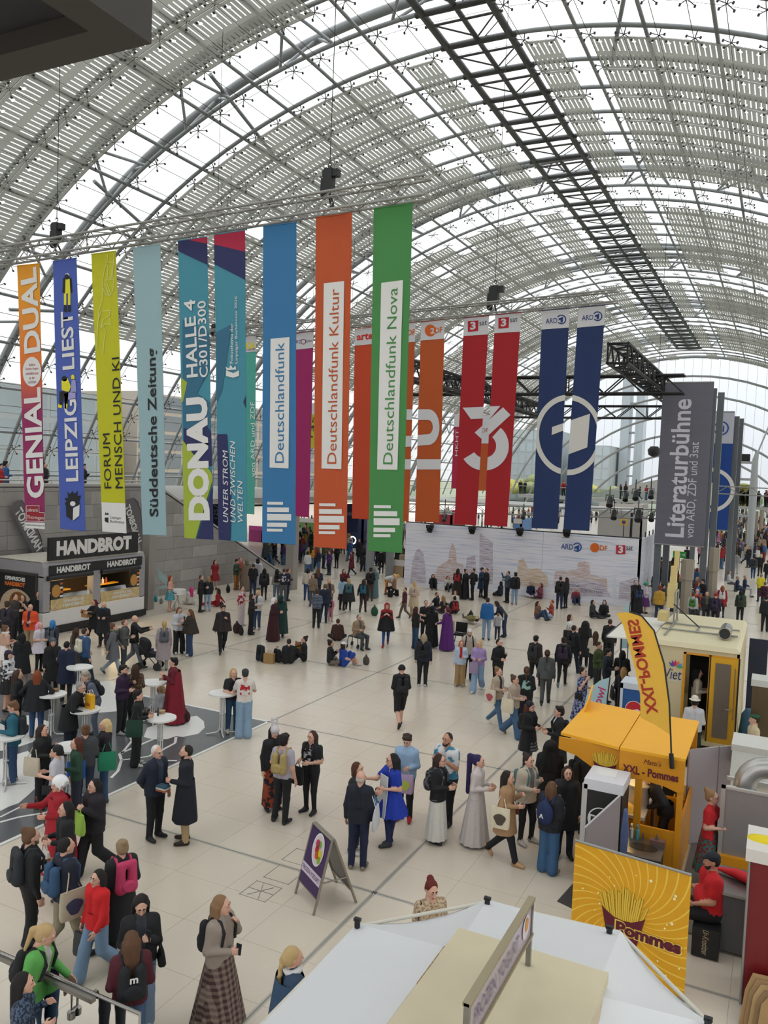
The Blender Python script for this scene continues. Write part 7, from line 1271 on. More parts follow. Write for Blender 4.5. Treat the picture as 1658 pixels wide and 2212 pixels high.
PEOPLE = '''
478 1939 1.72 55 s hs J 8f8278 m plaid:#2a1c1c:#7a6a60:#4a2c2c 2a2a2a 7d5f42 a | hd hs=long hy=15 hem=.1 flare=.36 bp=17181b bpl=black_backpack_on_the_person_in_the_plaid_skirt phone=small_dark_phone_held_by_the_person_in_the_plaid_skirt grip=gr | person in a beige fleece jacket and long brown plaid skirt
632 2050 1.70 105 s dh C 2a3f58 m 22344c 333333 b3986a a | hd hs=braid scarf=c9c9c9 cape=2b4560 hem=.2 | person in a blue cloak with white collar and long blond braid by the canopy
932 1906 1.66 25 s hh D noise:#b8a488:#8f7a62:30 k a98c70 444444 5a1712 a | hd hs=bun ht=15 purse=1a1a1a:R pursel=black_bag_of_the_red-haired_person_behind_the_canopy | red-haired person in a peach dress standing behind the white canopy
72 1996 1.72 62 c dq J 58a04e j 2f4a66 333333 b09468 a | hd hs=pony lean=12 hy=20 ht=15 in=b9b4b0 bp=17181b bpl=black_backpack_on_the_person_in_bright_green purse=34204e:L pursel=purple_shoulder_bag_of_the_person_in_bright_green | person in a bright green cardigan leaning beside the glass balustrade
50 2106 1.60 80 s hp S noise:#1c2636:#4a5c74:30 j 20242c 222222 15110f a | hd hs=long | dark-haired person in a speckled navy top behind the balustrade glass
284 2016 1.70 188 s hh S 4a1421 j 42587a 333333 563a26 a | hd hs=long bp=17191d bpl=black_backpack_with_a_white_letter_on_the_person_in_maroon bpt=m | person in a maroon sweater seen from behind, facing the phone user
305 1938 1.70 5 s hp J 15161a w 7488a0 cccccc 17110f a | hd hs=long ht=25 in=2f3338 phone=phone_held_by_the_dark-haired_person_in_an_open_black_jacket purse=121214:L pursel=black_handbag_of_the_dark-haired_phone_user grip=gg | dark-haired person in an open black jacket looking down at a phone
212 1880 1.52 310 w dw J c2161a w 7088a4 7a74aa 1a1210 a | hd hs=long hand=3a3a3c:R handl=dark_grey_bag_carried_by_the_person_in_the_red_jacket grip=gr | person in a bright red jacket and wide jeans walking along
262 1864 1.70 205 s hh C 17181c j 15161a 222222 8a7458 a | hd hs=bun hem=.35 bp=b3355c:roll bpl=pink_hiking_backpack_on_the_person_in_the_dark_coat | person in a long dark coat carrying a pink backpack
142 1810 1.80 115 w ww H 161b2c j 8d836c 26262a 16110f a | hd hs=crop bp=2f4c6c bpl=blue_backpack_on_the_person_in_the_navy_hoodie tote=b5aa94:R:3a3f5a totel=cream_tote_bag_with_dark_print_on_the_person_in_the_navy_hoodie | person in a navy hoodie and khaki trousers with a blue backpack
66 1792 1.82 105 c dh S 131416 j 131416 26262a 5f432e a | hd hs=bun beard bp=26292d:roll bpl=charcoal_roll-top_backpack_on_the_person_with_a_hair_bun | bearded person in black with a hair bun and roll-top backpack
143 1735 1.66 285 s hh J 15161a w 121316 333333 14100f a | hd hs=long hand=b9b4ac:L handl=pale_tote_bag_held_by_the_person_in_the_striped_tracksuit | person in a black tracksuit top with pale tote bag
128 1682 1.72 290 s oh L 8f1220 j 15151a 333333 d8d8da a | hd hs=wig cape=a01425 hem=.15 | person in a red cape with a spiky white wig holding a staff
205 1683 1.68 300 w hp P 1d1820 w 111216 8a8a88 14100f a | hd hs=long grip=gg hand=8fb54a:L handl=light_green_plastic_bag_carried_by_the_striding_person | person in a dark jacket striding with a light green bag
124 1612 1.66 250 s hh T b4b4bc j 15161a 333333 16120f a | hd hat=scarf:17181c glasses cross=15161a:L crossl=black_shoulder_bag_of_the_person_in_the_headscarf | person in a white tee with a black patterned headscarf
166 1612 1.66 275 s dh S 1f3f2e j 1c2230 333333 4c2416 a | hd hs=long tote=1d4f9a:R totel=blue_tote_bag_of_the_person_with_auburn_hair | auburn-haired person in a dark green top with a blue tote
185 1568 1.72 182 s hh S stripe:#4a4d50:#2a2c30:14 j 1f2c44 222222 5f412c a | hd hs=bun | person in a striped grey sweater standing at a bar table, back turned
228 1556 1.72 275 s dh H 17121a j 2f4a6c 333333 c0a878 a | hd hs=long purse=1b181c:R pursel=big_black_bag_of_the_blond_person tote=1f7a5a:L totel=green_shopping_bag_of_the_blond_person | blond person in a black hoodie and jeans with a big bag
92 1568 1.68 55 s hp J 17181a j 15161a 333333 2a1a13 a | hd hs=long tote=b9ae9c:R totel=cream_tote_bag_of_the_person_in_the_black_leather_jacket | brown-haired person in a black leather jacket beside the man in teal
30 1518 1.78 262 s ph J 1f586a j 2b4464 8a8a8a 6a4a30 a | hd hs=messy glasses ht=15 bp=20242a bpl=dark_backpack_on_the_person_in_the_teal_jacket | person in a teal jacket eating at a bar table
150 1470 1.80 70 c tt C 121316 j 161c2c 222222 8a8682 a | hd hs=crop glasses lean=22 hem=.6 grip=gr | grey-haired person in a black coat leaning on a bar table
206 1590 1.72 285 c hh S 565c6c j 4a5260 333333 8d8478 a | hs=messy lean=22 bp=1b1d22 bpl=dark_backpack_on_the_person_behind_the_yellow_bag | grey-haired person in a slate shirt behind the yellow bag
297 1494 1.76 85 s hh S 101114 w 0e0f12 b4b4b2 1a1512 a | hd hs=messy tote=17382c:R totel=dark_green_bag_on_the_shoulder_of_the_person_in_black | person all in black with white trainers at the near bar table
333 1812 1.78 45 s bd J 161d2e j 121317 15151a c9c6c2 a | hs=crop glasses in=3a4252 fat=1.1 | white-haired person in a navy blazer talking to the coat wearer
398 1820 1.84 268 s dh C 0f141f j a68f6c 2a1c17 20160f a | hs=crop beard hem=.42 grip=rg | person in a long dark navy coat and tan trousers holding books
262 1585 1.78 60 s hp S 2b1634 j 121317 8a8a8a 1b1411 a | hs=messy beard | person in a plum sweater at the bar table by the animal print
288 1590 1.70 195 s hh S noise:#2c2018:#6a523a:25 k 131417 222222 3a2416 a | hs=long tights | person in an animal print top with long brown hair
372 1562 1.78 272 s hp L 5c0f1e j 1a1f3a 222222 15110f a | hs=messy cape=7a1224 hem=.06 | black-haired person in a long red cape at a bar table
345 1548 1.68 300 f ll S b4b4b8 j 3a3a3e 333333 a98c5c a | hs=long | blond person in white sitting on the floor behind a bar table
142 1515 1.76 155 s hh C 121c34 j 15171c 222222 15110f a | hs=crop hem=.55 | person in a navy coat standing at the rear bar table
112 1500 1.68 10 s dh C 141517 j 141517 222222 4a3020 a | hs=long hat=beanie:4a5054 hem=.45 | person in a black coat and grey beanie looking out
78 1592 1.70 175 s kk C 141418 j 2a4468 333333 7a3c1c a | hs=long cape=131418 hem=.75 | auburn-haired person in a wide black wrap, arms spread
36 1590 1.68 80 s hh S 17181c j 15161a 333333 3a2418 a | hs=verylong | person with very long brown hair in black beside the wrap wearer
46 1488 1.70 182 s hh C 121316 j 8a8274 222222 120f0e a | hs=bob hem=.5 | person in a flared black coat seen from behind
84 1452 1.66 50 s hd D c4bcc4 s 1a1a1e 1a1a1e d08aa0 a | hs=verylong hem=.7 | person with very long pink wig in white and black
112 1448 1.70 148 w vw S 1c2430 s 15161a c0c0c0 2f74ae a | hs=bob bp=4a5058 bpl=grey_backpack_on_the_blue-haired_person | blue-haired person in dark clothes with a grey backpack
64 1412 1.78 335 s hh J c4451c j 8d7a60 3a2c22 5a4a40 a | hs=none fat=1.15 in=1c2030 | bald person in an orange jacket by the bread stall
30 1385 1.80 60 s hp S 3a3430 j 1c1c20 222222 4a3020 a | hs=crop | person in a taupe shirt eating by the bread stall
48 1378 1.68 330 s he T 17181c j 15161a 222222 5a4028 a | hs=long | person in a black tee eating beside the stall poster
80 1372 1.74 0 s kk T 15161a j 15161a 222222 4a3426 a | hs=crop fat=1.1 | person in a black tee with hands on hips by the stall poster
14 1402 1.74 165 s hh J 2c2630 j 20242c 222222 3a2a20 a | hs=messy bp=2c2c34 bpl=dark_backpack_at_the_frame_edge_by_the_stall | person with a dark backpack at the frame edge by the stall
10 1462 1.66 120 s hh V c7a08a k e0d8d4 333333 6a4a34 a | hs=bun scarf=d8d4d0 hem=.6 | bare-shouldered person with a frilly skirt at the frame edge
16 1535 1.68 60 s hh J noise:#c9c9cc:#1a1a1c:7 k 1a1a1c 222222 1a1614 a | hs=bob hat=cap:2a2438 | person in black and white ruffles with a dark cap
181 1478 1.80 112 w dw H 2f4a70 j 1a2434 4a3426 3a2a1c a | hs=crop beard bp=c9c4b0 bpl=cream_and_green_backpack_on_the_person_in_the_blue_hoodie | person in a blue hoodie with a cream backpack walking right
163 1470 1.68 130 s hh C 4a4440 j 20242c 222222 3a2418 a | hs=long | person in a grey-brown coat half hidden behind the blue hoodie
202 1390 1.70 310 w oo C 15161a s 15161a 15151a 5a1414 a | hs=long hem=.6 grip=gg | dark-red-haired person in black carrying a cardboard carton
222 1398 1.72 345 s hh C 15181c j 15161a 5a4030 c9b890 a | hs=bob scarf=1f4a58 hem=.55 | blond person in black with a teal scarf by the bread stall
243 1458 1.72 82 w vw C 5a5c60 j 8a949c 3a4038 5a3a28 a | hs=bun hem=.55 bp=2a1c24 bpl=dark_plum_backpack_on_the_person_in_the_grey_coat scarf=4a5a3a | person in a grey coat striding with a plum backpack
266 1448 1.72 80 s hh J 4c4e4c j 3a4048 333333 6a4a38 a | hs=crop bp=4a4e54 bpl=grey_backpack_on_the_person_behind_the_grey_coat | person in a dull green jacket beside the pram pusher
288 1446 1.82 92 w oo J 141519 j 6a6c72 333333 6a5548 a | hs=none grip=gg | bald person in a black jacket pushing a pram
352 1448 1.68 182 s dd C 8f8488 j 8a8280 444444 a98a5a a | hs=pony hem=.4 bp=4c5058 bpl=grey_backpack_with_a_round_badge_on_the_blond_person | blond person in a mauve coat with grey backpack, back turned
384 1412 1.72 25 c hp H b9bac0 w 15161a c9c9c9 6a4a30 a | hs=bob ht=20 phone=phone_held_by_the_person_in_the_white_hoodie grip=gg | person in a white hoodie and wide black trousers with a phone
408 1416 1.70 285 s hp J 2f2820 w 2c4262 c0c0c0 5c3f28 a | hs=long ht=15 cape=2c251e hem=.85 | person in a dark brown jacket and flared jeans beside the white hoodie
479 1410 1.80 8 w dp J 201c1e j 131417 15151a 2a211c a | hs=messy beard fat=1.12 cape=2a2022 hem=.8 grip=rg | bearded person in a shaggy black costume walking forward
520 1352 1.74 55 s hh S noise:#c4b8ba:#8c1c2c:9 w b9aeb0 b0a8a8 3a2a20 a | hs=crop | person in a white suit with red splashes
541 1370 1.70 85 s hh J 1f1a20 w 111216 222222 201814 a | hs=bob scarf=15151a | person in a dark jacket beside the red-splashed white suit
554 1360 1.70 335 s dh J bdbdc0 j 2f4464 8a8a8a b89a64 a | hs=bob in=3a3a3e | blond person in a white jacket and jeans
589 1384 1.76 85 s hh L 330d15 m 2a0c12 15151a d2d0d0 a | hs=verylong hem=.04 | person in a dark red robe with long white hair
604 1376 1.74 175 s hh L 12322f m 10201f 222222 c4c0be a | cape=12322f hem=.18 hs=none hat=hood:12322f | person in a dark green hooded cape beside the red robe
545 1288 1.76 180 s hh J 15161a j 20304a 222222 3a2a20 a | hs=crop | person in black jacket and jeans by the end of the stone wall
569 1298 1.72 178 w dd J 14161c s 111216 222222 14110f a | hs=bob bp=181a1e bpl=black_backpack_with_a_yellow_motif_near_the_stone_wall | person in black with a patterned backpack near the stone wall
596 1298 1.68 182 s dd S 8a8880 j 5a6674 222222 14110f a | hs=long bp=1c1c22 bpl=black_printed_backpack_near_the_grey_column tote=b5ac98:R totel=cream_tote_near_the_grey_column | person in a grey top with printed backpack by the grey column
611 1302 1.78 180 s hh T 151b2e j 4a4a4e 222222 4a3426 a | hs=crop pr=b:noise;#151b2e;#b9b9c0;12 | person in a navy tee with white back print by the grey column
620 1298 1.70 100 s hh J 1b2030 j 24344c 222222 4a3020 a | hs=crop | person in dark blue half hidden by the grey column
366 1320 1.68 75 s he V c79b86 k 4a8f9c c9a08c 8a3418 a | hs=long hem=.55 | red-haired person in a turquoise tutu with fairy wings
432 1322 1.76 85 s hh J 121316 j 101114 15151a 4a3a2c a | hs=crop | person in a black suit holding cups near the round table
448 1322 1.66 205 s dd J 15171d j 8aa0b4 8a8a8a 8a7450 a | hs=bob cross=141518:L crossl=black_bag_of_the_person_in_light_jeans_near_the_wall | person in a black sports jacket and light jeans near the wall
412 1306 1.64 200 f ll S c9c4bc j c4bcb4 444444 c8327a a | hs=long | pink-haired person in white sitting near the stone wall
470 1310 1.66 260 o gl S 8c1220 j 8c1220 222222 2a1a14 a | hs=long | person in red stretched out on the floor near the wall
463 1274 1.68 30 s dd D 7c1420 k 7c1420 222222 3a1c14 a | hs=long hem=.55 | person in a red dress standing against the stone wall
509 1274 1.72 60 s hh J 2c4030 j a0682a 6a4a2a 1a1a1a a | hs=none hat=beanie:17181a | person in green with tan boots by the stone wall
517 1268 1.70 40 s hh S 9c4a40 j 8a7468 444444 8a2a28 a | hs=crop | person in red standing behind the green jacket by the wall
531 1276 1.76 190 s hh L 6f6050 m 6f6050 444444 8f7a58 a | cape=6f6050 hem=.1 hs=none hat=hood:6f6050 | person in a long taupe hooded cloak by the wall
555 1272 1.74 175 s hh L c4c4c8 m c4c4c8 333333 1a1a1c a | cape=vstripe:#c4c4c8:#1a1a1e:9 hem=.1 hs=none hat=hood:1a1a1e | person in a black and white striped cloak
682 1357 1.72 178 s hh S stripe:#2a3040:#6a7488:5 j 141519 222222 3a2a20 a | hs=messy | person in a blue striped sweater seen from behind
699 1346 1.80 185 c dh J 161d32 j 1c2a44 222222 5a4634 a | hs=crop | tall person in a navy jacket beside the striped sweater
708 1332 1.82 15 s dh J 6a5848 j 131417 3a2a20 8a5a34 a | hs=crop beard in=17181c | bearded person in a brown jacket with a small child
713 1343 1.15 160 s hh J b8707e j b8808a b0a0a0 3a2418 a | hs=bun bp=1c1c22 bpl=little_black_backpack_on_the_child_in_pink | child in pink with a small backpack
662 1297 1.72 178 s dd S b9aca0 j 24406c 333333 2a1a14 a | hs=bob | person in a cream sweater and blue jeans, back turned
674 1310 1.66 350 s hp J 7a6a58 j 4a4a4e 222222 1c1412 a | hs=long | person in a beige jacket facing the viewer behind the navy jacket
685 1296 1.70 180 s hh J 1c2438 j 20242c 222222 5a3c28 a | hs=long | person in dark blue with long brown hair among the standing group
738 1318 1.68 150 s hh J 8aa4bc j 15161a 222222 1c1614 a | hs=bob | person in pale blue among walkers below the orange banner
751 1324 1.70 178 w dd S 4a5a5c s 111216 c0c0c0 a08a58 a | hs=pony bp=2f5a60 bpl=teal_backpack_on_the_blond_walker cape=17181c hem=.6 | blond walker in grey with a teal backpack
783 1324 1.70 170 w dv J 17181c j 3a2c28 222222 3a2418 a | hs=long bp=24566a bpl=teal_blue_backpack_on_the_walker_in_brown_trousers | walker in black with brown trousers and teal backpack
798 1298 1.78 175 s hh S 141519 j 4a342c 222222 2a1c18 a | hs=messy bp=15161a bpl=black_backpack_on_the_person_beside_the_grey_hood | person in black with brown trousers beside the grey hood
806 1292 1.68 185 s hh L 4a6a70 m 4a6a70 444444 6a7478 a | hs=none hat=hood:6a7478 hem=.05 | person in a grey-teal hooded robe below the green banner
833 1284 1.70 80 b oo S c4c4c4 m noise:#a83c20:#c9903c:14 444444 b8965c a | hs=long lean=75 | person in a white top and orange skirt bending over bags
850 1286 1.66 280 k oo J 8a6a58 j 2a1c1c 333333 c0a468 a | hs=long | blond person crouching over bags by the backdrop wall
740 1298 1.70 20 s uu J 5c1420 m 4a1a20 333333 3a1c18 a | hs=bob | person in burgundy taking a photo in the crowd edge
728 1384 1.70 182 f ll J 3a211a j 17181c 222222 4a3020 a | hs=crop | person in a brown leather jacket sitting with back turned
772 1400 1.70 40 t hp J 8a745a j 3a3d42 222222 6a6460 a | hs=crop fat=1.2 in=4a4e54 | person in a beige jacket seated on a walking frame
712 1436 1.66 100 f pp S 141519 j 6a6258 333333 1c1512 a | hs=bun | person in black sitting on the floor looking at a phone
740 1440 1.66 120 u ll T 173c94 h 1c3c8c b0b0b4 2a1c16 a | hs=bob hat=cap:c9c9cc | person in a blue costume with white cap sitting on the floor
832 1396 1.76 0 w pp S 8c1a20 s 1f3f7a 8c1a20 8c1a20 a | hs=none hat=hood:8f1a22 cape=131417 hem=.62 inner=1 | person in a red and blue bodysuit under a black coat
872 1336 1.52 285 w vw S 4a141c j 5a4c40 222222 3a241a a | hs=crop | child in a burgundy sweater walking left
892 1332 1.70 178 s hh C b9a88c j a08a68 444444 c0a064 a | hs=bun hem=.5 bp=b09a90 bpl=pale_pink_backpack_on_the_person_in_the_cream_coat | person in a cream coat with blond curls, back turned
895 1402 1.70 120 s hh S 17181c j 24405c 222222 3a1c14 a | hs=long | long-haired person in black and jeans beside the black gown
916 1388 1.76 10 s hh T 15161a j 17181c 222222 2a1c18 a | hs=crop | person in a black tee behind the black gown
930 1398 1.68 178 s hh L 101114 m 101114 15151a 100e0e a | hs=none hat=hood:101114 hem=.06 | person in a long black gown and hood
962 1404 1.72 240 s hq L 4a1660 m 4a1660 15151a 5a1a2c a | cape=4c1664 hem=.05 hs=pony tote=b5aa94:R totel=cream_tote_bag_of_the_person_in_the_purple_robe | person in a flowing purple robe with red hair
942 1318 1.72 60 o gg T 15161a j 17181c 222222 4a3020 a | hs=crop beard | bearded person in black reclining on the floor
955 1325 1.66 240 o gl T 17181c j 3a3440 222222 8a6a48 a | hs=long | person in a black tee lounging in the floor group
982 1312 1.66 330 f ll S c4bcb4 j 4a4a4e 222222 4a2c1c a | hs=long | person in white sitting in the floor group
980 1326 1.66 200 f ll S 141519 j 17181c 222222 1c1412 a | hs=bun bp=8c1a24 bpl=red_backpack_on_a_person_in_the_floor_group | person in black sitting in the floor group, back turned
1004 1338 1.70 200 s dd J 6a6438 j 5a5a40 222222 2a1c18 a | hs=crop lie | person in a yellow-green uniform lying on the floor
911 1482 1.74 172 s dd J 161a2a j 121318 b9b9bc 9c8a70 a | hs=bob fat=1.12 collar=1 col=b08a94 bp=15161a bpl=black_backpack_on_the_person_with_a_pink_collar | person in a dark jacket with a pink collar and black backpack
862 1570 1.74 195 w hh H 111215 h 121316 17181c 111215 a | hs=none hat=beanie:101114 bp=17181c bpl=black_backpack_on_the_person_in_black_shorts hand=15161a:R handl=black_bag_carried_by_the_person_in_black_shorts | person in a black hoodie, beanie and knee-length shorts
992 1482 1.52 0 s dh J a9b8c8 w 9c8058 8a8a8a 8a4420 a | hs=long in=a81c28 | red-haired child in a pale blue jacket over a red top
1009 1470 1.78 5 s dd S b0a496 j 15161a 222222 5a4a3c a | hs=crop beard hat=cap:c4c2bc bp=15161a bpl=black_backpack_straps_on_the_person_in_the_pale_cap | person in a beige sweater and pale cap
1030 1494 1.70 350 w hh S 9a84b4 w 7f9cbc c0c0c0 b89c6c a | hs=bob hy=-30 hand=8a7c98:R handl=lilac_bag_of_the_person_in_the_lilac_top | blond person in a lilac top and light jeans, coat over the arm
1072 1500 1.80 45 s hp S 131417 j 15161a 222222 16110f a | hs=crop beard | bearded person in a black sweater, hand raised to chest
1070 1570 1.70 55 w hh J a3927f j 44617f c9c9c9 7a5a3c a | hs=bun tote=c9bfae:R:a04a58 totel=cream_tote_with_red_print_on_a_person_in_beige_fleece in=1c2540 | person in a beige fleece with a red-printed tote bag
1105 1592 1.70 62 w hh J a08f80 w 3a5878 7a5a34 4a3426 a | hs=bun tote=c9bfa8:R totel=plain_cream_tote_on_a_person_in_beige_fleece | person in a beige fleece walking with a plain cream tote
1131 1570 1.72 182 s hh H 111215 w 111215 222222 4a3020 a | hs=pony pr=b:noise;#111215;#8ab0a8;10 | person in a black hoodie with a pale back print
1152 1484 1.76 152 w dd J 2c2620 s 15161a 26262a 1a1614 a | hs=crop hat=cap:15161a bp=2c2c32 bpl=grey-black_backpack_on_the_person_in_the_black_cap | person in a brown quilted jacket and black cap
1176 1522 1.74 178 w dd J 4c4f50 j 484b4c 15151a 3a2418 a | hs=pony cross=4a4c4e:L crossl=grey_crossbody_bag_of_the_person_in_the_grey_suit | person in a grey trouser suit walking away
1212 1484 1.72 175 w dd J 131418 s 121317 6a7480 2a1c18 a | hs=bun scarf=4a4440 bp=33243a bpl=dark_purple_backpack_on_the_person_with_a_fur_collar | person in black with a fur collar and purple backpack
1234 1456 1.80 150 w dd J 12151d j 161f34 222222 2a1f1a a | hs=crop bp=15161a bpl=black_backpack_on_the_person_in_the_dark_navy_jacket | tall person in a dark navy jacket in the crowd by the awning
1259 1440 1.72 182 s hh C 101114 j 121317 222222 0f0d0d a | hs=big hem=.4 | person in black with a huge black curly mane
1281 1465 1.68 180 s dh S c0b6a4 w 15161a 222222 3a2418 a | hs=long purse=b88a98:R pursel=pink_shoulder_bag_of_the_person_in_the_cream_sweater | brown-haired person in a cream sweater with a pink bag
1312 1436 1.76 185 s dd J 121317 w 121317 15151a 3a2a20 a | hs=crop | person in black standing at the white awning
1226 1420 1.70 85 s hh T c4c4c4 j 20242c 222222 3a2418 a | hs=bob tote=17181c:R totel=black_tote_of_the_person_in_the_white_tee | person in a white tee with a black tote near the awning
1287 1502 1.76 65 s hp S 3a4a24 j 2a2c30 222222 3a2a1c a | hs=crop ht=20 | person in an olive green sweater looking down
1306 1520 1.74 80 s hh H 17202c j 1c2028 222222 1c1512 a | hs=messy | person in a dark navy hoodie beside the olive sweater
1252 1568 1.68 60 s eh D noise:#1c2244:#8a92b8:18 k 1c2244 222222 1c1412 a | hs=bun hem=.2 purse=15161a:R pursel=black_bag_of_the_person_in_the_floral_dress | person in a dark blue floral dress, hand at mouth
1338 1520 1.70 180 s hh J 111215 j 121317 222222 0f0d0d a | hs=bob | black-haired person behind the turquoise flag
1340 1565 1.68 195 s hh J 141518 w 121317 222222 9c7a4c a | hs=long tote=121316:L totel=large_black_bag_of_the_blond_person_by_the_fridge | blond person in black with a large bag by the blue fridge
1137 1665 1.68 58 s hh C 121316 k plaid:#121316:#2a2a30:#8a8a90 15151a 4a1f1a a | hs=verylong hat=beanie:15121a hem=.55 tights glasses bp=1a1a1e bpl=black_backpack_on_the_person_with_the_cat-eared_hat | person in black with a cat-eared hat and plaid skirt
1200 1690 1.78 280 s hh C 121318 j 15161c 222222 201713 a | hs=messy in=b9b9be hem=.5 bp=15161a bpl=black_backpack_on_the_person_in_white_and_black | person in a black coat over a white shirt near the yellow stall
1180 1785 1.76 182 s hh C 101114 j 121317 222222 0e0c0c a | hs=big fat=1.15 hem=.4 | stout person in black with long black hair
1131 1822 1.74 50 c hp J b0a594 s 131418 a8a29a 2a1c18 a | hs=bun fat=1.1 in=6a6e74 bp=4a6a6a bpl=teal_backpack_straps_on_the_person_in_the_cream_jacket | person in a cream jacket over a grey polo neck
1087 1860 1.70 75 w hp C 9c7b5a j 14151a b08a64 1a1210 a | hs=long hem=.58 tote=cfc4ac:R:4a4238 totel=cream_tote_with_an_ink_drawing_on_the_person_in_the_tan_coat purse=6a3418:L pursel=brown_leather_bag_of_the_person_in_the_tan_coat grip=rg | person in a tan coat holding a paper cone of chips
1024 1822 1.72 75 s hh S bdb4b2 m b9b2b0 9a8a7a 241a48 a | hs=gpony hem=.05 flare=.31 | person in a white gown with a long purple ponytail
1182 1885 1.66 150 s hp P 15171f w 34587c a08a74 5a3e28 a | hs=long bp=16264e:sack bpl=navy_sack_backpack_with_a_white_emblem_on_the_black_puffer_jacket bpt=leaf | person in a black puffer jacket and wide jeans
1216 1852 1.72 8 s dd C 14161a j 1a2030 15151a 2c1a14 a | hs=verylong hem=.6 | person in a long black coat with long brown hair facing the viewer
941 1818 1.70 70 s hh J 121317 m c9c6c0 15151a 2c1a16 a | hs=long glasses hem=.09 flare=.24 bp=noise;#17181c;#5a5a5e;20 bpl=black_chequered_backpack_on_the_person_in_the_white_skirt | person in a black leather jacket and long white skirt
958 1782 1.88 325 s pp T noise:#c9c9cc:#3a7a94:6 j 131418 15151a 2a1c16 b | hs=crop beard fat=1.3 pr=f:noise;#c9c9cc;#c2542c;7 cross=121317:R crossl=black_sling_bag_on_the_person_in_the_printed_white_tee | large person in a white tee with bright graffiti print
840 1826 1.76 305 x oh D 14329a s 17224a 26282c 121113 a | hs=verylong glasses hem=.62 flare=.34 apron=c9c9cc cross=15161a:R crossl=small_black_bag_hung_over_the_white_apron hy=-20 | person in a royal blue dress with a white apron
872 1772 1.76 345 s hh H 8ba6c2 j 15161c a81420 2f2018 a | hs=messy ht=25 hand=b098b4:L:b0b84a handl=pastel_unicorn_print_bag_carried_by_the_person_in_light_blue cross=1c2438:R crossl=navy_crossbody_bag_on_the_person_in_light_blue | person in a light blue hoodie with red shoes
764 1840 1.68 65 s oh J 1d1d22 j 1a2030 c0c0c0 4a2818 a | hs=bob hand=2a6a98:L handl=blue_printed_carrier_bag_held_between_two_people | brown-haired person in a dark jacket handing over a blue bag
771 1876 1.76 168 s dd J 141826 j 17203a 7a705e a89c94 a | hs=bald beard tote=b9bcc0:R totel=white_cloth_bag_of_the_bald_person_in_navy | bald person in a navy jacket and dark jeans, back turned
586 1748 1.74 25 s dh S 15161a m noise:#15161a:#8c3a20:8 15151a 101010 a | hs=long hat=bunny:b9b4b8 hem=.1 flare=.2 | person in black with a white rabbit mask
607 1778 1.78 150 c dq T a09aa6 j 131418 222226 141110 a | hs=messy bp=a08c58 bpl=khaki_backpack_with_a_white_badge_on_the_person_in_a_grey_shirt glasses | person in a grey short-sleeved shirt with a khaki backpack
668 1756 1.70 322 s hh T 141519 s 121317 15151a 3a2116 a | hs=long fat=1.08 pr=f:noise;#141519;#b9b9bc;11 bp=15161a bpl=black_drawstring_backpack_on_the_person_in_the_printed_black_tee hand=121416:R handl=black_paper_bag_held_by_the_person_in_the_printed_black_tee grip=gr | person in a black tee with white skull print
525 1594 1.80 182 s tt T c9c2bc w 7c96ae a89a88 2a2a2c a | hs=crop hat=cap:2c2e32 pr=b:noise;#c9c2bc;#a81c24;9 | person in a white tee with a red back print at a bar table
500 1582 1.70 15 s ht T 15161a j 24425c b9b4ac a98c5c a | hs=bob | blond person in a black tee leaning at the lone bar table
622 1434 1.70 190 f ll S 121317 j 15161a 222222 2a1f1a a | hs=crop | person in black sitting with back turned beside bags
656 1428 1.70 275 u hh S 121317 j 15161a 222222 2a1c18 a | hs=bun | person in black sitting and hugging a teddy bear
934 1272 1.68 10 u ee S 111215 j 111215 222222 2a1a16 a | hs=verylong | person in black sitting against the backdrop wall
966 1276 1.68 20 u hh S b9b4b0 j 2a2a2e 222222 5a2418 a | hs=long | person in white sitting against the backdrop wall
986 1294 1.72 170 s hh L 1c1214 m 171012 15151a 1a1210 a | hs=bob hem=.04 bp=8c1a20 bpl=small_red_bag_on_the_dark_robe_by_the_backdrop | person in a dark robe with a red bag by the backdrop
1003 1294 1.68 60 s pp L 141519 m 131417 15151a 2a1c18 a | hs=bun hem=.05 | person in a long black dress by the backdrop
1019 1296 1.78 280 s oo J 121316 j 121317 15151a 2a1c18 a | hs=crop bp=15161a bpl=black_backpack_on_the_person_leaning_in_by_the_backdrop | person in black reaching out in the group by the backdrop
1038 1290 1.70 60 s hh C 1f3650 s 15161a 15151a 15161a a | hs=crop hat=beanie:15161a hem=.5 | person in a blue coat and black beanie by the backdrop
1048 1294 1.76 300 s hh S 15161a j 131417 15151a 5a4634 a | hs=crop | person in black facing the blue coat by the backdrop
1080 1288 1.64 240 f ll J 17202c j 17181c 222222 1c1412 a | hs=bob | person in dark blue crouched against the backdrop wall
1094 1302 1.76 300 s ro J 3c4a58 j 17181c 222222 1c1614 a | hs=crop | person in slate blue pointing an arm at the backdrop
1110 1306 1.76 190 s dd J 131417 j 7a92a8 7a6040 14110f a | hs=messy bp=15161a bpl=black_backpack_on_the_person_in_light_jeans_by_the_backdrop | person in a black jacket and light jeans by the backdrop
1145 1290 1.68 10 f pp J 17203a j b4b4bc 444444 2a1c18 a | hs=crop | person in navy with pale trousers sitting by the backdrop
1166 1293 1.66 300 f pp S 7c3a48 j 5a2438 444444 6a3020 a | hs=long | person in rose pink sitting by the backdrop
1207 1316 1.76 180 s dd J 15161a j 1c2840 15151a 2a201a a | hs=crop bp=17181c bpl=black_backpack_on_the_taller_of_the_pair_by_the_skyline_print | person in black jacket and dark jeans by the skyline print
1220 1314 1.68 240 s hh J 15161a s 15161a 15151a 2a1c18 a | hs=long | long-haired person in black beside the backpack wearer by the skyline
1242 1304 1.70 10 u ll S 7c2a38 j 1f3048 222222 7a5040 a | hs=crop | person with knees drawn up against the skyline print
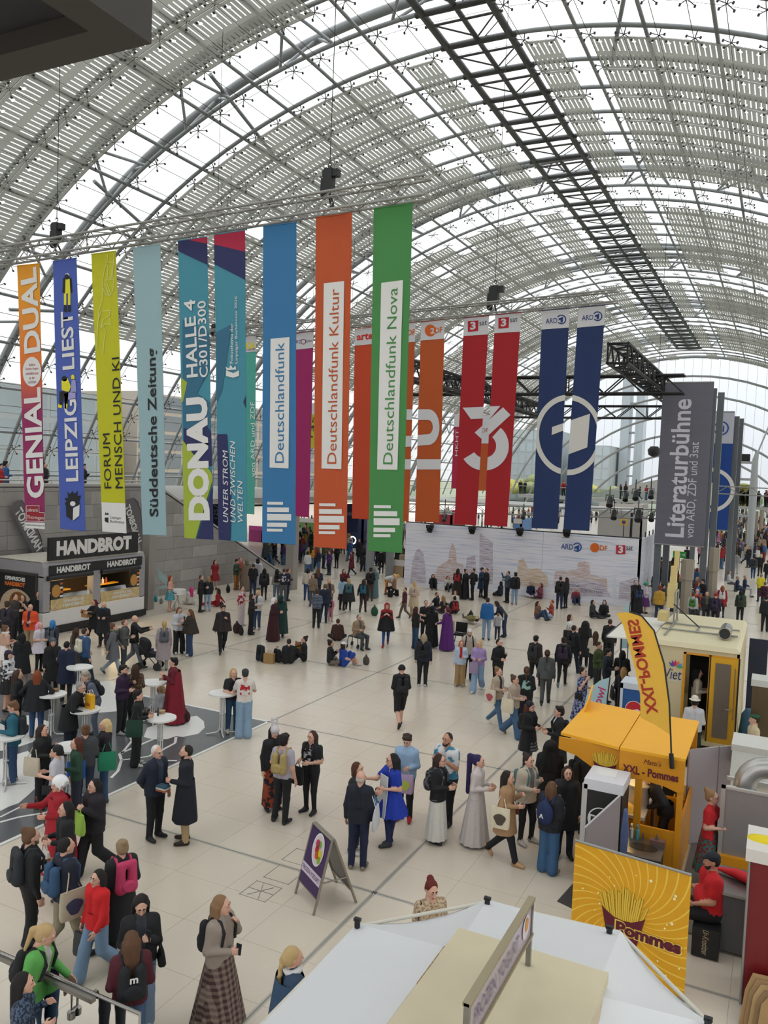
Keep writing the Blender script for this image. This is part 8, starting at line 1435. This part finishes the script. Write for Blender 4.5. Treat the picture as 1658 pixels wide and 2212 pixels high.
1160 1337 1.66 60 u hh S 6a4a34 j 2a405c 222222 3a2116 a | hs=verylong | long-haired person sitting on the floor in jeans
1190 1334 1.66 280 f pp S 8c3a2c j 8a9cb0 444444 7a3420 a | hs=crop | person in a rust tee sitting opposite the long-haired one
1278 1334 1.68 70 f ll J 24282c j 131417 222222 2a2420 a | hs=bob | person in a dark grey jacket sitting on the floor
1303 1334 1.68 350 f ll S 121317 j 131417 222222 15100f a | hs=long | person in black sitting facing the viewer on the floor
1049 1382 1.82 180 s dd J 1c5a94 j 7a92ac 26262a 2a1c16 a | hs=crop | person in a bright blue jacket and light jeans, back turned
1073 1382 1.15 175 s rd S stripe:#c9c9cc:#3a3e48:11 j 2a3444 26364a 6a4a30 a | hs=crop | child in a striped top holding hands
1088 1376 1.70 260 b oo S 17202e j 1c2a44 222222 2a1a14 a | hs=long lean=38 | person in navy bending over towards the striped child
1368 1328 1.82 20 s oo J 15161a j 131417 15151a 1c1412 a | hs=crop | person in black embracing a friend beside the backdrop
1376 1332 1.68 185 s oo C 121317 j 131417 15151a 1c1412 a | hs=bob hem=.2 bp=1f3454 bpl=navy_backpack_on_the_embracing_person_in_a_long_coat | person in a long black coat being embraced, back turned
1511 1488 1.74 182 s hh S c4c4c8 m 16241f 15151a 121110 a | at=-1.66,21.45,0 hat=panama:d4cfc0 hs=crop hem=.2 flare=.22 | person in a white shirt and pale hat at the truck door
1516 1408 1.68 100 s hh S b9ac98 j 131417 222222 0f0d0d a | at=-1.72,22.55,.56 hs=long | person in a pale shirt inside the cream truck
1630 1546 1.72 285 s hh S c0b090 j 3a3a3a 222222 2a1c16 a | hd hs=crop hat=beret:1f4a30 | person in a green beret beside the steel kitchen hood
1537 1710 1.72 80 s ho T b0161e k noise:#7a1a24:#2f6a64:22 222222 8a6a4a a | hd hs=bun glasses tights hem=.3 bust=1 | person in a red polo shirt and spotted apron at the kitchen unit
1540 1846 1.84 285 t hl T b8141c j 15151a 15151a 1c1410 b | hd hs=crop hat=cap:141a24 beard fat=1.35 | seated person in a red polo and black cap on the crate
1450 1735 1.72 275 c oh J 131417 j 15161a 15151a 100e0d a | at=-1.62,15.85,0 hs=messy lean=30 ht=20 | person in black bending down inside the yellow stall
1272 1640 1.78 120 s hh P 15171c j 15161a 15151a 1c1512 a | at=-3.25,16.2,0 hs=crop bp=15161a bpl=black_backpack_on_the_person_under_the_stall_flap | person in a black puffer jacket under the yellow stall flap
120 1330 1.74 30 s hh T 15161a j 15161a 222222 3a2a20 a | at=-26.6,23.9,.35 hs=crop | person in a dark apron behind the bread stall counter
1410 1300 1.74 120 s hh J 121317 j 15161a 222222 3a2a20 a | hs=crop | person in black near the barrier by the backdrop corner
1428 1330 1.66 90 s hh S noise:#4a2a1c:#1a1a1c:14 j 2a2a2e 222222 1c1412 a | hs=bun | person in a patterned brown shirt near the cream truck
1392 1325 1.66 100 s hh S c4b8c4 k 5a2a6a 222222 3a8a6a a | hs=wig hem=.4 | person with a mint green wig and white boa
1501 1348 1.78 175 s dd J b8542a j 4a4a4e 222222 8a6a58 a | hs=none bp=4a2c48 bpl=purple_backpack_on_the_bald_person_in_orange | bald person in an orange jacket beside the beige pillar
1493 1352 1.66 170 s dd S a8a8a8 j 2a2c34 222222 4a3020 a | hs=crop bp=3a6a2c bpl=green_backpack_beside_the_beige_pillar | person in grey with a green backpack beside the pillar
1522 1352 1.72 10 s hh J 2a2c30 j 22242a 222222 4a3020 a | hs=crop in=5a5a48 | person in an open dark jacket beside the second pillar
1542 1356 1.70 160 c dd J 241a30 j 1c1a22 222222 8c1c20 a | hs=none hat=beanie:8c1c20 bp=2a1e3a bpl=dark_violet_backpack_on_the_red_beanie_wearer | person in dark purple with a red beanie
1556 1334 1.70 180 s dd C 8c1822 k 15161a 15151a 8a4a2c a | hs=bob tights hem=.62 bp=c4c4c4 bpl=white_backpack_on_the_person_in_the_red_coat hand=b08f68:L handl=brown_paper_bag_of_the_person_in_the_red_coat | person in a red coat with white backpack and paper bag
1596 1346 1.70 182 s dd J 2c3a28 j 15161a 222222 1c1412 a | hs=bob bp=2a342a bpl=dark_green_backpack_on_the_person_in_the_green_jacket | person in a green jacket with matching backpack
1650 1365 1.76 178 s dd J 14161c j 15161a 222222 1c1412 a | hs=crop | person in a black jacket at the frame edge beyond the truck
1640 1300 1.72 200 s hh J c4b82a j 2a2a2e 222222 8a7a68 a | hs=crop | person in a high-visibility yellow top at the frame edge
1648 1322 1.70 180 s dd S noise:#6a1c34:#2a1420:12 j 2a2a2e 222222 6a5a4c a | hs=crop bp=2c1424 bpl=maroon_backpack_on_the_person_in_plaid_at_the_frame_edge | person in a maroon checked shirt at the frame edge
1625 1250 1.76 182 w dd J 3a3c3c j 1f3c64 222222 15110f a | hs=messy bp=2a2c2e bpl=charcoal_backpack_on_the_tall_walker_in_jeans | walker in a charcoal jacket and blue jeans in the far aisle
1588 1240 1.72 178 s dd S 8a8e90 j a4a8ac 222222 3a2a20 a | hs=crop | person in grey with pale trousers in the far aisle
1574 1240 1.72 180 s dd J 1c1e24 j a0a4a8 222222 2a201a a | hs=crop bp=141519 bpl=black_and_red_backpack_in_the_far_aisle | person in dark jacket and pale trousers in the far aisle
1590 1290 1.70 90 t ll J 1c2c48 j 1c2434 222222 8a8078 a | hs=crop | person in a navy jacket seated on a low bench
1606 1288 1.70 95 t ll J 20304c j b0b0b4 222222 8f857c a | hs=crop | person in navy with white trousers seated on the bench end
1572 1276 1.70 85 t ll S b0b0b4 j 4a4a4e 222222 6a5a4c a | hs=bob | person in white seated on the low bench
1640 1245 1.74 200 s hh J 131417 j 15161a 222222 b8a878 a | hs=bob | blond person in black in the far aisle near the frame edge
1655 1262 1.74 180 s dd J 121317 j 15161a 222222 1c1614 a | hs=crop hat=beanie:6a6048 | person in black with a khaki beanie in the far aisle
'''
for ln in PEOPLE.strip().splitlines():
    if ln.strip(): person(ln)
# ================================================================ things held, worn or left on the floor
def near(x, y, z=0): return gp(x, y, z)
c = near(352, 1706, 1.05); o = thing('book_stack', 'three books held between the blazer and the long coat', 'books', c[:])
for k, cc in enumerate(('a0522c', 'b9b9b4', '2a4a5c')): put('book', MB().cbox(c + Z_ * (.035 * k), (.22, .15, .03)), fabric(cc), o)
a, b_ = near(100, 1790, .25), near(78, 1722, 1.3); o = thing('wooden_staff', 'wooden staff with white tufts held by the red cape wearer', 'staff', a[:]); put('shaft', MB().tube(a, b_, .016, 7), fabric('6a3c2c'), o); put('tuft', MB().tube(a - Z_ * .15, a + Z_ * .12, .05, 8, r2=.02), fabric('c4c0bc'), o)
c = near(188, 1327, 1.15); tag(put('cardboard_carton', MB().cbox(c, (.3, .3, .2)).prism([c + Vector((-.15, -.15, .1)), c + Vector((.15, -.15, .1)), c + Vector((.17, -.2, .2)), c + Vector((-.13, -.2, .2))], (0, .01, 0)), fabric('9a7648')), 'brown cardboard carton carried past the bread stall', 'carton')
# fairy wings
w0 = near(366, 1320); o = thing('fairy_wings', 'pale turquoise fairy wings on the person in the tutu', 'wings', (w0.x, w0.y, 1.2))
for sx, sz, L in ((-1, 1, .75), (1, 1, .6), (-1, -.55, .5), (1, -.55, .4)): put('wing', MB().prism([w0 + Vector((-.14, -.1, 1.25)), w0 + Vector((-.14 + sx * .3 - .2, -.12, 1.25 + sz * .25)), w0 + Vector((-.14 + sx * .3 * L - .3, -.12, 1.25 + sz * L)), w0 + Vector((-.2, -.1, 1.25 + sz * .3))], (0, .006, 0)), fabric('a9c4c4'), o)
# pram
c = near(322, 1445); o = thing('pram', 'black pram with a purple bag pushed by the bald person', 'pram', c[:]); hd = Vector((math.cos(.45), math.sin(.45), 0)); sd = Vector((-hd.y, hd.x, 0))
for s in (-1, 1):
    for q in (-.3, .32): w = c + hd * q + sd * (.22 * s) + Z_ * .13; put('wheel', MB().tube(w - sd * .025, w + sd * .025, .13, 12), BLACK, o)
    put('frame', MB().path([c + hd * .32 + sd * .2 * s + Z_ * .13, c + hd * .0 + sd * .2 * s + Z_ * .5, c - hd * .45 + sd * .2 * s + Z_ * 1.0], .015, 6).tube(c - hd * .3 + sd * .2 * s + Z_ * .13, c + sd * .2 * s + Z_ * .5, .015, 6), BLACK, o)
put('seat', MB().prism([c - hd * .1 - sd * .18 + Z_ * .42, c + hd * .3 - sd * .18 + Z_ * .45, c + hd * .28 - sd * .18 + Z_ * .55, c + hd * .02 - sd * .18 + Z_ * .6, c - hd * .25 - sd * .18 + Z_ * .95, c - hd * .32 - sd * .18 + Z_ * .9], sd * .36), fabric('15161a'), o); put('canopy', MB().loft([[c - hd * (.3 - .34 * math.sin(t) * r) + sd * y_ + Z_ * (.78 + .3 * math.cos(t) * r) for t in [i * math.pi / 8 for i in range(9)]] for y_, r in ((-.2, .9), (-.1, 1), (.1, 1), (.2, .9))]), fabric('17181c'), o); put('push_handle', MB().tube(c - hd * .45 - sd * .2 + Z_ * 1.0, c - hd * .45 + sd * .2 + Z_ * 1.0, .018, 6), BLACK, o)
tag(put('carry_bag', MB().cbox(c - hd * .1 + sd * .3 + Z_ * .5, (.3, .12, .3)), fabric('4a3468')), 'purple bag hanging on the pram', 'bag')
# walking frame under the seated person
c = near(766, 1398); o = thing('walking_frame', 'black wheeled walking frame under the seated person', 'walking frame', c[:])
for dx in (-.25, .25):
    for dy in (-.22, .22): put('leg', MB().tube(c + Vector((dx, dy, .08)), c + Vector((dx * .8, dy * .8, .48)), .015, 6), STEEL_D, o); put('wheel', MB().tube(c + Vector((dx - .02, dy, .09)), c + Vector((dx + .02, dy, .09)), .09, 12), BLACK, o)
put('seat_pad', MB().cbox(c + Z_ * .46, (.42, .36, .05)), BLACK, o)
# wheelchair by the purple robe
c = near(990, 1396); o = thing('wheelchair', 'black wheelchair beside the purple robe', 'wheelchair', c[:])
for s in (-1, 1): put('wheel', MB().path([c + Vector((.28 * s, .3 * math.cos(t), .31 + .3 * math.sin(t))) for t in [i * math.pi / 10 for i in range(20)]], .02, 5, closed=True), BLACK, o); put('frame', MB().path([c + Vector((.24 * s, -.35, .1)), c + Vector((.24 * s, -.25, .5)), c + Vector((.24 * s, .22, .5)), c + Vector((.24 * s, .3, .95))], .016, 5), BLACK, o)
put('seat', MB().cbox(c + Z_ * .5, (.46, .44, .06)), BLACK, o); put('backrest', MB().cbox(c + Vector((0, .25, .75)), (.46, .05, .42)), BLACK, o)
# teddy bear
c = near(643, 1425); c.z = .32; o = thing('teddy_bear', 'brown teddy bear with a yellow collar held by the seated person', 'teddy bear', c[:]); V_, Q_, M_ = sdf_grid([('e', (0, 0, 0), (.14, .12, .16), 0), ('e', (0, -.02, .24), (.12, .11, .11), 0), ('e', (-.1, 0, .33), (.04, .03, .04), 0), ('e', (.1, 0, .33), (.04, .03, .04), 0), ('e', (0, -.12, .22), (.045, .04, .035), 0), ('c', (-.13, -.03, .08), (-.2, -.12, -.02), .05, .045, 0), ('c', (.13, -.03, .08), (.2, -.12, -.02), .05, .045, 0), ('c', (-.08, -.08, -.12), (-.13, -.25, -.16), .06, .06, 0), ('c', (.08, -.08, -.12), (.13, -.25, -.16), .06, .06, 0)], .02, .03)
h = link('bear_body', np_mesh('bear_body', V_, Q_, M_, 1), o, loc=Vector((0, 0, 0))); setm(h, [fabric('7a4c28')]); put('collar', MB().path([c + Vector((.1 * math.cos(t), .09 * math.sin(t), .14)) for t in [i * math.pi / 6 for i in range(12)]], .02, 6, closed=True), fabric('c9b43a'), o)
# bags standing about
def floor_pack(x, y, cc, lab, kind='day', s=1.0):
    o = thing('rucksack', lab, 'backpack', near(x, y)[:]); o.rotation_euler = (0, 0, random.uniform(-.6, .6)); o.scale = (s, s, s); h = link('backpack_shell', backpack_mesh(kind), o, loc=Vector((0, 0, 0))); setm(h, [fabric(cc)]); put_local('carry_loop', MB().path([(-.04, 0, .42), (-.03, 0, .47), (.03, 0, .47), (.04, 0, .42)], .01, 5), fabric(cc), o)
for q in ((562, 1428, '1a1c22', 'tall black rucksack at the head of the luggage row', 'roll', 1.25), (598, 1430, '141518', 'black rucksack next to the seated pair', 'day', 1.2), (511, 1368, '2a1218', 'dark red and black rucksack beside the dark jacket', 'sack', 1.1), (520, 1372, '15161a', 'black rucksack lying by the red-splashed suit', 'sack', .9), (808, 1330, '1f4a38', 'green duffel bag beside the reclining group', 'sack', 1.1), (842, 1290, '141518', 'black backpack by the bending person', 'day', 1.0), (856, 1288, '15161a', 'upright black backpack beside the crouching blond person', 'day', 1.0), (322, 1312, '5f5c58', 'grey rucksack at the foot of the column by the stall', 'sack', .8), (336, 1300, '2c8a9c', 'turquoise bag by the wall beside the column', 'sack', .8), (348, 1304, '8a8a86', 'patterned grey bag by the wall', 'sack', .7), (378, 1318, 'c4bcb4', 'white plastic bag beside the tutu wearer', 'sack', .75), (492, 1280, '1a1a1e', 'dark bags against the stone wall', 'sack', 1.0), (790, 1436, '4a4440', 'grey-brown bag beside the blue costume', 'sack', .8), (400, 1560, '4a1a1c', 'maroon bag hanging behind the red cape', 'sack', .8), (1016, 1334, '15161a', 'dark bag with red trim beside the lying person', 'sack', .8), (905, 1398, '15161a', 'black bag at the feet of the black gown', 'day', .9), (478, 1312, '3a1a1c', 'dark bag beside the red lying figure', 'sack', .7)): floor_pack(q[0], q[1], *q[2:])
paper_bag('paper_bag', 'brown paper bag in the luggage row', 581, 1432, 0, .38, .34, .2, fabric('9a7a4c'), .2); paper_bag('basket_bag', 'black basket bag hanging by the bottle table', 386, 1562, .0, .38, .26, .2, fabric('141518'), .3)
c = near(383, 1318); o = thing('promo_table', 'white round promotion table with folding legs near the wall', 'table', c[:]); put('tabletop_cover', MB().disc((c.x, c.y), .38, .78, 1.0, 24), WT, o); lettering('Handbrot', (c.x + .05, c.y - .385, .88), X_, Z_, INK, o, width=.4, height=.09, bold=.03)
for t in (0, 2.1, 4.2): put('leg', MB().tube((c.x + .3 * math.cos(t), c.y + .3 * math.sin(t), 0), (c.x - .1 * math.cos(t), c.y - .1 * math.sin(t), .8), .015, 6), STEEL_L, o)
# ================================================================ galleries and the far crowd
CW = {'black': '17181c', 'navy': '1b2338', 'grey': '55585c', 'dark green': '26402f', 'maroon': '55161f', 'beige': '9a8a74', 'white': 'b9b8b8', 'blue': '2c5284', 'brown': '4a3426', 'red': '9c1f24', 'olive': '4a4c2e', 'pink': 'b0788a', 'purple': '44285c', 'mustard': 'a8842c'}
CH = {'dark-haired': '1c1512', 'brown-haired': '4a3020', 'blond': 'a98c5a', 'auburn': '6a2f1a'}
TP = {'S': 'sweater', 'J': 'jacket', 'H': 'hoodie', 'C': 'coat'}; BT = {'j': ('dark jeans', '1f2a3c'), 'w': ('wide blue jeans', '3f5c7c'), 's': ('black trousers', '15161a')}
rc = random.Random(21); used = set()
def crowd(n, place_, where, grp, face=None, bps=.3):
    k = 0; tries = 0
    while k < n and tries < n * 40:
        tries += 1; p3 = place_()
        if p3 is None or any((q - Vector(p3)).length < .55 for q in PLACED): continue
        cn = rc.choice(list(CW) + ['black', 'black', 'black', 'navy', 'grey', 'black']); hn = rc.choice(list(CH) + ['dark-haired', 'brown-haired']); tp = rc.choice('SJJHC'); bt = rc.choice('jjws'); lab = '%s person in %s %s, %s, %s' % (hn, cn, TP[tp], BT[bt][0], where)
        if lab in used: continue
        used.add(lab)
        ar = rc.choice(('dd', 'hh', 'hd', 'pp')); lg = rc.choice('sswc'); fc = (rc.uniform(0, 360) if face is None else face + rc.uniform(-50, 50))
        person('0 0 %.2f %.0f %s %s %s %s %s %s 222222 %s a | at=%.2f,%.2f,%.2f hs=%s grp=%s | %s' % (rc.uniform(1.58, 1.86), round(fc), lg, ar, tp, CW[cn], bt, BT[bt][1], CH[hn], p3[0], p3[1], p3[2], rc.choice(('crop', 'long', 'bob', 'pony', 'messy')), grp.replace(' ', '_'), lab)); k += 1
def box_px(x0, x1, y0, y1):
    def f(): q = gp(rc.uniform(x0, x1), rc.uniform(y0, y1)); return (q.x, q.y, 0)
    return f
crowd(38, box_px(640, 870, 1188, 1246), 'crowd under the orange banners', 'crowd under the banners')
crowd(14, box_px(568, 632, 1196, 1226), 'beyond the sloping stone wall', 'crowd beyond the stone wall')
crowd(26, box_px(1545, 1658, 1150, 1235), 'far aisle beside the towers', 'crowd in the far aisle')
crowd(16, box_px(1420, 1540, 1212, 1300), 'by the grey poster masts', 'crowd below the grey poster')
crowd(8, box_px(1395, 1560, 1300, 1345), 'just beyond the cream truck', 'crowd beyond the cream truck')
def gal(x0, x1, Y, z):
    def f(): return (atY(rc.uniform(x0, x1), 1050, Y).x, Y + rc.uniform(.5, 1.4), z)
    return f
for q in ((5, .2), (30, .6), (46, .3), (100, .2), (116, .7), (192, .4), (330, .3)):
    v = atX(q[0], 1030, -30.0); crowd(1, lambda: (-29.95 - q[1], v.y, 5.0), 'on the stone gallery', 'people on the stone gallery', 100)
crowd(12, gal(1030, 1410, 100, 4.75), 'on the gallery bridge', 'people on the gallery bridge'); crowd(8, gal(1590, 1658, 92, 4.85), 'on the lift gallery', 'people on the lift gallery')
# the masses far behind, too many and too small to tell apart
mb = MB(); cl = ['17181c', '1b2338', '55585c', '7a2a2c', '8a7a64', '2c5284', 'a8a6a4', '3a3c30']
def mini(x, y, z=0):
    h = rc.uniform(1.55, 1.85); t = rc.randrange(len(cl)); a = rc.uniform(0, 3.14); R_ = []
    for zz, rx, ry in ((.0, .12, .1), (.45, .13, .1), (.85, .17, .12), (1.2, .2, .12), (1.42, .19, .1), (1.47, .06, .06)): R_.append([(x + rx * math.cos(q) * math.cos(a) - ry * math.sin(q) * math.sin(a), y + rx * math.cos(q) * math.sin(a) + ry * math.sin(q) * math.cos(a), z + zz * h / 1.72) for q in [i * math.pi / 3 for i in range(6)]])
    mb.loft(R_[:3], rc.randrange(len(cl)) if rc.random() < .5 else 0); mb.loft(R_[2:], t); mb.loft([[(x + r * math.cos(q), y + r * math.sin(q), z + (1.6 + d) * h / 1.72) for q in [i * math.pi / 3 for i in range(6)]] for d, r in ((-.13, .05), (-.05, .09), (.05, .095), (.12, .04))], len(cl) + rc.randrange(3))
for k in range(190): q = gp(rc.uniform(600, 880), rc.uniform(1142, 1190)); mini(q.x, q.y)
for k in range(260): q = gp(rc.uniform(1480, 1665), rc.uniform(1112, 1160)); mini(q.x, q.y)
for k in range(120): q = gp(rc.uniform(900, 1400), rc.uniform(1112, 1142)); mini(q.x, q.y)
for k in range(70): q = gp(rc.uniform(1560, 1665), rc.uniform(1160, 1215)); mini(q.x, q.y)
tag(put('distant_crowd', mb, [fabric(c_) for c_ in cl] + [fabric('3a2418'), fabric('9c7c58'), fabric('b4846c')]), 'dense crowd of distant visitors deep in the hall', 'crowd', kind='stuff')
